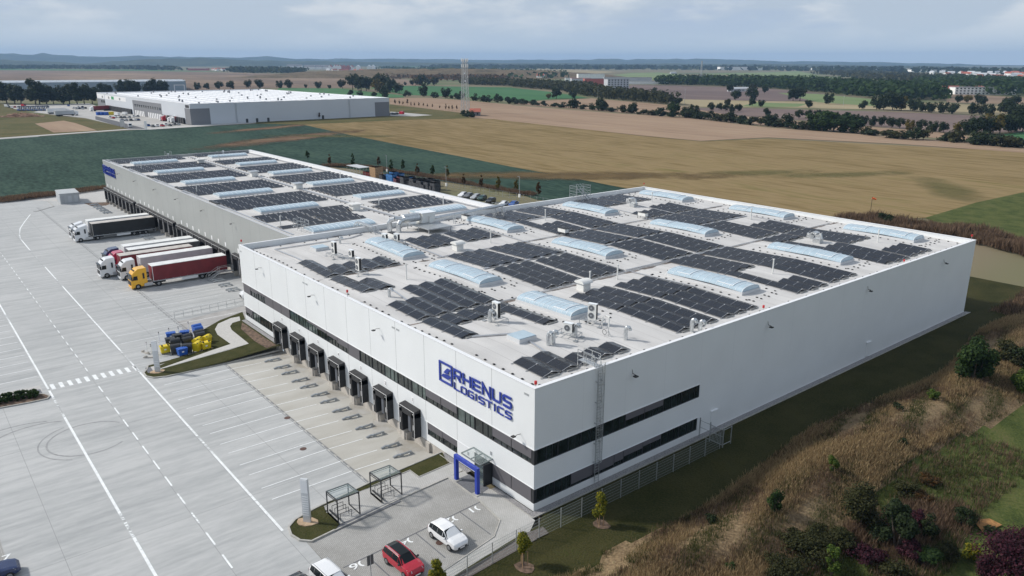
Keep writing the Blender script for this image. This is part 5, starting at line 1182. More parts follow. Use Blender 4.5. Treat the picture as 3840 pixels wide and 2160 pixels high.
        if kind == 'suv' or kind == 'estate':
            g = MB(); [g.bar((X[g0+1]+.2, s_*HW[4]*.68, TP[3]+.03), (X[g1-1]-.1, s_*HW[4]*.68, TP[4]+.0), .04) for s_ in (-1, 1)]; g.build('roof_rails', M['psilver'], t)
    return t
white_car = car('hatch', M['pwhite'], 'white hatchback parked on the block paving beside bay 02', (-1.65, -8.25, zc(0,-8.25)+.012), R(3))
white_car.scale = (.95,.95,.97)
red_car = car('suv', M['pred'], 'red crossover with a black glass roof parked in the entrance car park', (-1.2, -12.95, zc(0,-12.95)+.012), R(3), M['carglass'])
red_car.scale = (.95,.95,.97)
c3 = car('estate', M['pwhite'], 'white estate car with roof rails cut off by the lower edge of the photo', (*(-2.78, -18.47), G+.012), R(4))
c4 = car('saloon', M['pblack'], 'black car roof just showing at the lower edge, left of the white estate car', (*(-2.84, -20.76), G+.012), R(4))
q = (-20.87, -39.61); c5 = car('saloon', M['pnavy'], 'dark blue car cut off at the lower left corner near bay 17', (q[0], q[1], G+.012), R(88))
register(white_car); register(red_car)
gr = 'cars behind the grey warehouse'
for (px, py, col, kd, lb) in ((1735,735,'pwhite','hatch','white car behind the grey roof parapet, leftmost of the parked row'),(1757,738,'pgrey','hatch','dark grey hatchback behind the grey roof, second in the parked row'),(1783,742,'psilver','estate','silver car behind the grey roof, third in the parked row'),(1805,748,'pgreen','hatch','dark green car behind the grey roof, fourth in the parked row'),(1840,757,'pblack','estate','long black car behind the grey roof, fifth in the parked row'),(1888,768,'pwhite','saloon','white car with its nose over the white parapet, sixth in the row'),(1920,770,'pblue','saloon','blue car at the right end of the row behind the parapet')):
    x = unx(px, py) if False else None
    car(kd, M[col], lb, (0,0,0), R(-62), detail=False, group=gr)
CARS_R = [o for o in C.objects if o.get('group') == gr]
for o, p in zip(CARS_R, ((-145.79, 96.45), (-143.49, 97.01), (-140.25, 97.24), (-137.50, 97.69), (-132.28, 96.91), (-125.81, 96.59), (-123.99, 98.88))): o.location = (*p, G+.01)
# ------------------------------------------------------------------ lorries (nose towards -y, backed onto the docks)
def lorry(x, ytail, cabm, sidem, roofm, label, cab='volvo', dy=0., beam=None):
    t = thing('articulated_lorry', label, 'lorry', (x, ytail, G), 0, 'lorries backed onto the grey docks')
    y1 = 0; y0 = -13.6; w_ = 1.26
    b = MB(); b.box(-w_, w_, y0, y1, 1.15, 3.86); tr = b.build('trailer_box', sidem, t)
    b = MB(); b.box(-w_-.015, w_+.015, y0-.015, y1+.015, 3.862, 3.95); b.box(-w_-.02, -w_, y0, y0+.1, 1.12, 3.9); b.box(w_, w_+.02, y0, y0+.1, 1.12, 3.9); tt = b.build('trailer_roof', roofm, t)
    b = MB(); b.box(-w_-.012, w_+.012, y0-.01, y1+.01, 1.0, 1.14); 
    for yy in [y0+.8+1.32*k for k in range(10)]: b.box(-w_-.014, -w_-.001, yy, yy+.05, 1.15, 1.3); b.box(w_+.001, w_+.014, yy, yy+.05, 1.15, 1.3)
    b.build('side_rail', M['psilver'] if not beam else beam, t)
    b = MB(); b.box(-.45, .45, y0+1.2, y1-.3, .75, .99); b.box(-1.05, 1.05, y0-2.5, y0+2.2, .62, .8); b.box(-.9,.9,y1-.25,y1-.1,.5,.75)
    b.build('chassis', M['chassis'], t)
    b = MB()
    for s_ in (-1, 1): b.box(s_*1.22-.02, s_*1.22+.02, y0+5.0, y0+8.0, .45, .92)
    b.build('side_guard', M['pwhite'], t)
    for yy, r_ in ((y1-2.2,.5),(y1-3.5,.5),(y1-4.8,.5),(y0+.9,.5),(y0-2.65,.5)):
        for s_ in (-1, 1):
            g = MB(); g.cyl((s_*.88, yy, .5), (s_*1.22, yy, .5), r_, n=18); wv = g.build('wheel', M['tyre'], t); g = MB(); g.cyl((s_*1.2, yy, .5), (s_*1.235, yy, .5), .28, .22, n=12); g.build('rim', M['rim'], wv)
    for s_ in (-1, 1):
        g = MB(); g.box(s_*1.0-.22, s_*1.0+.22, y0-1.6, y0-.1, .42, .95); g.build('fuel_tank', M['tank'], t)
    # cab
    c0, c1 = y0-3.75, y0-.95; b = MB()
    prof = {'volvo': [(c0+.05,.35),(c0,.75),(c0+.03,1.75),(c0+.28,2.75),(c0+.6,3.25),(c0+1.3,3.72),(c1+.0,3.82),(c1,1.0),(c1-.5,.95),(c1-.6,.5)], 'man': [(c0+.05,.35),(c0,.8),(c0+.02,1.85),(c0+.2,2.75),(c0+.35,3.05),(c0+1.1,3.4),(c1,3.85),(c1,1.0),(c1-.5,.95),(c1-.6,.5)]}[cab]
    k = len(b.v); n = len(prof)
    for s_, ww in ((-1,1.22),(1,1.22)): b.v += [(s_*ww*(.93 if z > 3 else 1), y, z) for y, z in prof]
    b.f.append(tuple(range(n))); b.m.append(0); b.f.append(tuple(n+n-1-i for i in range(n))); b.m.append(0)
    for i in range(n): j = (i+1) % n; b.f.append((i, n+i, n+j, j)); b.m.append(0)
    cb = b.build('cab', cabm, t); bv = cb.modifiers.new('b', 'BEVEL'); bv.width = .09; bv.segments = 3; bv.limit_method = 'ANGLE'; bv.angle_limit = R(30)
    g = MB(); P = [(-1.08, c0+.02, 1.78), (1.08, c0+.02, 1.78), (1.05, c0+.235, 2.62), (-1.05, c0+.235, 2.62)]; g.quad(*[(x_, y_-.03, z_) for x_, y_, z_ in P]); g.build('windscreen', M['carglass'], cb)
    g = MB(); g.box(-1.1, 1.1, c0-.16, c0+.25, 2.72, 2.8); g.build('sun_visor', M['carglass'], cb)
    g = MB(); g.box(-1.0, 1.0, c0-.035, c0-.004, .78, 1.55); g.build('grille', M['chassis'], cb)
    g = MB(); g.box(-1.2, 1.2, c0-.06, c0+.3, .3, .62); g.build('bumper', cabm, cb)
    for s_ in (-1, 1):
        g = MB(); q = [(s_*1.228, c0+.3, 1.75), (s_*1.228, c0+1.15, 1.75), (s_*1.225, c0+1.15, 2.5), (s_*1.225, c0+.5, 2.5)]; g.quad(*q); g.build('side_window', M['carglass'], cb)
        g = MB(); g.box(s_*1.32-.06, s_*1.32+.06, c0+.05, c0+.25, 1.75, 2.45); g.bar((s_*1.2, c0+.15, 2.4), (s_*1.32, c0+.15, 2.4), .05); g.build('mirror', M['chassis'], cb)
        g = MB(); g.box(s_*.92-.2, s_*.92+.2, c0-.08, c0-.061, .5, .66); g.build('headlight', M['lamp'], cb)
        g = MB(); g.box(s_*1.23-.012, s_*1.23+.012, c1-.75, c1-.45, 1.9, 2.9); g.build('side_vent', M['chassis'], cb)
    g = MB(); g.box(-.85, .85, c0+.62, c0+.9, 3.42, 3.5); g.build('roof_lamp_bar', M['chassis'], cb)
    return t
lorry(-102.1, 8.2, M['pyellow'], M['curtain_red'], M['troof'], 'lorry with a yellow cab and a dark red curtain trailer, nearest the white warehouse')
lorry(-110.0, 8.2, M['pwhite'], M['curtain_grey'], M['troof'], 'lorry with a white cab and pale grey trailer, next to the yellow cab')
lorry(-114.0, 5.6, M['pwhite'], M['curtain_red'], M['troof2'], 'lorry with a white cab and red trailer under a dusty roof, standing furthest out')
lorry(-118.0, 8.2, M['ppink'], M['curtain_dark'], M['troof'], 'lorry with a crimson cab mostly hidden behind the dusty roofed trailer')
lorry(-121.9, 8.2, M['pnavy'], M['pwhite'], M['troof'], 'lorry with a navy blue cab and white trailer')
lorry(-151.0, 8.2, M['pwhite'], M['curtain_black'], M['troof2'], 'lorry with a white cab and black curtain trailer', 'man')
lorry(-155.2, 8.2, M['pwhite'], M['pwhite'], M['troof'], 'lorry with a white cab and white trailer, behind the black trailer', 'man')
# white delivery van nosing out by the corner
def van(label, loc, rz, pm=None, fairing=True, name='delivery_van'):
    t = thing(name, label, 'van', loc, rz); pm = pm or M['pwhite']
    prof = [(2.7,.3),(2.75,.7),(2.6,1.05),(1.75,1.3),(.95,2.2),(.6,2.3),(.55,.45),(.5,.3)]; b = MB(); n = len(prof)
    for s_ in (-1,1): b.v += [(x, s_*(.98 if z < 1.5 else .86), z) for x, z in prof]
    b.f += [tuple(range(n)), tuple(n+n-1-i for i in range(n))]; b.m += [0,0]
    for i in range(n): j = (i+1) % n; b.f.append((i, n+i, n+j, j)); b.m.append(0)
    o = b.build('cab', pm, t); bv = o.modifiers.new('b','BEVEL'); bv.width = .06; bv.segments = 2; bv.limit_method = 'ANGLE'
    b = MB(); b.box(-3.4,.5,-1.08,1.08,.75,3.1); b.build('cargo_box', pm, t); b = MB(); b.box(-3.3,.6,-.5,.5,.4,.74); b.build('chassis', M['chassis'], t)
    if fairing: 
        b = MB(); b.v += [(1.2,-.7,2.3),(1.2,.7,2.3),(.55,.85,3.1),(.55,-.85,3.1),(.5,-.85,2.3),(.5,.85,2.3)]; b.f += [(0,1,2,3),(0,3,4),(1,5,2),(3,2,5,4)]; b.m += [0]*4; b.build('roof_fairing', pm, t)
    b = MB(); b.quad((1.72,-.78,1.35),(1.72,.78,1.35),(1.02,.7,2.16),(1.02,-.7,2.16)); b.v = [(x+.03, y, z+.03) for x, y, z in b.v]; b.build('windscreen', M['carglass'], t)
    for s_ in (-1,1):
        b = MB(); b.quad((1.5,s_*.99,1.3),(.7,s_*.99,1.3),(.7,s_*.9,2.0),(1.05,s_*.9,2.0)); b.build('side_window', M['carglass'], t)
        b = MB(); b.quad((2.72,s_*.6,.85),(2.62,s_*.97,.9),(2.5,s_*.97,1.08),(2.62,s_*.6,1.06)); b.v = [(x+.02,y,z+.02) for x,y,z in b.v]; b.build('headlight', M['lamp'], t)
        for x in (1.95,-2.1): b = MB(); b.cyl((x,s_*.75,.36),(x,s_*1.0,.36),.36,n=16); wv = b.build('wheel', M['tyre'], t); b = MB(); b.cyl((x,s_*.99,.36),(x,s_*1.01,.36),.2,n=12); b.build('rim', M['rim'], wv)
    b = MB(); b.box(2.7,2.78,-.6,.6,.4,.75); b.build('grille', M['chassis'], t)
    return t
q = (-82.93, 3.63); van_t = van('white box van nosing out beside the corner of the white warehouse', (q[0]-.2, q[1]+3.3, G), R(-95)); register(van_t)
# ------------------------------------------------------------------ bins, bollards, railing, substation
def bin_(m, label, loc, rz, lidded='flat', tipped=False):
    t = thing('waste_bin', label, 'wheelie bin', loc, rz, 'wheeled waste containers by the grass island')
    b = MB(); hw, hd = .64, .46
    b.v += [(-hw*.9,-hd*.85,.2),(hw*.9,-hd*.85,.2),(hw*.9,hd*.85,.2),(-hw*.9,hd*.85,.2),(-hw,-hd,1.1),(hw,-hd,1.1),(hw,hd,1.1),(-hw,hd,1.1)]
    b.f += [(0,3,2,1),(0,1,5,4),(1,2,6,5),(2,3,7,6),(3,0,4,7),(4,5,6,7)]; b.m += [0]*6
    b.box(-hw-.03,hw+.03,-hd-.03,hd+.03,1.02,1.1)
    b.build('body', m, t); b = MB()
    if lidded == 'flat': b.box(-hw-.02,hw+.02,-hd-.02,hd+.02,1.102,1.17); [b.box(x-.05,x+.05,-hd-.0,hd,1.17,1.2) for x in (-.35,0,.35)]; b.box(-.35,.35,-hd-.08,-hd-.02,1.1,1.16)
    else:
        n = 8
        for i in range(n):
            a0, a1 = math.pi*i/n, math.pi*(i+1)/n; q = lambda a, x: (x, -(hd+.02)*math.cos(a), 1.105+.34*math.sin(a)); b.quad(q(a0,-hw-.01), q(a1,-hw-.01), q(a1,hw+.01), q(a0,hw+.01))
        for x in (-hw-.01, hw+.01): b.quad(*[(x, -(hd+.02)*math.cos(math.pi*i/n), 1.105+.34*math.sin(math.pi*i/n)) for i in range(n+1)])
    b.build('lid', m, t); b = MB()
    for x in (-.5,.5):
        for y in (-.33,.33): b.cyl((x-.04,y,.1),(x+.04,y,.1),.1,n=10); b.box(x-.03,x+.03,y-.03,y+.03,.1,.22)
    b.build('wheels', M['rubber'], t)
    if lidded == 'flat' or m is M['binblue']:
        b = MB(); b.box(-.2,.1,-hd*.95-.03,-hd*.93-.01,.62,.8); b.build('sticker', M['plate'], t)
    if lidded != 'flat' and m is M['binyellow'] or lidded == 'flat' and m is M['binyellow']:
        b = MB(); [b.cyl((x,-.2,1.3),(x,-.38,1.3),.12,n=10) for x in (-.4,.4)]; b.build('bottle_holes', M['ink'], t)
    return t
BN = [('binyellow','flat','yellow container standing alone at the left end behind the totem',(-64.4,-13.7),.2),('binblue','flat','blue container in front, nearest the footpath',(-61.9,-12.1),.35),
 ('binblue','flat','left blue container in the back row',(-69.6,-11.4),.1),('binblue','flat','right blue container in the back row',(-69.0,-9.6),-.1),
 ('binblack','round','black container with a ribbed round lid left of the front blue bin',(-63.3,-12.6),.1),('binblack','round','black container with white sticker right of the front blue bin',(-62.5,-11.2),-.1),
 ('binyellow','round','left yellow container in front, with round lid',(-62.3,-9.9),1.0),('binyellow','flat','right yellow container in front, with an upright sticker',(-62.3,-8.7),.3),
 ('binyellow','round','yellow container behind the front yellow pair, left',(-64.0,-9.3),.9),('binyellow','round','yellow container behind the front yellow pair, right',(-64.3,-7.9),.9),
 ('binblack','round','black container in the right hand line, behind the yellow ones',(-66.2,-8.2),.3),('binblack','round','black container in the right hand line, one further back',(-67.4,-8.0),.3),
 ('binblue','round','blue round lidded container at the front of the far line',(-69.0,-7.6),.3),('binblue','round','blue round lidded container at the far end of the line',(-70.3,-7.4),.3),
 ('binblack','round','black container in the middle line, nearer',(-65.3,-10.4),.4),('binblack','round','black container in the middle line, farther',(-66.7,-9.9),.4),
 ('binblack','round','black container left of the middle line',(-65.7,-11.9),.1),('binblack','flat','black container behind the yellow one at the left',(-67.2,-12.2),.1),('binblack','flat','black container half hidden behind the back blue bins',(-68.2,-10.9),.1)]
for c_, l_, lb, p, r_ in BN: bin_(M[c_], lb, (*p, G), r_+R(75), l_)
BO = []
for p in ((-66.9,-15.5),(-65.5,-15.3),(-64.3,-15.0),(-70.3,-12.9),(-71.2,-11.2),(-71.0,-9.9),(-72.4,-8.0)):
    t = thing('bollard', '', 'bollard', (*p, G), 0, 'white posts round the bin store'); b = MB(); b.cyl((0,0,0),(0,0,1.25),.05,n=8); b.build('post', M['plate'], t); b = MB(); b.cyl((0,0,1.25),(0,0,1.4),.075,.05,n=8); b.cyl((0,0,1.05),(0,0,1.13),.06,n=8); b.build('cap', mat('bollard_cap', (.3,.28,.27), .6) if not BO else M['chassis'], t); BO.append(t)
order_labels(BO, 'white post with a round head guarding the bin store, %s')
for i, (p, r_) in enumerate((((-66.2,-15.9), .3),((-63.9,-15.9), .9))):
    b = MB(); b.box(-.9,.9,-.14,.14,0,.16); [b.box(x-.12,x+.12,-.16,.16,.16,.3) for x in (-.6,.6)]
    o = b.build('concrete_block', M['plinth'], None, loc=(*p, G), rz=r_); tag(o, ('left','right')[i]+' one of two concrete sleepers lying by the bin store', 'concrete block', 'sleepers by the bin store')
t = thing('railing', 'thin galvanised railing along the ramp beside the bin store', 'railing', (0,0,0)); b = MB(); n = 11
A0, A1 = Vector((-79.6,-8.0,G)), Vector((-80.6,7.8,G))
for i in range(n+1): p = A0.lerp(A1, i/n); b.bar(p, p+Vector((0,0,1.1)), .05)
b.build('posts', M['steel'], t); b = MB()
for z in (.55,1.1): b.bar(A0+Vector((0,0,z)), A1+Vector((0,0,z)), .05)
b.build('handrail', M['steel'], t)
t = thing('substation', 'pale grey concrete transformer kiosk with panel doors at the far corner of the yard', 'substation', (-207.5, -.6, G), R(-3)); b = MB(); b.box(-9,0,-1.6,3.4,0,2.75); b.box(-9.1,.1,-1.7,3.5,2.75,3.05); b.build('wall', mat('kiosk_grey', (.43,.45,.46), .7, var=.05, scale=.8), t)
for i, y in enumerate((-1.0,.9,2.5)): b = MB(); b.box(.002,.05,y-.45,y+.5,.4,2.3); b.build('door', mat('kiosk_door', (.36,.38,.4), .6) if i == 0 else M['greywall'], t)
b = MB(); [b.box(x-.8,x+.8,-1.65,-1.602,.3,2.3) for x in (-7,-4.5,-2)]; b.build('vent_panel', M['greywall'], t)
b = MB(); kerb_line(b, [(-216,-4.2),(-205,-4.4),(-199.5,-9.4),(-200.2,-10.2)], .14, .1); tag(b.build('kerb', M['kerb']), kind='structure')
sheet('soil_ground', [(-203.3,9.4),(-206,3.4),(-199,4.),(-197.5,7.5),(-200,9.4)], G+.012, M['soil'])
t = thing('access_stairs', 'galvanised steel stair with handrails between the last dock and the yellow lorry', 'steps', (-98.9, 5.9, G)); b = MB()
for x in (-.5,.5): b.bar((x,-2.2,.1),(x,0,1.3),.08,.2); b.bar((x,-2.2,1.1),(x,0,2.3),.05); b.bar((x,0,1.3),(x,0,2.3),.05); b.bar((x,-2.2,.1),(x,-2.2,1.1),.05); b.bar((x,0,2.3),(x,2.6,2.3),.05); b.bar((x,2.6,0),(x,2.6,2.3),.05); b.bar((x,0,0),(x,0,1.3),.06)
b.build('handrail', M['steel'], t); b = MB(); [b.box(-.48,.48,-2.2+.3*k,-1.92+.3*k,.12+.165*k,.16+.165*k) for k in range(8)]; b.box(-.5,.5,.1,2.6,1.26,1.31); b.build('steps', M['steel'], t)
# entrance: portal, shelters, totems, info board
t = thing('entrance_portal', 'blue square portal frame standing before the entrance door', 'portal', (0,0,0)); b = MB(); b.box(-9.15,-8.82,-2.35,-2.0,-.02,2.7); b.box(-5.75,-5.42,-2.35,-2.0,-.05,2.7); b.box(-8.82,-5.75,-2.35,-2.0,2.36,2.7); b.build('frame', M['portal'], t)
b = MB(); b.box(-9.35,-8.6,-2.55,-1.8,-.05,.03); b.box(-5.95,-5.2,-2.55,-1.8,-.05,.03); b.build('footing', M['kerb'], t)
def bike_shelter(x, y, z, rz, lab):
    t = thing('bike_shelter', lab, 'bicycle shelter', (x, y, z), rz, 'bicycle shelters by the car park'); b = MB(); Wd, Dp, h = 2.15, 2.1, 2.35
    for px in (0, Wd):
        for py in (0, Dp): b.bar((px,py,0),(px,py,h-(.12 if py else 0)),.09)
    for px in (0,Wd): b.bar((px,0,h),(px,Dp,h-.12),.09); b.bar((px,0,h-.22),(px,Dp,h-.34),.05); b.bar((px,0,.06),(px,Dp,.06),.08,.14)
    for py, hh in ((0,h),(Dp,h-.12)): b.bar((0,py,hh),(Wd,py,hh),.09)
    b.bar((0,0,.06),(0,Dp,.06),.08,.14); b.bar((0,Dp,h-.3),(Wd,Dp,h-.3),.05); b.bar((0,Dp,1.1),(Wd,Dp,1.1),.05)
    f = b.build('frame', M['darksteel'], t); b = MB()
    for k in (.0,.34,.67): b.bar((Wd*(.0),Dp*k+.02,h+.03-.12*k),(Wd,Dp*k+.02,h+.03-.12*k),.06,.03)
    b.build('roof_bars', M['steel'], t); b = MB(); b.quad((.03,.03,h+.06),(Wd-.03,.03,h+.06),(Wd-.03,Dp-.03,h-.06),(.03,Dp-.03,h-.06)); b.build('roof_glass', M['clear'], t)
    for k in range(4):
        b = MB(); yy = .25+.55*k; xx = .35+.0*k; b.path([(xx,yy,0),(xx,yy,.72),(xx+1.1,yy,.72),(xx+1.1,yy,0)], .028, 6); b.build('bike_rack', M['darksteel'], t)
    b = MB(); b.box(.1,.2,.15,Dp-.1,.25,.4); b.build('rack_bar', M['darksteel'], t)
    return t
bike_shelter(-10.15, -14.25, zc(0,-13.2)+.06, R(90), 'black framed glass bicycle shelter with racks, nearer the totem')
bike_shelter(-10.35, -9.7, zc(0,-9)+.06, R(90), 'black framed glass bicycle shelter with racks, nearer the building')
def totem(x, y, z, rz, lab, lines):
    t = thing('sign_totem', lab, 'sign', (x, y, z), rz); b = MB(); b.box(-.34,.34,-.13,.13,0,4.35); b.build('body', mat('totem_silver', (.62,.64,.65), .4, metal=.2), t)
    b = MB(); b.box(-.32,.32,-.155,-.132,3.0,4.28); b.box(-.32,.32,.132,.155,3.0,4.28); b.build('panel', M['plate'], t); b = MB()
    for k in range(lines): b.box(-.28,.28,-.15,-.133,.75+k*.23,.83+k*.23)
    b.build('slats', M['plate'], t); b = MB(); n = 9; b.prism([(1.0*math.cos(2*math.pi*i/n)*(.8+.3*rnd.random()), .7*math.sin(2*math.pi*i/n)) for i in range(n)], -.1, .05); b.build('footing', M['sand'], t)
    return t
totem(-12.25, -16.25, zc(0,-16)+.1, R(38), 'silver sign totem on the grass tip by the bicycle shelters', 9)
totem(-57.6, -16.6, zi(0,-16.5)+.02, R(70), 'tall white sign totem on the grass island by the bins', 4)
q = (-1.77, -15.63); t = thing('info_board', 'back of a small dark notice board on a post beside the red car', 'notice board', (q[0]+.0, q[1]+.0, G)); b = MB(); b.cyl((0,0,0),(0,0,2.3),.04,n=8); b.build('post', M['steel'], t); b = MB(); b.box(-.03,.03,-.28,.28,1.35,2.25); b.build('board', mat('board_back', (.1,.105,.11), .5, metal=.3), t)
# ------------------------------------------------------------------ fence on the east side
t = thing('mesh_fence', 'thin galvanised wire mesh fence along the lawn beside the white warehouse', 'fence'); FP = []
y = -30.
while y < 23.5: FP.append((3.38+(max(0, -2-y)*.0), y)); y += 2.52
for p in FP:
    z0 = zl(p[0]+.01, p[1]); b = MB(); b.box(p[0]-.03,p[0]+.03,p[1]-.03,p[1]+.03,z0,z0+1.95); b.build('fence_post', M['steel'], t)
b = MB()
for a, c in zip(FP[:-1], FP[1:]):
    za, zb_ = zl(*a), zl(*c)
    for h in (.1,.4,.7,1.0,1.3,1.6,1.88): b.bar((a[0],a[1],za+h),(c[0],c[1],zb_+h),.016)
    for k in range(1, 25): f_ = k/25; b.bar((a[0],a[1]+2.52*f_,za+(zb_-za)*f_+.06),(a[0],a[1]+2.52*f_,za+(zb_-za)*f_+1.9),.006)
b.build('wire_mesh', mat('fence_wire', (.32,.36,.36), .5, metal=.5), t)
t = thing('metal_gate', 'galvanised bar gate between the warehouse wall and the mesh fence', 'gate', (0, 23.4, 0)); b = MB()
for x in (.35,1.7,3.38): b.bar((x,0,0),(x,0,2.3),.09)
for z in (.25,1.2,2.0): b.bar((1.7,0,z),(3.38,0,z),.06); b.bar((.35,0,z),(1.7,0,z),.04)
for k in range(1,10): b.bar((1.7+k*.168,0,.25),(1.7+k*.168,0,2.0),.035)
b.bar((3.38,0,.3),(3.38,1.4,.3),.05); b.bar((3.38,0,2.0),(3.38,1.4,2.0),.05); b.bar((3.38,1.4,0),(3.38,1.4,2.1),.07)
b.build('leaf', M['steel'], t)
t = thing('windsock', 'orange windsock flag on a thin mast behind the far corner of the white warehouse', 'windsock', (*(-48.67, 157.59), 0.)); b = MB(); b.cyl((0,0,-.5),(0,0,5.6),.06,n=6); b.build('mast', M['rubber'], t); b = MB(); b.cyl((0,0,5.3),(.8,.55,5.0),.3,.2,n=8); b.build('sock', M['orange'], t)
# ------------------------------------------------------------------ stacked goods behind the grey warehouse
rear = []
def stack(p, sx, sy, h, m, lab, layers=4, g='goods stacked behind the grey warehouse', name='crate_stack'):
    t = thing(name, lab, 'crates', (*p, G), rnd.uniform(-.15,.15), g)
    for k in range(layers):
        b = MB(); z = h*k/layers; e = rnd.uniform(-.05,.05); b.box(-sx/2+e,sx/2+e,-sy/2,sy/2,z+.04,z+h/layers-.02); b.box(-sx/2+e-.03,sx/2+e+.03,-sy/2-.03,sy/2+.03,z+h/layers-.14,z+h/layers-.02) ; b.box(-sx/2+.1,-sx/2+.3,-sy/2,sy/2,z,z+.04); b.box(sx/2-.3,sx/2-.1,-sy/2,sy/2,z,z+.04); b.build('crate', m, t)
    return t
stack((-200.02, 97.15), 3.4, 3.4, 3.6, M['wood'], 'tall stack of raw wooden boxes behind the grey warehouse', 6, name='pallet_stack')
stack((-204.82, 96.56), 4.5, 2., 1.4, M['redbox'], 'red crates lying left of the wooden stack', 2)
cg = thing('storage_cage', 'grey open frame storage shed left of the red crates', 'shed', (*(-208.91, 94.74), G)); b = MB()
for x in (-5,-2.5,0,2.5,5):
    for y in (-2,2): b.bar((x,y,0),(x,y,3.),.1)
b.bar((-5,-2,3),(5,-2,3),.1); b.bar((-5,2,3),(5,2,3),.1); b.bar((-5,-2,1.5),(5,-2,1.5),.06); b.build('frame', M['steel'], cg); b = MB(); b.box(-5.1,5.1,-2.1,2.1,3.05,3.15); b.build('roof', M['greywall'], cg)
bl_, dk_ = [], []
for i, p in enumerate(((-192.24, 97.44), (-189.44, 96.86), (-190.40, 98.72), (-188.05, 98.62), (-189.67, 100.68), (-185.84, 95.38), (-183.98, 95.75), (-179.22, 95.93), (-176.36, 95.74))): bl_.append(stack(p, 2.6, 2.2, 1.7+.5*(i%3), M['crateblue'], '', 2+i%2))
order_labels(bl_, 'blue crate stack behind the grey warehouse, %s')
for i, p in enumerate(((-193.30, 96.11), (-179.49, 93.69), (-179.78, 95.22), (-175.04, 93.68), (-179.51, 97.48), (-172.85, 94.60), (-177.65, 97.91), (-170.21, 94.29), (-174.91, 97.57), (-167.61, 93.99), (-172.16, 97.30), (-165.01, 93.76), (-170.48, 97.58), (-162.44, 93.53), (-167.80, 97.32), (-160.86, 93.82), (-165.69, 97.29), (-159.29, 94.11), (-163.55, 97.34), (-157.78, 94.32), (-177.59, 99.90), (-173.51, 100.27), (-169.73, 100.36), (-162.10, 97.41))): dk_.append(stack(p, 2.4, 2.2, 1.6+.5*(i%4), M['cratered'] if i in (1,2,4) else M['crate'], '', 3))
order_labels(dk_, 'dark crate stack behind the grey warehouse, %s')
# ------------------------------------------------------------------ trees and shrubs
def crown_mesh(name, m, n, rx, rz, leaf, seed, clumps=9, zc_=None, shape='round', fill=.35):
    """leaf-sized faces spread through overlapping clumps: ragged outline, gaps, depth"""
    r = random.Random(seed); zc_ = rz if zc_ is None else zc_; cl = []
    for _ in range(clumps):
        while 1:
            p = Vector((r.uniform(-1,1), r.uniform(-1,1), r.uniform(-1,1)))
            if p.length < .78: break
        k = 1.
        if shape == 'column': k = (1-abs(p.z)*.35)
        if shape == 'cone': k = .55-.5*p.z
        cl.append((Vector((p.x*rx*k, p.y*rx*k, zc_+p.z*rz)), r.uniform(.3,.55)*(.8 if shape != 'round' else 1)))
    v, f = [], []
    for i in range(n):
        c, s_ = cl[r.randrange(clumps)]
        d = Vector((r.gauss(0,1), r.gauss(0,1), r.gauss(0,1))).normalized(); q = r.random()**fill
        p = c+Vector((d.x*rx*s_*q, d.y*rx*s_*q, d.z*min(rz, rx*1.15)*s_*q))
        if p.z < .12*rz: p.z = .12*rz+r.random()*.3
        nrm = (d+Vector((r.uniform(-.8,.8), r.uniform(-.8,.8), r.uniform(-.2,1.)))).normalized()
        a = nrm.cross(Vector((r.uniform(-1,1), r.uniform(-1,1), r.uniform(-1,1)))).normalized(); b2 = nrm.cross(a); l_ = leaf*r.uniform(.6,1.35); k = len(v)
        v += [tuple(p-a*l_*.5), tuple(p+b2*l_*.36), tuple(p+a*l_*.6), tuple(p-b2*l_*.36)]; f.append((k,k+1,k+2,k+3))
    me = bpy.data.meshes.new(name); me.from_pydata(v, [], f); me.materials.append(m); me.update(); return me
def trunk_mesh(h, r0, limbs, seed, spread):
    r = random.Random(seed); b = MB(); pts = [Vector((0,0,-.3))]
    for i in range(4): pts.append(Vector((r.uniform(-.02,.02)*h, r.uniform(-.02,.02)*h, h*(i+1)/4)))
    for i in range(4): b.cyl(pts[i], pts[i+1], r0*(1-.2*i), r0*(1-.2*(i+1)), n=7, caps=False)
    for k in range(limbs):
        a = 2*math.pi*k/limbs+r.uniform(-.4,.4); p = pts[2].lerp(pts[4], r.random()); b.cyl(p, p+Vector((math.cos(a)*spread, math.sin(a)*spread, h*.35)), r0*.35, r0*.1, n=5, caps=False)
    o = b.build('trunk', M['bark']); me = o.data; bpy.data.objects.remove(o); return me
class Kind:
    def __init__(s, name, cat, m, n, rx, rz, leaf, trunk_h, tr, seed, clumps=9, shape='round', fill=.35, variants=3, zc_=None):
        s.name, s.cat = name, cat
        s.cr = [crown_mesh('crown', m, n, rx, rz, leaf, seed+i, clumps, zc_ if zc_ else trunk_h*.75+rz, shape, fill) for i in range(variants)]
        s.tk = [trunk_mesh(trunk_h+rz*.7, tr, 5, seed+i, rx*.5) for i in range(variants)]
    def put(s, p, sc_=1., label='', group=None, rz=None, name=None, mm=None):
        i = rnd.randrange(len(s.cr)); t = thing(name or s.name, label, s.cat, (p[0], p[1], p[2] if len(p) > 2 else G), rnd.uniform(0,6.28) if rz is None else rz, group)
        t.scale = sc_ if isinstance(sc_, tuple) else (sc_,)*3
        for nm, me in (('crown', s.cr[i]), ('trunk', s.tk[i])):
            o = bpy.data.objects.new(nm, me); C.objects.link(o); o.parent = t
            if nm == 'crown' and mm: o.data = remat(me, {me.materials[0]: mm})
        return t
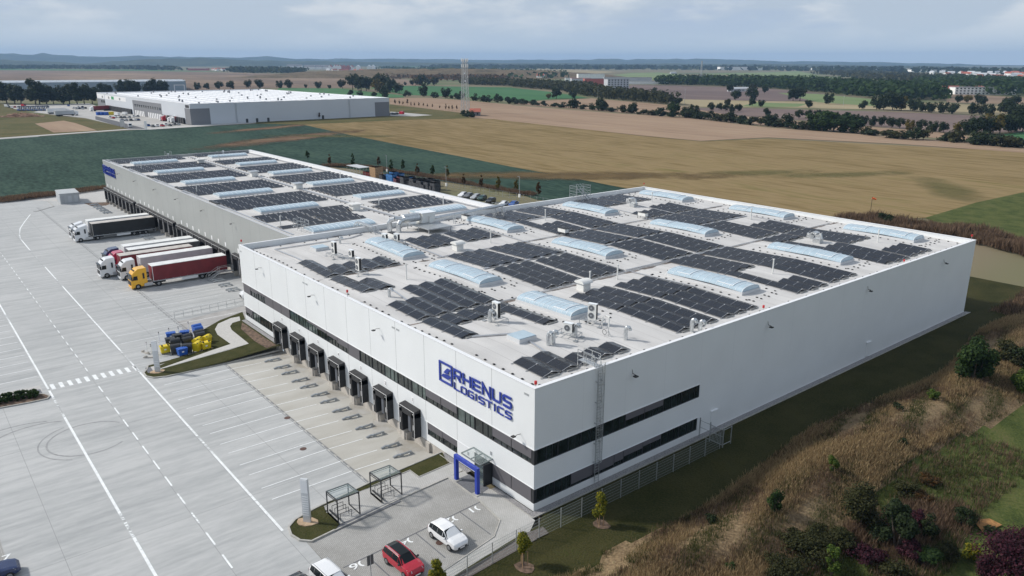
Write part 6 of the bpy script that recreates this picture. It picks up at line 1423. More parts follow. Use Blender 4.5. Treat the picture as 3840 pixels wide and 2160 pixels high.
# far kinds: unit about 10 m tall
FAR = Kind('broadleaf_tree', 'tree', M['leaf_dark'], 900, 3.9, 4.0, .95, 1.2, .25, 100, 13, variants=4, zc_=4.3)
FARG = Kind('broadleaf_tree', 'tree', M['leaf_green'], 900, 3.9, 3.8, .95, 1.2, .25, 200, 13, variants=4, zc_=4.0)
BUSH = Kind('hedge_shrub', 'shrub', M['leaf_dark'], 420, 3.2, 2.2, .8, .2, .12, 300, 9, variants=4, zc_=2.0)
BUSHO = Kind('hedge_shrub', 'shrub', M['leaf_olive'], 420, 3.2, 2.2, .8, .2, .12, 320, 9, variants=4, zc_=2.0)
YOUNG = Kind('young_tree', 'tree', M['leaf_rust'], 520, .8, 2.2, .34, .6, .05, 400, 16, 'column', variants=4)
DARKT = Kind('tall_tree', 'tree', M['leaf_dark'], 2000, 6.2, 8.5, 1.15, 1.5, .4, 500, 22, 'column', variants=4, zc_=8.8)
# hedgerow and row trees in the fields
def at(px, py): return P_(px, py)
HEDGE = [(-557.61, 454.58), (-545.17, 455.68), (-528.98, 453.29), (-513.35, 450.99), (-494.81, 450.59), (-481.49, 449.49), (-467.44, 447.37), (-453.86, 445.31), (-440.19, 444.00), (-425.98, 441.74), (-412.26, 439.56), (-399.92, 438.41), (-387.45, 437.94), (-372.10, 433.81), (-360.37, 429.78), (-349.61, 428.85), (-338.70, 428.54), (-327.17, 429.42), (-320.40, 431.31), (-312.03, 428.67), (-301.35, 426.18), (-289.85, 422.19), (-278.80, 418.35), (-267.66, 413.91), (-258.45, 411.84), (-250.96, 411.98), (-241.61, 410.80), (-235.22, 408.73), (-230.33, 409.98), (-219.34, 404.51), (-212.34, 404.05), (-207.77, 405.27), (-202.50, 405.17), (-196.22, 405.36), (-190.06, 405.55), (-184.72, 405.91), (-176.81, 403.41), (-168.93, 398.27), (-158.23, 392.61), (-151.73, 391.61), (-144.07, 392.33), (-139.15, 394.16), (-128.83, 398.60), (-122.19, 394.40), (-112.24, 390.89), (-107.71, 391.17), (-104.06, 391.18), (-100.29, 390.68), (-96.62, 391.59), (-93.48, 392.63)]
HV = {6:1.5, 9:1.9, 12:1.5, 16:1.9, 17:1.5, 18:1.7, 22:1.3, 26:1.5, 28:1.5, 31:2.0, 32:2.2, 33:2.4, 34:2.3, 35:1.6}
hs = []
for i, p in enumerate(HEDGE):
    big = HV.get(i)
    k = FARG if big and i > 30 else (BUSH if rnd.random() < .6 else BUSHO)
    if big: hs.append((FARG if i in (32,33,34,16) else FAR).put(p, .75*big if big < 2 else .8*big*.8, '', 'field hedge between the harrowed and the stubble fields', name='hedge_tree'))
    hs.append(k.put(p, (1.7*rnd.uniform(.9,1.3), 1.7*rnd.uniform(.9,1.3), rnd.uniform(1.1,1.9)), '', 'field hedge between the harrowed and the stubble fields'))
HEDGE2 = [(-824.77, 428.59), (-794.72, 430.95), (-748.49, 417.77), (-819.20, 412.18), (-755.04, 452.24), (-749.97, 472.47), (-713.83, 463.95), (-696.38, 466.45), (-670.36, 461.21), (-657.03, 459.77), (-629.48, 459.51), (-607.59, 453.53), (-599.62, 453.90), (-587.15, 457.09), (-561.52, 449.43)]
for p in HEDGE2: hs.append((BUSH if rnd.random() < .7 else FAR).put(p, (1.6, 1.6, rnd.uniform(1.5,2.3)), '', 'field hedge between the harrowed and the stubble fields'))
ROW = [(2000,1108),(2083,1112),(2147,1120),(2210,1130),(2272,1125),(2415,1068),(2500,1070),(2165,1068),(2570,1165)]
ROW2 = [(310,1190),(402,1190),(492,1190),(565,1200),(800,1232),(875,1242),(968,1252),(1053,1265),(1142,1270),(1238,1282),(1322,1290),(1425,1310),(1540,1310),(1648,1325),(1762,1335),(1905,1345),(2010,1350),(2080,1345),(2160,1345)]
row = [FAR.put(p, .85, '', 'single trees standing in a line across the fields') for p in ((-375.16, 524.19), (-367.28, 525.17), (-357.16, 520.21), (-345.80, 513.12), (-346.65, 522.85), (-302.72, 498.92), (-269.61, 488.55), (-267.15, 496.79), (-263.07, 502.08), (-254.27, 496.74), (-227.07, 479.16), (-219.83, 475.52), (-211.20, 471.27), (-202.78, 465.95), (-197.62, 467.34), (-188.47, 461.23), (-183.01, 460.82), (-172.14, 450.95), (-167.80, 456.52), (-158.70, 450.11), (-151.52, 448.42), (-143.50, 448.11))]
for i in (17, 21): 
    for o in row[i].children: 
        if o.name.startswith('crown'): o.data = remat(o.data, {o.data.materials[0]: M['leaf_gold']})
sc8 = [FAR.put(p, s_, '', 'scattered trees and bushes on the far fields') for p, s_ in (((-137.04, 446.08),1.2),((-136.13, 453.38),1.3),((-133.42, 458.91),1.3),((-131.48, 466.62),1.5),((-129.72, 472.05),1.4),((-128.25, 481.44),1.5),((-127.91, 492.87),1.7),((-125.67, 495.74),1.6),
 ((-388.17, 604.11),1.0),((-378.42, 603.18),.9),((-404.54, 588.20),.9),((-341.97, 624.38),1.0),((-364.74, 699.28),1.4),((-300.44, 640.90),1.1),((-291.11, 648.23),1.5),((-283.05, 644.42),1.6),((-275.49, 644.92),2.),((-272.07, 654.05),1.7),((-258.62, 648.63),1.5),((-249.48, 642.84),1.2),((-240.70, 639.25),1.2),((-230.65, 637.71),1.2),((-222.88, 635.59),1.2),((-210.89, 643.16),1.2),((-205.45, 644.31),1.2),((-193.44, 631.30),1.2),((-181.88, 628.08),1.7),((-171.76, 620.20),1.4),
 ((-424.00, 731.58),1.7),((-419.43, 737.63),1.9),((-292.25, 820.01),1.1),((-286.01, 828.24),1.1),((-271.80, 815.45),1.3),((-264.63, 809.67),1.1),((-235.63, 804.24),1.3),((-237.27, 788.22),1.1),((-649.34, 768.45),1.0),((-610.98, 878.05),1.4),((-614.03, 935.93),1.4),((-561.48, 886.87),1.3),((-468.23, 691.38),1.4),((-455.05, 701.44),1.8),((-448.22, 568.27),1.0),((-611.78, 558.74),1.7),((-609.60, 581.93),1.2),((-611.45, 547.26),.8),
 ((-1141.40, 428.26),1.9),((-1132.87, 455.58),1.5),((-1124.85, 466.59),1.7),((-1109.22, 488.04),.8),((-1080.60, 496.21),1.5),((-1071.05, 509.29),.8),((-1059.54, 525.07),1.8),((-1000.09, 511.28),3.),((-957.51, 501.96),2.6),((-953.39, 507.57),2.6),((-1131.52, 610.24),1.9),((-923.64, 516.01),3.2),((-871.75, 496.62),2.6),((-911.66, 501.38),2.3),((-1157.23, 670.11),.8),((-835.74, 490.11),1.8),((-1137.20, 697.97),1.2),((-1123.89, 696.67),1.7),((-1127.17, 711.93),2.4),((-1111.43, 713.98),1.4),((-1095.44, 716.68),1.9),((-1154.27, 694.37),.8),((-1160.52, 417.63),1.6),((-1103.97, 369.65),1.7),((-1113.18, 357.10),1.6),((-1124.04, 342.28),1.3),((-1131.55, 332.04),1.4))]
for i, o in enumerate(sc8):
    if i % 7 == 3 or i in (63, 66):
        for c in o.children:
            if c.name.startswith('crown'): c.data = remat(c.data, {c.data.materials[0]: M['leaf_gold' if i % 2 else 'leaf_olive']})
# woods: dense far-off masses, each one object
def wood(name, lab, poly, spacing, hgt, m, seed, leaf=2.2, per=26):
    r = random.Random(seed); xs_ = [p[0] for p in poly]; ys_ = [p[1] for p in poly]; v, f = [], []
    def inside(x, y):
        c = False; n = len(poly)
        for i in range(n):
            (x1, y1), (x2, y2) = poly[i], poly[i-1]
            if (y1 > y) != (y2 > y) and x < (x2-x1)*(y-y1)/(y2-y1)+x1: c = not c
        return c
    x = min(xs_); cnt = 0
    while x < max(xs_):
        y = min(ys_)
        while y < max(ys_):
            px, py = x+r.uniform(-.5,.5)*spacing, y+r.uniform(-.5,.5)*spacing
            if inside(px, py) and r.random() < .93 and cnt < 4200:
                cnt += 1; h = hgt*r.uniform(.75,1.2); rr = spacing*r.uniform(.5,.8)
                for _ in range(per):
                    d = Vector((r.gauss(0,1), r.gauss(0,1), r.gauss(0,.9))).normalized(); q = Vector((px+d.x*rr, py+d.y*rr, G+h*.55+d.z*h*.45)); a = Vector((r.uniform(-1,1), r.uniform(-1,1), r.uniform(-.6,.6))).normalized(); b2 = d.cross(a).normalized() if abs(d.dot(a)) < .95 else Vector((0,0,1)); l_ = leaf*r.uniform(.7,1.4); k = len(v)
                    v += [tuple(q-a*l_), tuple(q-b2*l_*.8), tuple(q+a*l_), tuple(q+b2*l_*.8)]; f.append((k,k+1,k+2,k+3))
            y += spacing
        x += spacing
    me = bpy.data.meshes.new(name); me.from_pydata(v, [], f); me.materials.append(m); me.update(); o = bpy.data.objects.new(name, me); C.objects.link(o)
    return tag(o, lab, 'woodland', kind='stuff')
wood('woods', 'dense dark green wood in the right background beyond the ploughed field', [(-906.71, 1070.52), (-839.39, 1112.18), (-666.55, 1055.74), (-537.38, 977.55), (-385.34, 839.72), (-320.46, 857.77), (-384.75, 1018.40), (-518.11, 1168.44), (-708.60, 1273.66), (-824.58, 1297.23), (-899.00, 1315.78), (-957.28, 1233.52), (-977.34, 1167.24)], 13, 15, M['leaf_green'], 1, 2.6)
wood('woods', 'wooded strip with autumn tints running towards the apartment blocks', [(-1138.69, 800.53), (-991.72, 803.71), (-951.27, 770.82), (-790.94, 728.26), (-617.69, 613.54), (-568.71, 596.20), (-501.63, 576.62), (-445.93, 556.62), (-452.94, 577.07), (-562.42, 644.73), (-642.75, 672.58), (-808.16, 808.98), (-1004.95, 881.91), (-1127.65, 872.14), (-1205.31, 883.43)], 9, 11, M['leaf_olive'], 2, 1.7)
wood('woods', 'rough scrubby hillock behind the lattice mast', [(-1911.74, 1050.35), (-2832.14, 1675.56), (-1850.26, 1433.90), (-1402.34, 1135.73), (-1359.35, 944.20), (-1542.43, 932.44)], 26, 9, M['leaf_rust'], 3, 3.4, 14)
wood('woods', 'tree belt at the right edge beneath the far town', [(-549.03, 1324.85), (-422.36, 1103.22), (-308.28, 1048.85), (-218.45, 985.56), (-340.84, 1447.35), (-502.46, 1634.27), (-656.84, 1725.03), (-643.30, 1493.34)], 20, 15, M['leaf_green'], 4, 3.)
wood('woods', 'belt of trees at the far edge of the brown field on the left', [(-4784.91, 262.31), (-4597.73, 840.06), (-3891.29, 994.08), (-3525.52, 1059.76), (-4677.43, 1201.56), (-5768.40, 624.82), (-5907.01, 334.14)], 45, 16, M['leaf_dark'], 5, 7, 10)
wood('woods', 'dark grove in front of the red roofed town', [(-2942.28, 1023.70), (-2647.75, 1013.08), (-2562.30, 1148.93), (-2962.89, 1332.03), (-3363.28, 1338.49), (-3436.19, 1213.23)], 28, 17, M['leaf_dark'], 6, 5, 12)
wood('woods', 'scattered trees of the distant village behind the apartment blocks', [(-1487.83, 1207.02), (-1331.05, 1239.18), (-1709.26, 1586.14), (-2194.25, 1875.72), (-2683.72, 1923.39), (-4080.17, 2352.93), (-3582.47, 2034.80), (-1768.79, 1265.05)], 60, 14, M['leaf_green'], 7, 6, 9)
wood('woods', 'hazy wooded plain at the middle of the horizon', [(-3951.94, 2600.13), (-3171.19, 2780.75), (-2984.68, 3119.03), (-2233.88, 3450.97), (-1385.02, 3171.40), (-910.94, 2865.78), (-1267.94, 3942.08), (-2946.04, 4539.27), (-5069.14, 4118.43), (-5332.14, 3512.05)], 120, 16, M['leaf_dark'], 8, 13, 9)
wood('woods', 'scrub and small trees below the town at the right', [(-1463.49, 2579.14), (-858.07, 1744.80), (-687.97, 1613.65), (-515.16, 1672.54), (-642.13, 2055.34), (-1051.00, 2491.55), (-1725.25, 3190.14)], 42, 10, M['leaf_olive'], 9, 5, 10)
# dark tall trees left of the white warehouse in the distance
lt = []
for px, py, s_ in ((-20,1040,1.25),(70,1045,1.2),(150,1050,1.15),(215,1050,1.1),(360,1055,1.5),(400,1050,1.35),(470,1050,1.25),(540,1045,.9),(640,1050,1.2),(700,1050,1.15),(780,1050,1.25),(850,1045,1.2),(930,1045,1.0),(960,1010,.9),(1020,935,1.),(1090,935,.9),(1220,930,1.05),(1290,930,1.2),(1370,930,1.1),(1520,925,1.1),(1580,925,1.2),(1650,925,1.)):
    pass
LT = [((-870.55, 57.72),1.25),((-854.74, 63.24),1.2),((-839.84, 67.91),1.15),((-836.18, 72.73),1.1),((-818.01, 82.01),1.4),((-825.74, 86.46),1.3),((-821.79, 91.66),1.2),((-827.94, 98.54),.9),((-812.18, 104.31),1.15),((-808.78, 108.78),1.1),((-804.25, 114.74),1.2),((-810.21, 121.90),1.15),((-805.62, 127.93),1.0),((-879.80, 145.90),.9),((-1009.92, 180.43),.95),((-1005.69, 186.09),.85),((-1011.96, 201.98),1.05),((-1006.96, 208.69),1.2),((-1001.24, 216.37),1.1),((-1006.82, 233.97),1.1),((-1001.73, 240.81),1.2),((-996.64, 247.65),1.)]
lt = [DARKT.put(p, (s_*1.3, s_*1.3, s_*1.05), '', 'tall dark trees left of the far white warehouse') for p, s_ in LT]
order_labels(lt, 'tall dark tree in the belt behind the far lorry park, %s')
# young autumn trees along the rear fence
YT = [(-255.56, 96.48), (-233.91, 95.49), (-226.80, 101.94), (-219.23, 108.97), (-207.70, 107.75), (-201.79, 109.39), (-191.40, 109.09), (-183.07, 110.03), (-177.08, 112.42), (-160.44, 107.48), (-151.72, 107.87), (-142.06, 107.50), (-139.42, 112.44), (-126.30, 110.25)]
yt = []
for i, p in enumerate(YT):
    yt.append(YOUNG.put(p, (1.15, 1.15, rnd.uniform(1.05,1.3)), '', 'young trees along the rear fence', mm=M['leaf_green'] if i in (0,2,4,5,7) else M['leaf_gold'] if i in (8,11,12) else None))
order_labels(yt, 'young narrow tree along the rear fence, %s of the row')
yw_ = [YOUNG.put(p, s_, '', 'saplings beside the far white warehouse') for p, s_ in (((-602.58, 345.09),1.3),((-603.01, 350.24),1.2),((-593.65, 348.36),1.),((-595.50, 354.40),1.4),((-582.00, 349.82),.9),((-573.07, 347.99),.9),((-566.49, 348.64),1.),((-561.33, 350.14),.9),((-552.55, 348.70),.9),((-543.41, 347.99),.9),((-527.00, 344.89),.9),((-514.35, 342.51),1.2),((-510.48, 342.94),1.),((-502.98, 341.32),1.1),((-500.69, 344.32),1.1),((-482.57, 196.84),1.1),((-483.28, 203.99),1.2),((-479.38, 209.04),1.1),((-484.96, 218.39),.9))]
order_labels(yw_, 'thin sapling near the far white warehouse, %s')
order_labels(row, 'round dark tree of the single line across the fields, %s')
hs2 = hs; order_labels(hs2, 'shrub of the long field hedge behind the stubble, %s')
order_labels(sc8, 'tree standing loose among the far fields, %s')
def share(objs, lab):
    for o in objs: o['label'] = lab
share(hs, 'dark shrub or small tree of the long field hedge beyond the stubble field'); share(sc8, 'lone bushy tree scattered over the distant fields')
# near trees
def near_tree(p, h, lab):
    me = crown_mesh('crown', M['leaf_yellow'], 5000, .95, 1.25, .16, int(abs(p[0]*100)), 14, h-1.15, 'cone', .45)
    t = thing('staked_tree', lab, 'tree', (p[0], p[1], zl(*p))); o = bpy.data.objects.new('crown', me); C.objects.link(o); o.parent = t
    b = MB(); b.cyl((0,0,-.1),(0,0,h-.6),.05,.025,n=8); [b.cyl((0,0,1.4+.25*k),(.35*math.cos(k*2.1),.35*math.sin(k*2.1),2.+.3*k),.018,.008,n=5) for k in range(6)]; b.build('trunk', M['bark'], t)
    b = MB(); [b.cyl((x,y,-.1),(x,y,1.35),.035,n=6) for x, y in ((-.3,.0),(.25,.2),(.2,-.28))]; b.bar((-.3,0,1.3),(.25,.2,1.3),.07,.04); b.bar((-.3,0,1.32),(.2,-.28,1.32),.07,.04); b.build('stakes', M['wood'], t)
for p, h, lab in (((5.26, 3.15), 3.3, 'staked young tree with yellow green leaves on the lawn by the wire fence'), ((5.33, -5.63), 3.5, 'staked young yellow tree beside the lower end of the fence'), ((3.60, -12.87), 3.2, 'yellow tree top just rising at the lower edge of the photo')): near_tree(p, h, lab)
def shrub(p, rx, rz, m, n, leaf, lab, name='shrub', shape='round', clumps=14, seed=1, low=.0):
    me = crown_mesh('crown', m, n, rx, rz, leaf, seed, clumps, rz*1.0, shape, .4); t = thing(name, lab, 'shrub' if name == 'shrub' else 'tree', (p[0], p[1], zl(*p)-low), rnd.uniform(0,6)); o = bpy.data.objects.new('crown', me); C.objects.link(o); o.parent = t
    b = MB(); [b.cyl((0,0,-.2),(rx*.5*math.cos(k*1.3),rx*.5*math.sin(k*1.3),rz*1.3),.06*rx,.02,n=6) for k in range(5)]; b.build('trunk', M['bark'], t); return t
shrub((13.88, 59.66), 2.3, 2.9, M['leaf_green'], 8000, .3, 'big green bush at the crest of the weedy bank, right of the warehouse', seed=21, clumps=18)
shrub((14.21, 69.62), 2.4, 1.3, M['leaf_olive'], 4200, .28, 'low olive bush behind the big green bush on the bank', seed=22, clumps=16)
shrub((18.48, 62.77), 1.8, 1.9, M['leaf_bright'], 3200, .28, 'green bush cut by the right edge of the photo', seed=23)
shrub((16.28, 69.38), 2.4, 1.8, M['leaf_dark'], 3200, .28, 'dark bush at the right edge behind the bank', seed=43)
shrub((13.20, 50.00), .75, .6, M['leaf_bright'], 1200, .16, 'small bright green plant on the middle of the weedy bank', seed=24)
shrub((11.93, 43.98), .65, .4, M['leaf_dark'], 700, .18, 'dark green plant low on the weedy bank', seed=25)
shrub((19.88, 20.63), 1.9, 2.2, M['leaf_olive'], 7000, .2, 'olive green round tree at the lower right among the weeds', 'tree', seed=26, clumps=20)
shrub((23.17, 20.34), 1.7, 2.6, M['leaf_dark'], 7500, .2, 'dark green slender tree right of the olive tree', 'tree', 'column', seed=27, clumps=18)
shrub((24.03, 24.34), .8, 1.2, M['leaf_dark'], 1800, .17, 'small dark bush right of the slender tree', seed=28)
shrub((22.95, 24.66), .8, 1.1, M['leaf_purple'], 1800, .15, 'purple leaved bush behind the slender tree', seed=29)
shrub((14.53, 25.22), .6, .9, M['leaf_bright'], 1200, .15, 'loose light green sapling on the bank above the olive tree', seed=30)
shrub((15.80, 37.04), .55, .5, M['leaf_dark'], 700, .17, 'dark leafy plant by the garden fence at the right', seed=31)
shrub((14.97, 14.78), .75, 1.2, M['leaf_green'], 1600, .17, 'green sapling at the left of the weedy bank', seed=32)
shrub((25.06, 28.97), 1.15, .85, M['leaf_dark'], 3200, .13, 'dark rounded shrub on the garden grass', seed=33)
shrub((27.44, 24.33), .85, .75, M['leaf_yellow'], 1200, .17, 'yellow shrub near the lower right corner', seed=34)
shrub((21.60, 12.73), .7, 1.5, M['leaf_bright'], 1500, .18, 'light green sapling at the lower edge below the olive tree', seed=35)
shrub((31.18, 24.08), 3.3, 2.6, M['leaf_purple'], 9000, .2, 'large purple leaved bush filling the lower right corner', seed=36, clumps=18)
shrub((29.74, 22.69), 1.3, 1.3, M['leaf_purple'], 2600, .17, 'smaller purple bush left of the corner bush', seed=37)
shrub((19.72, 12.80), 2.3, 1.0, M['leaf_olive'], 5200, .16, 'dark olive brush at the lower edge, left of the light sapling', seed=38, clumps=18)
shrub((19.51, 9.11), 2.0, .9, M['leaf_olive'], 4200, .16, 'dark olive brush at the lower edge, furthest left', seed=39, clumps=18)
shrub((22.52, 16.74), 1.5, .8, M['leaf_purple'], 2600, .15, 'low dull purple brush between the saplings at the lower edge', seed=40)
shrub((25.67, 20.47), 1.4, .9, M['leaf_green'], 3200, .17, 'green brush at the lower edge left of the yellow shrub', seed=41)
shrub((-43.81, 154.52), 2.6, 1.2, M['leaf_dark'], 3000, .3, 'dark scrub behind the far corner of the white warehouse', seed=44)
for i, (p, rx, rz, m_, n, lb) in enumerate((((20.58, 16.45), 1.5, 1.0, 'leaf_olive', 3600, 'olive brush below the round olive tree'), ((21.65, 20.47), 1.0, .9, 'leaf_dark', 2200, 'dark brush between the olive tree and the slender dark tree'), ((24.59, 20.15), 1.3, .9, 'leaf_purple', 2600, 'purple brush under the slender dark tree'), ((26.23, 22.83), 1.1, .7, 'leaf_olive', 2200, 'olive brush left of the yellow shrub'), ((24.72, 16.43), 1.5, .7, 'leaf_olive', 2600, 'straggling brush at the lower edge under the purple brush'), ((19.14, 15.73), 1.4, .7, 'leaf_olive', 2600, 'low dark brush left of the round olive tree'), ((20.29, 33.68), 1.2, .5, 'leaf_rust', 1800, 'rusty brush on the edge of the hollow'), ((20.07, 29.38), 1.3, .7, 'leaf_olive', 2200, 'grey green brush in the hollow above the slender tree'), ((21.14, 29.87), 1.0, .5, 'leaf_rust', 1600, 'rust brown bramble in the hollow'), ((27.23, 29.48), .7, .5, 'leaf_dark', 1300, 'dark plant beside the orange clay'), ((17.89, 13.05), 1.2, .6, 'leaf_olive', 2000, 'low olive brush on the lower end of the bank'), ((11.89, 10.00), .5, .4, 'leaf_dark', 700, 'small dark plant among dry grass at the bank edge'), ((13.73, 65.85), .9, .6, 'leaf_dark', 1400, 'dark plant at the foot of the big green bush'), ((17.00, 5.75), .5, .35, 'leaf_green', 700, 'small green plant low on the bank near the lower edge'))):
    shrub(p, rx, rz, M[m_], n, .17, lb, seed=60+i, clumps=14)
# weeds on the bank: far too many stalks to count
def weeds(name, lab, m, n, hmin, hmax, wd, seed, dens, zone):
    r = random.Random(seed); v, f = [], []; cnt = 0
    while cnt < n:
        x, y = zone(r)
        c = math.sin(x*.9+seed)*math.cos(y*.33+seed*2)+math.sin(x*.31-y*.17+seed*3)
        if r.random() > dens(x, y, c): continue
        cnt += 1; z = zl(x, y)
        for _ in range(r.randint(4, 7)):
            a = r.uniform(0, 6.283); h = r.uniform(hmin, hmax)*(1+.25*c); l_ = r.uniform(.05,.4)*h; ox, oy = r.gauss(0,.16), r.gauss(0,.16); k = len(v); wx, wy = -math.sin(a)*wd, math.cos(a)*wd
            tx, ty = math.cos(a)*l_, math.sin(a)*l_
            v += [(x+ox-wx, y+oy-wy, z-.03), (x+ox+wx, y+oy+wy, z-.03), (x+ox+tx*.45+wx*.8, y+oy+ty*.45+wy*.8, z+h*.62), (x+ox+tx, y+oy+ty, z+h)]; f += [(k,k+1,k+2),(k,k+2,k+3)]
    me = bpy.data.meshes.new(name); me.from_pydata(v, [], f); me.materials.append(m); me.update(); o = bpy.data.objects.new(name, me); C.objects.link(o); return tag(o, lab, 'weeds', kind='stuff')
def edge_(y): return 8.6+1.2*math.sin(y*.13)+(1.2 if y < 0 else 0)-max(0, (y-55)*.045)
def zone_a(r):
    y = -14+r.random()**1.5*118; return edge_(y)+r.uniform(-.3, 9.8), y
weeds('dry_weeds', 'tall dry straw coloured weeds over the bank beside the lawn', M['weed_dry'], 34000, .25, .75, .013, 51, lambda x, y, c: .35+.5*c, zone_a)
weeds('brown_weeds', 'brown withered stalks mixed over the bank', M['weed_brown'], 15000, .25, .7, .014, 52, lambda x, y, c: .4-.35*c, zone_a)
weeds('green_weeds', 'green weeds mixed over the bank', M['weed_green'], 15000, .15, .5, .016, 53, lambda x, y, c: .35+.4*math.sin(x*1.7+y*.5), zone_a)
def zone_b(r):
    y = -12+r.random()*60; return edge_(y)+10+r.uniform(0, 8), y
weeds('brown_weeds', 'brown scrub and grasses in the hollow behind the bank', M['weed_brown'], 4200, .3, .9, .02, 54, lambda x, y, c: .3+.5*c if y < 34-(x-20)*.6 else .12, zone_b)
weeds('green_weeds', 'rough green grass in the hollow behind the bank', M['weed_green'], 4500, .12, .45, .022, 55, lambda x, y, c: .4 if y < 40 else .2, zone_b)
def zone_c(r):
    t_ = r.random(); x = -50+t_*62; y = 157-13*t_*1.0+r.uniform(-4,16)*(1 if t_ < .8 else .6); return x, y
G0 = zl
def zl(x, y): return -.4
weeds('brown_weeds', 'dark brown weeds along the meadow behind the far corner', M['weed_brown'], 5000, .8, 2.4, .06, 56, lambda x, y, c: .8, lambda r: (lambda t_: (-52+62*t_, 150+22*math.sin(t_*2.6)*.9-26*t_+r.uniform(-6,6)))(r.random()))
weeds('brown_weeds', 'brown weeds down the slope right of the far corner', M['weed_brown'], 4500, .6, 1.7, .05, 57, lambda x, y, c: .7, lambda r: (r.uniform(2.5,14), r.uniform(96,150)))
def along(P, w_):
    def z_(r):
        t_ = r.random()*(len(P)-1); k = int(t_); f_ = t_-k; a, c = P[k], P[k+1]; return a[0]+(c[0]-a[0])*f_+r.uniform(-w_,w_), a[1]+(c[1]-a[1])*f_+r.uniform(-w_,w_)
    return z_
weeds('dry_weeds', 'straggling brown grass strip between the rear fence and the rape field', M['weed_brown'], 3600, .3, 1.0, .05, 58, lambda x, y, c: .8, along([(-237.95, 95.75), (-225.54, 106.61), (-200.26, 109.26), (-171.74, 111.67), (-142.35, 113.21), (-134.10, 114.46)], 1.6))
weeds('dry_weeds', 'brown grass strip along the far edge of the yard', M['weed_brown'], 4200, .3, 1.0, .05, 59, lambda x, y, c: .8, along([(-218.99, -36.63), (-222.95, -15.40), (-225.76, -2.12), (-230.44, 13.63)], 2.6))
zl = G0
q_ = [(-58.3+.18*math.sin(k*3), -30.6-k*.45) for k in range(24)]
hb_ = []
BPM = [crown_mesh('crown', M['leaf_green'], 420, .5, .42, .16, 900+k, 7, .45) for k in range(4)]
for k in range(58):
    o = bpy.data.objects.new('bedding_plant', BPM[k % 4]); C.objects.link(o); o.location = (-58.6-.09*(k//2)-(k % 2)*.9+rnd.uniform(-.25,.25), -30.6-.62*(k//2), G+.08); o.rotation_euler.z = rnd.uniform(0,6); o.scale = (rnd.uniform(.8,1.2),)*3; tag(o, 'small leafy plant in the kerbed bed at the left edge', 'plant', 'low plants in the kerbed bed'); hb_.append(o)
# ------------------------------------------------------------------ middle distance: the far white warehouse and its lot
def hall(name, lab, cat, O, ux, Lx, Ly, h, wall, roofm, rim=None):
    """box hall; O front-left corner, ux unit along the front"""
    t = thing(name, lab, cat, (*O, G), math.atan2(ux[1], ux[0])); b = MB(); b.box(0,Lx,0,.3,0,h); b.box(0,Lx,Ly-.3,Ly,0,h); b.box(0,.3,.3,Ly-.3,0,h); b.box(Lx-.3,Lx,.3,Ly-.3,0,h); b.build('wall', wall, t)
    b = MB(); b.box(.31,Lx-.31,.31,Ly-.31,h-.7,h-.5); b.build('roof', roofm, t)
    if rim: b = MB(); b.box(-.05,Lx+.05,-.05,.35,h,h+.25); b.box(-.05,Lx+.05,Ly-.35,Ly+.05,h,h+.25); b.box(-.05,.35,.35,Ly-.35,h,h+.25); b.box(Lx-.35,Lx+.05,.35,Ly-.35,h,h+.25); b.build('coping', rim, t)
    return t
WO = Vector((-479.14, 119.58)); WL = Vector((-721.52, 116.40)); WR = Vector((-481.46, 267.93))
ex = (WR-WO); Lx = ex.length; ex.normalize(); ey = Vector((-ex.y, ex.x))
if (WL-WO).dot(ey) < 0: ey = -ey
Ly = (WL-WO).dot(ey)
fw_ = hall('white_warehouse', 'far white warehouse with a bright roof and grey corner panels beyond the green field', 'warehouse', WO, ex, Lx, Ly, 13.3, mat('pale_cladding', (.6,.63,.67), .5, var=.03, scale=.02), M['paleroof'], M['trim'])
sg = 1 if (Vector((-ex.y, ex.x))-ey).length < .5 else -1
def ywall(x0, x1, z0, z1, d=.05): b.box(x0, x1, -d, -.004, z0, z1)
for x0_ in (0, Lx-12.5): b = MB(); ywall(x0_, x0_+12.5, 0, 10.4); b.build('grey_panel', M['midgrey'], fw_)
for x in (36, 43, 51, 92): b = MB(); ywall(x, x+1.6, 0, 2.6, .09); b.build('door', M['frame'], fw_)
b = MB(); [b.bar((x,-.15,0),(x,-.15,13.4),.1) for x in (29.5,30.3,114,114.8)]; [b.bar((x,-.15,z*.6),(x+.8,-.15,z*.6),.06) for x in (29.5,114) for z in range(1,22)]; b.build('ladder', M['steel'], fw_)
def xw(y0, y1, z0, z1, d=.05): b.box(-d, -.004, y0, y1, z0, z1)
for y0_, y1_, z_ in ((0,10.5,10.4),(60,132,11.2),(216,Ly,8.6)): b = MB(); b.box(-.06,-.004,y0_,y1_,0,z_); b.build('grey_bay', M['midgrey'], fw_)
for y in [62+5.6*k for k in range(12)]: b = MB(); b.box(-.12,-.062,y,y+3.4,6.6,8.4); b.build('window', M['glass'], fw_)
for y in (218,225): b = MB(); b.box(-.12,-.062,y,y+4,5.6,7.6); b.build('window', M['glass'], fw_)
for y in [62+4.2*k for k in range(8)]+[104+4.2*k for k in range(6)]: b = MB(); b.box(-.1,-.062,y,y+2.3,0,3.8); b.build('bay_door', M['plate'], fw_)
for y in [12+4.3*k for k in range(11)]+[136+4.3*k for k in range(18)]: b = MB(); b.box(-1.2,-.01,y,y+3.2,.2,4.0); b.build('dock_shelter', M['shelter'], fw_)
b = MB(); b.box(-.1,-.004,150,214,9.0,12.2); b.box(-.1,-.004,217,Ly-1,9.2,12.4); bn = b.build('banner', M['plate'], fw_)
b = MB(); b.box(-.14,-.102,186,194,9.4,11.8); b.build('banner_mark', mat('banner_green', (.03,.3,.1), .6), bn)
b = MB(); [b.box(-.14,-.102,y,y+4,9.6,11.4) for y in (166,200,221)]; b.build('banner_mark', mat('banner_grey', (.25,.26,.25), .6), bn)
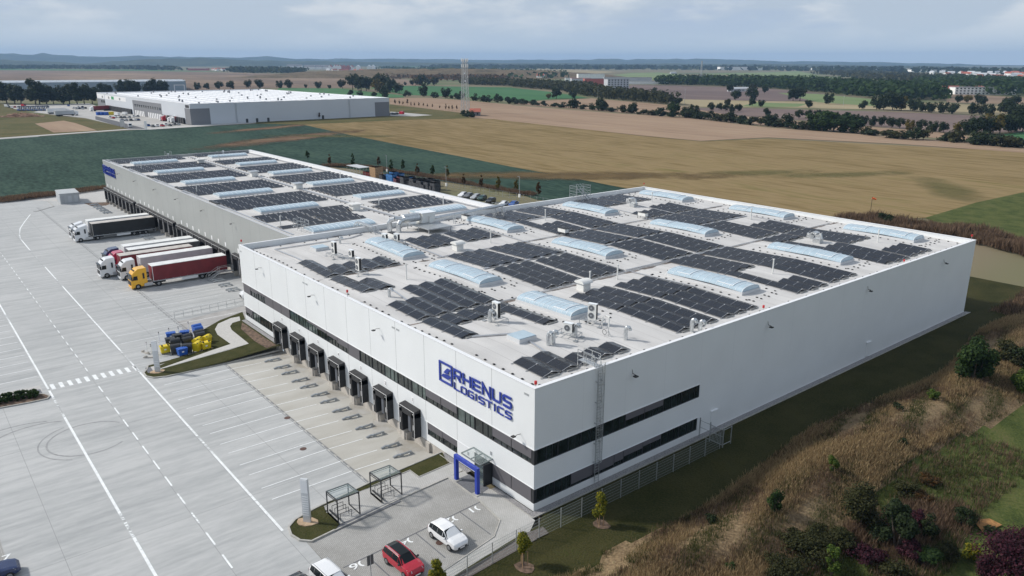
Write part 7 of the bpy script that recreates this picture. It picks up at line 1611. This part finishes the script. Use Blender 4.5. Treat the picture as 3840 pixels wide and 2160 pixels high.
b = MB(); b.box(-.14,-.004,1.5,8.5,10.8,12.6); b.build('company_plate', M['ink'], fw_)
b = MB(); r9 = random.Random(4)
for i in range(24):
    for k in range(12):
        x = Lx*(k+.7)/12.6; y = Ly*(i+.6)/24.6; b.box(x-2.6, x+2.6, y-.9, y+.9, 12.62, 12.95)
sk_ = b.build('skylights', mat('roof_dome', (.76,.78,.8), .5), fw_)
b = MB()
for i in range(60): x, y = r9.uniform(3,Lx-3), r9.uniform(3,Ly-3); b.box(x-.5,x+.5,y-.5,y+.5,12.6,13.6+r9.random())
rv_ = b.build('roof_vents', M['midgrey'], fw_); sk_['kind'] = rv_['kind'] = 'stuff'
O2 = Vector((-1111.37, 310.30)); O2b = Vector((-1191.71, -40.51)); e2 = (O2b-O2); L2 = min(760, e2.length); e2.normalize(); Oc = O2+e2*L2
g2 = hall('green_trimmed_warehouse', 'long blue grey warehouse with a dark green roof edge behind the tall trees', 'warehouse', Oc, -e2, L2, 150, 12.5, M['bluewall'], M['paleroof'], mat('green_edge', (.02,.07,.06), .5))
b = MB(); 
for k in range(46): b.box(8+L2*k/47, 8+L2*k/47+9, 30, 34, 11.9, 13.9); b.box(8+L2*k/47, 8+L2*k/47+9, 80, 84, 11.9, 13.9)
tag(b.build('skylights', M['rib'], g2), kind='stuff'); b = MB(); b.box(L2-16,L2-2,-.1,-.01,0,8.2); b.build('portal_frame', M['plate'], g2); b = MB(); b.box(L2-15,L2-3,-.16,-.11,0,7.4); b.build('portal_door', M['bluewall'], g2)
# lattice mast with antennas
q = (-472.05, 332.61); t = thing('lattice_mast', 'tall white lattice telecom mast with antennas beside a red roofed hut', 'mast', (*q, G), .5); b = MB(); Hm = 41.5
def leg(k, z): r_ = 3.3-1.6*z/Hm; a = k*math.pi/2+.78; return (r_*1.15*math.cos(a), r_*1.15*math.sin(a), z)
for k in range(4): b.bar(leg(k,0), leg(k,Hm), .32)
zz = [i*Hm/13 for i in range(14)]
for z0, z1 in zip(zz[:-1], zz[1:]):
    for k in range(4): b.bar(leg(k,z0), leg((k+1) % 4,z1), .13); b.bar(leg((k+1) % 4,z0), leg(k,z1), .13); b.bar(leg(k,z1), leg((k+1) % 4,z1), .14)
b.build('lattice', mat('mast_grey', (.5,.51,.51), .5), t); b = MB()
for z in (35.5, 40.): 
    for k in range(8): a = k*math.pi/4; b.box(2.7*math.cos(a)-.22, 2.7*math.cos(a)+.22, 2.7*math.sin(a)-.22, 2.7*math.sin(a)+.22, z, z+2.4); 
for k in range(4): b.bar((2.7*math.cos(k*1.57),2.7*math.sin(k*1.57),35.6),(2.7*math.cos(k*1.57+1.57),2.7*math.sin(k*1.57+1.57),35.6),.15)
b.build('antennas', M['plate'], t); b = MB()
for z, a in ((31,-1.2),(25,-1.0),(28,.4)): b.cyl((2.2*math.cos(a),2.2*math.sin(a),z),(2.7*math.cos(a),2.7*math.sin(a),z),.6,n=12)
b.build('dish', M['rib'], t)
def house(p, sx, sy, h, rh, wall, roofm, lab, rz, grp=None, name='house', win=True, sc_=1.):
    t = thing(name, lab, 'house', (*p, G), rz, grp); b = MB(); b.box(-sx/2,sx/2,-sy/2,sy/2,-.5,h)
    k = len(b.v); b.v += [(-sx/2,-sy/2,h),(-sx/2,sy/2,h),(-sx/2,0,h+rh-.1),(sx/2,-sy/2,h),(sx/2,sy/2,h),(sx/2,0,h+rh-.1)]; b.f += [(k,k+2,k+1),(k+3,k+4,k+5)]; b.m += [0,0]; b.build('wall', wall, t)
    b = MB(); e = .35
    for s_ in (-1,1): b.quad((-sx/2-e,s_*(sy/2+e),h-.15),(sx/2+e,s_*(sy/2+e),h-.15),(sx/2+e,0,h+rh),(-sx/2-e,0,h+rh)); b.quad((-sx/2-e,s_*(sy/2+e),h-.35),(sx/2+e,s_*(sy/2+e),h-.35),(sx/2+e,0,h+rh-.2),(-sx/2-e,0,h+rh-.2))
    b.build('roof', roofm, t)
    if win:
        b = MB(); n = max(2, int(sx/4))
        for fl in range(max(1, int(h/3))):
            for i in range(n): x = -sx/2+sx*(i+.5)/n; b.box(x-.6,x+.6,-sy/2-.03,-sy/2-.004,1+fl*3,2.3+fl*3); b.box(x-.6,x+.6,sy/2+.004,sy/2+.03,1+fl*3,2.3+fl*3)
        b.build('windows', M['glass'], t)
    return t
house((-443.88, 321.69), 8, 12, 3.2, 2.2, M['midgrey'], M['tile'], 'small hut with a red tiled roof at the foot of the lattice mast', .9)
for i, p in enumerate(((-441.52, 309.86), (-435.12, 308.47), (-428.60, 307.42))): BUSH.put(p, (1.2,1.2,1.2), ('left','middle','right')[i]+' dark shrub of the hedge at the foot of the lattice mast', 'hedge at the foot of the mast')
# cars, vans and lorries of the far lot (a few pixels each)
def mini(m, lab, p, rz, kind='car', grp=None):
    key = (kind, m.name)
    if key not in MINI:
        b = MB()
        if kind == 'car':
            pr = [(-2.1,.3),(-2.1,.85),(-1.7,.95),(-1.3,1.42),(.2,1.45),(.9,.98),(1.9,.85),(2.1,.6),(2.1,.3)]
            n = len(pr); b.v += [(x, -.88 if z < 1 else -.7, z) for x, z in pr]+[(x, .88 if z < 1 else .7, z) for x, z in pr]; b.f += [tuple(range(n)), tuple(n+n-1-i for i in range(n))]; b.m += [0,0]
            for i in range(n): j = (i+1) % n; b.f.append((i, n+i, n+j, j)); b.m.append(1 if i in (2,4) else 0)
            for s_ in (-1,1): b.quad((-1.5,s_*.86,.98),(.75,s_*.86,.98),(.15,s_*.73,1.38),(-1.2,s_*.73,1.38), mi=1)
            for x in (-1.3,1.3): b.cyl((x,-.9,.31),(x,.9,.31),.31,n=10,mi=2)
        elif kind == 'van':
            b.box(-2.6,1.4,-.95,.95,.4,2.4); b.prism([(1.4,-.95),(2.5,-.9),(2.5,.9),(1.4,.95)], .4, lambda x, y: 2.35 if x < 2 else 1.1); b.box(-2,2,-.97,.97,.1,.4,mi=2); b.quad((1.5,-.8,2.25),(1.5,.8,2.25),(2.45,.8,1.2),(2.45,-.8,1.2),mi=1)
        MINI[key] = b.build('car', [m, M['carglass'], M['tyre']]).data; bpy.data.objects.remove([o for o in C.objects if o.data == MINI[key]][0])
    o = bpy.data.objects.new('parked_car' if kind == 'car' else 'parked_van', MINI[key]); C.objects.link(o); o.location = (*p, G+.16); o.rotation_euler.z = rz; return tag(o, lab, kind, grp)
MINI = {}
cols = ['pwhite','psilver','pgrey','pblack','pwhite','pblue','psilver','pred','pnavy','pgrey']
lot = []
a0 = math.atan2(ey.y, ey.x)
LOT = [(-581.15, 93.94), (-574.37, 94.40), (-584.31, 98.30), (-576.57, 99.86), (-574.82, 102.12), (-575.05, 105.19), (-581.97, 109.94), (-582.45, 112.81), (-546.56, 93.94), (-544.97, 95.99), (-543.96, 98.81), (-543.28, 101.22), (-542.85, 103.31), (-487.22, 95.07), (-478.80, 95.80), (-481.31, 98.86), (-479.20, 101.57), (-488.77, 106.07), (-480.39, 106.43), (-485.25, 110.59), (-485.36, 113.10), (-725.99, 96.87), (-716.43, 97.39), (-718.08, 100.00), (-713.36, 101.40), (-719.80, 104.98), (-739.93, 103.38), (-737.82, 106.14), (-771.48, 101.22), (-776.44, 55.59), (-766.43, 56.20), (-773.55, 59.36)]
for i, p in enumerate(LOT): lot.append(mini(M[cols[(i*7+i//3) % 10]], '', p, a0+(0 if i % 2 else math.pi), grp='cars in the lot of the far white warehouse'))
order_labels(lot, 'small parked car in the lot of the far white warehouse, %s')
lot2 = []
T0, T1, T2, T3 = Vector((-714.69, 54.23)), Vector((-697.74, 71.98)), Vector((-773.26, 85.54)), Vector((-777.27, 62.11))
for r_ in range(5):
    for c_ in range(13):
        u, v = (c_+.5)/13, (r_+.5)/5; p = T0.lerp(T1, u).lerp(T3.lerp(T2, u), v)
        lot2.append(mini(M[['pblue','psilver','pnavy','pgrey','pwhite','psilver'][(c_*3+r_*5) % 6]], 'blue or silver car packed in rows on the far left lot', p, .3, grp='cars packed in rows on the far left lot'))
vans = [mini(M['pwhite'], 'white van parked behind the cars, left of two near the far docks', (-606.85, 104.48), a0+.3, 'van'), mini(M['pwhite'], 'white van parked behind the cars, right of two near the far docks', (-609.47, 110.35), a0+.3, 'van'), mini(M['pwhite'], 'white box van driving on the far access road', (-485.91, 84.18), a0+3.0, 'van'), mini(M['pwhite'], 'white van at the left end of the far lot', (-790.16, 55.53), .4, 'van'), mini(M['pred'], 'red van standing among the packed cars far left', (-786.65, 67.98), .4, 'van'), mini(M['pred'], 'red van right of the far white warehouse', (-488.38, 282.79), a0, 'van')]
lot3 = [mini(M[c_], '', p, a0, grp='cars right of the far white warehouse') for c_, p in (('psilver',(-493.12, 276.63)),('pgrey',(-488.88, 276.35)),('pblack',(-490.75, 279.71)))]
order_labels(lot3, 'car parked right of the far white warehouse, %s')
def far_lorry(p, rz, cm, tm, lab):
    t = thing('articulated_lorry', lab, 'lorry', (*p, G+.15), rz, 'lorries in the lot of the far white warehouse'); b = MB(); b.box(-13.6,0,-1.25,1.25,1.1,4); b.build('trailer_box', tm, t); b = MB(); b.prism([(.6,-1.2),(2.9,-1.2),(2.9,1.2),(.6,1.2)], .5, lambda x, y: 3.8 if x < 2 else 2.9); b.build('cab', cm, t)
    b = MB(); [b.cyl((x,-1.2,.5),(x,1.2,.5),.5,n=10) for x in (2.0,-.9,-9,-10.3,-11.6)]; b.box(-13,2,-.4,.4,.5,1.1); b.build('wheels', M['tyre'], t)
far_lorry((-629.10, 79.30), a0-1.35, M['pwhite'], M['greywall'], 'lorry with a grey trailer at the mouth of the far lot'); far_lorry((-663.02, 79.60), a0-1.35, M['pwhite'], M['pwhite'], 'lorry with a white trailer behind the grey one in the far lot')
far_lorry((-677.34, 102.90), a0+1.8, M['pwhite'], M['curtain_red'], 'lorry with a red brown trailer before the far docks')
DN = Vector((ex.x, ex.y)); an = math.atan2(-ex.y, -ex.x)
for y, cm, tm, lab in ((52,'pwhite','curtain_grey','white lorry with grey trailer backed onto the far docks, left of the red cab'),(47,'pred','troof2','lorry with a red cab backed onto the far docks'),(34,'pwhite','pwhite','white lorry backed onto the far docks, right of the red cab'),(28,'pwhite','curtain_red','white lorry with a red striped trailer at the far docks, rightmost')):
    p = WO+ey*y-ex*1.5; far_lorry((p.x, p.y), an, M[cm], M[tm], lab)
cont = []
for i, (c_, p) in enumerate((('binblue',(-621.17, 95.16)),('binblue',(-619.34, 97.54)),('binblue',(-617.73, 99.62)),('binyellow',(-618.36, 102.56)))): b = MB(); b.box(-2,2,-1,1,0,2.2); b.box(-2.1,2.1,-1.1,1.1,2.2,2.35); o = b.build('skip_container', M[c_], None, loc=(*p, G+.15), rz=a0-1.3); cont.append(tag(o, '', 'container', 'containers before the far docks'))
order_labels(cont, 'coloured waste container in the far lot, %s of four')
# apartment blocks, village houses, works
def block(p, sx, sy, h, wall, lab, rz, roofm=None):
    t = thing('apartment_block', lab, 'building', (*p, G), rz); b = MB(); b.box(-sx/2,sx/2,-sy/2,sy/2,0,h); b.build('wall', wall, t); b = MB(); b.box(-sx/2-.2,sx/2+.2,-sy/2-.2,sy/2+.2,h,h+.5); b.build('roof', roofm or M['midgrey'], t)
    n = int(sx/4.5)
    def pw_(x0, x1, y0, y1, z): q = MB(); q.box(x0, x1, y0, y1, z, z+1.5); q.build('window', M['glass'], t)
    if (Vector(p)-CAM.xy).length < 1300:
        for fl in range(int(h/3)):
            for i in range(n): x = -sx/2+sx*(i+.5)/n; pw_(x-1.1, x+1.1, -sy/2-.05, -sy/2-.004, .9+fl*3)
            for i in range(int(sy/4.5)): y = -sy/2+sy*(i+.5)/int(sy/4.5); pw_(sx/2+.004, sx/2+.05, y-1.1, y+1.1, .9+fl*3)
    return t
vr = yaw-math.pi/2
block((-786.03, 839.21), 34, 16, 15, M['greywall'], 'pale grey apartment block with balconies, right of the red block', vr+.25); block((-900.67, 911.25), 42, 16, 13, M['rosewall'], 'red apartment block left of the pale grey one', vr+.1); block((-1009.78, 980.81), 36, 16, 11, M['greywall'], 'greyish apartment block left of the red one', vr+.1, M['tile'])
block((-1237.88, 1232.07), 60, 20, 14, M['render'], 'bright white long block behind the apartment blocks', vr+.1); block((-1196.30, 1131.47), 24, 14, 7, M['render'], 'small white building left of the bright white block', vr); block((-1093.41, 1175.61), 70, 24, 9, M['greywall'], 'low grey hall behind the pale apartment block', vr); block((-965.65, 1099.36), 90, 20, 5, M['render'], 'long low pale sheds right of the apartment blocks', vr); block((-1068.18, 1211.46), 40, 22, 9, M['greywall'], 'grey hall above the long pale sheds', vr)
block((-370.68, 1088.94), 75, 18, 9, M['render'], 'white flat roofed school like building at the right below the tree belt', vr-.1); house((-403.24, 1100.15), 62, 24, 5, 5, M['greywall'], M['tile'], 'long barn with a dull red roof left of the white school like building', vr-.05, win=False)
block((-2282.69, 4161.16), 230, 60, 12, M['render'], 'white logistic hall far off at the right, left one', vr); block((-2196.76, 4315.42), 170, 60, 12, M['render'], 'white logistic hall far off at the right, right one', vr); block((-2456.87, 3532.44), 220, 60, 16, M['render'], 'group of white halls on the far plain right of centre', vr); block((-3029.05, 4712.64), 160, 60, 15, M['render'], 'white hall far away near the right third of the horizon', vr); block((-1509.78, 3544.43), 150, 40, 10, M['render'], 'low white works at the left of the far town', vr)
block((-3658.96, 1144.69), 90, 24, 9, M['rosewall'], 'long low farm hall at the end of the brown field', vr, M['render'])
hl = []
for i, (p, rf, wl) in enumerate((((-4324.71, 1881.52),'midgrey','render'),((-4309.43, 1910.97),'midgrey','render'),((-3753.07, 1725.40),'midgrey','render'),((-3736.48, 1755.48),'midgrey','render'),((-3717.46, 1789.98),'midgrey','render'),((-3703.15, 1815.93),'tile','render'),((-3934.53, 1960.03),'tile','render'),((-3928.29, 1971.66),'tile','render'),((-3772.71, 1907.05),'tile','render'),((-3670.83, 1874.56),'tile','rosewall'),((-3405.99, 1761.42),'tile','rosewall'),((-3478.55, 1818.12),'tile','render'),((-3635.89, 1937.91),'render','render'),((-3521.35, 1937.46),'render','render'),((-3691.69, 2055.60),'render','render'))): hl.append(house(p, 52 if wl == 'render' and rf == 'midgrey' else 30, 18, 13, 10, M[wl], M[rf], '', vr+(0 if i < 5 else 1.5), 'houses of the town left of the mast', 'town_house', False))
order_labels(hl, 'large gabled house of the far town, %s')
hm_ = []; rh_ = random.Random(9)
HP = [(-3126.64, 1520.77), (-3018.81, 1494.74), (-2888.45, 1455.56), (-2768.48, 1417.59), (-2656.90, 1382.28), (-2802.84, 1476.66), (-2523.98, 1347.80), (-2679.03, 1452.89), (-2360.05, 1296.76), (-2567.39, 1424.56), (-2902.92, 1557.36), (-3630.05, 1456.37), (-3706.48, 1507.51), (-3739.89, 1261.99), (-3527.58, 1210.71), (-3678.13, 1282.03), (-3467.51, 1159.42), (-3626.94, 1200.61)]
for p in HP: hm_.append(house(p, rh_.uniform(13,22), 11, 6, 4.5, M['render'], M['tile'] if rh_.random() < .25 else M['greywall'], 'small pale house of the far town left of the mast', rh_.uniform(0,3), 'small pale houses of the far town', win=False))
ht = []
TP_ = [(-977.38, 2453.65), (-1120.53, 2831.49), (-1139.77, 2959.79), (-977.65, 2602.52), (-1099.97, 2941.07), (-774.22, 2146.81), (-883.15, 2455.91), (-713.49, 2041.26), (-835.58, 2397.04), (-726.57, 2116.32), (-854.37, 2498.85), (-692.89, 2071.02), (-647.07, 1964.31), (-940.38, 2820.90), (-747.49, 2292.21), (-794.43, 2458.04), (-688.51, 2171.56), (-876.18, 2756.01), (-1198.39, 2868.53), (-1210.08, 2976.00), (-1043.51, 2950.50), (-1066.30, 3074.17), (-1049.86, 3099.76), (-1011.17, 3078.80), (-1000.37, 2729.45), (-1022.74, 2695.35), (-1447.33, 1266.40), (-1688.97, 1384.93), (-1538.38, 1308.19), (-1746.42, 1439.60), (-4660.61, 4159.03), (-4208.81, 3895.32), (-1312.78, 4069.96)]
for i, p in enumerate(TP_): ht.append(house(p, rh_.uniform(14,26), rh_.uniform(10,14), 7, 5, M['render'], M['tile'] if rh_.random() < .5 else M['greywall'], 'pale house with a red or grey roof in the far town at the right', rh_.uniform(0,3), 'houses of the far town at the right' if i < 26 else 'houses of the village in the middle', win=False))
for o in ht[26:]: o['label'] = 'pale house among the trees of the village near the centre'
for o in (ht[2], ht[0]): pass
for p, lab in (((-366.45, 1084.01),''),): pass
s1 = []
for i, (p, c_) in enumerate((((-628.05, 916.91),'greywall'),((-622.46, 937.42),'render'),((-746.35, 1124.59),'bluewall'),((-1824.68, 2229.26),'greywall'))): s1.append(house(p, 22, 9, 4, 2, M[c_], M['greywall'], ('long grey shed on the dark ploughed field','white shed on the dark ploughed field','pale blue shed before the wood','small works on the far green field')[i], .3+vr, 'sheds on the far fields'))
# poles
for p, h, lab in (((-455.67, 588.85), 14, 'thin power pole on the straw field right of centre'), ((-601.35, 613.82), 13, 'thin pole by the wooded strip'), ((-853.72, 482.06), 13, 'thin pole on the green strip'), ((-1000.01, 444.22), 15, 'thin pole behind the far white roof'), ((-335.53, 673.17), 10, 'thin pole on the far straw field')): b = MB(); b.cyl((0,0,-.5),(0,0,h),.16,.1,n=6); b.box(-.8,.8,-.05,.05,h-.8,h-.65); tag(b.build('power_pole', M['steel'], None, loc=(*p, G)), lab, 'pole')
t = thing('lattice_mast', 'slim far lattice mast before the wood right of centre', 'mast', (*(-879.40, 1163.15), G)); b = MB(); [b.bar((dx*2.2,dy*2.2,0),(dx*.5,dy*.5,42),.45) for dx in (-1,1) for dy in (-1,1)]; [b.bar((-2.2+1.7*k/8,-2.2+1.7*k/8,42*k/8),(2.2-1.7*k/8,-2.2+1.7*k/8,42*(k+1)/8-1),.25) for k in range(8)]; b.build('lattice', M['steel'], t)
pl = []
for p, h in (((-199.40, 101.19),7.4), ((-158.18, 98.89),7.6), ((-126.99, 103.56),7.6)):
    t = thing('lamp_post', '', 'street lamp', (*p, G), 0, 'lamp posts along the rear yard'); b = MB(); b.cyl((0,0,0),(0,0,h),.09,.06,n=8); b.build('pole', M['steel'], t); b = MB(); b.box(-.9,.1,-.12,.12,h,h+.08); b.build('lamp_head', M['midgrey'], t); b = MB(); b.box(-.35,.35,-.2,.2,1.6,2.5); b.build('switch_box', M['acwhite'], t); pl.append(t)
order_labels(pl, 'slim lamp post along the yard behind the grey warehouse, %s')
t = thing('wire_fence', 'thin wire fence with posts between the rear yard and the young trees', 'fence'); b = MB(); RF = [Vector((*p, G)) for p in ((-211.03, 92.06), (-181.33, 102.05), (-161.26, 103.76), (-140.57, 105.38), (-125.61, 106.72), (-117.56, 106.94))]
for a, c in zip(RF[:-1], RF[1:]):
    n = max(2, int((c-a).length/2.6))
    for i in range(n): p = a.lerp(c, i/n); b.bar(p, p+Vector((0,0,2.)), .07)
    for z in (.2,1.,1.95): b.bar(a+Vector((0,0,z)), c+Vector((0,0,z)), .03)
b.build('posts', M['steel'], t)
q = (-462.02, 87.32); b = MB(); b.box(-.8,.8,-.2,.2,0,5.2); tag(b.build('sign_totem', M['plate'], None, loc=(*q, G), rz=.6), 'white totem at the far access road mouth', 'sign'); q = (-487.94, 80.34); b = MB(); b.box(-1.6,1.6,-.1,.1,.8,4.8); b.box(-1.4,-1.2,-.1,.1,0,.8); b.box(1.2,1.4,-.1,.1,0,.8); tag(b.build('site_board', M['greywall'], None, loc=(*q, G), rz=.6), 'pale site board beside the far access road', 'sign')
dh = thing('debris_heap', 'heap of orange and pale rubble at the edge of the far meadow', 'heap', (*(-638.08, 46.01), G)); b = MB(); rr_ = random.Random(5)
for i in range(70): a = rr_.uniform(0,6.28); d = rr_.uniform(0,1)**.6; x, y = math.cos(a)*d*15, math.sin(a)*d*7; h = 3.2*(1-d)+.3; s_ = rr_.uniform(.6,1.8); b.box(x-s_,x+s_,y-s_*.7,y+s_*.7,-.2,h*rr_.uniform(.6,1.1))
b.build('rubble', mat('rubble', (.42,.26,.18), .9, var=.3, scale=.3), dh); dh.rotation_euler.z = 1.2
register(t)
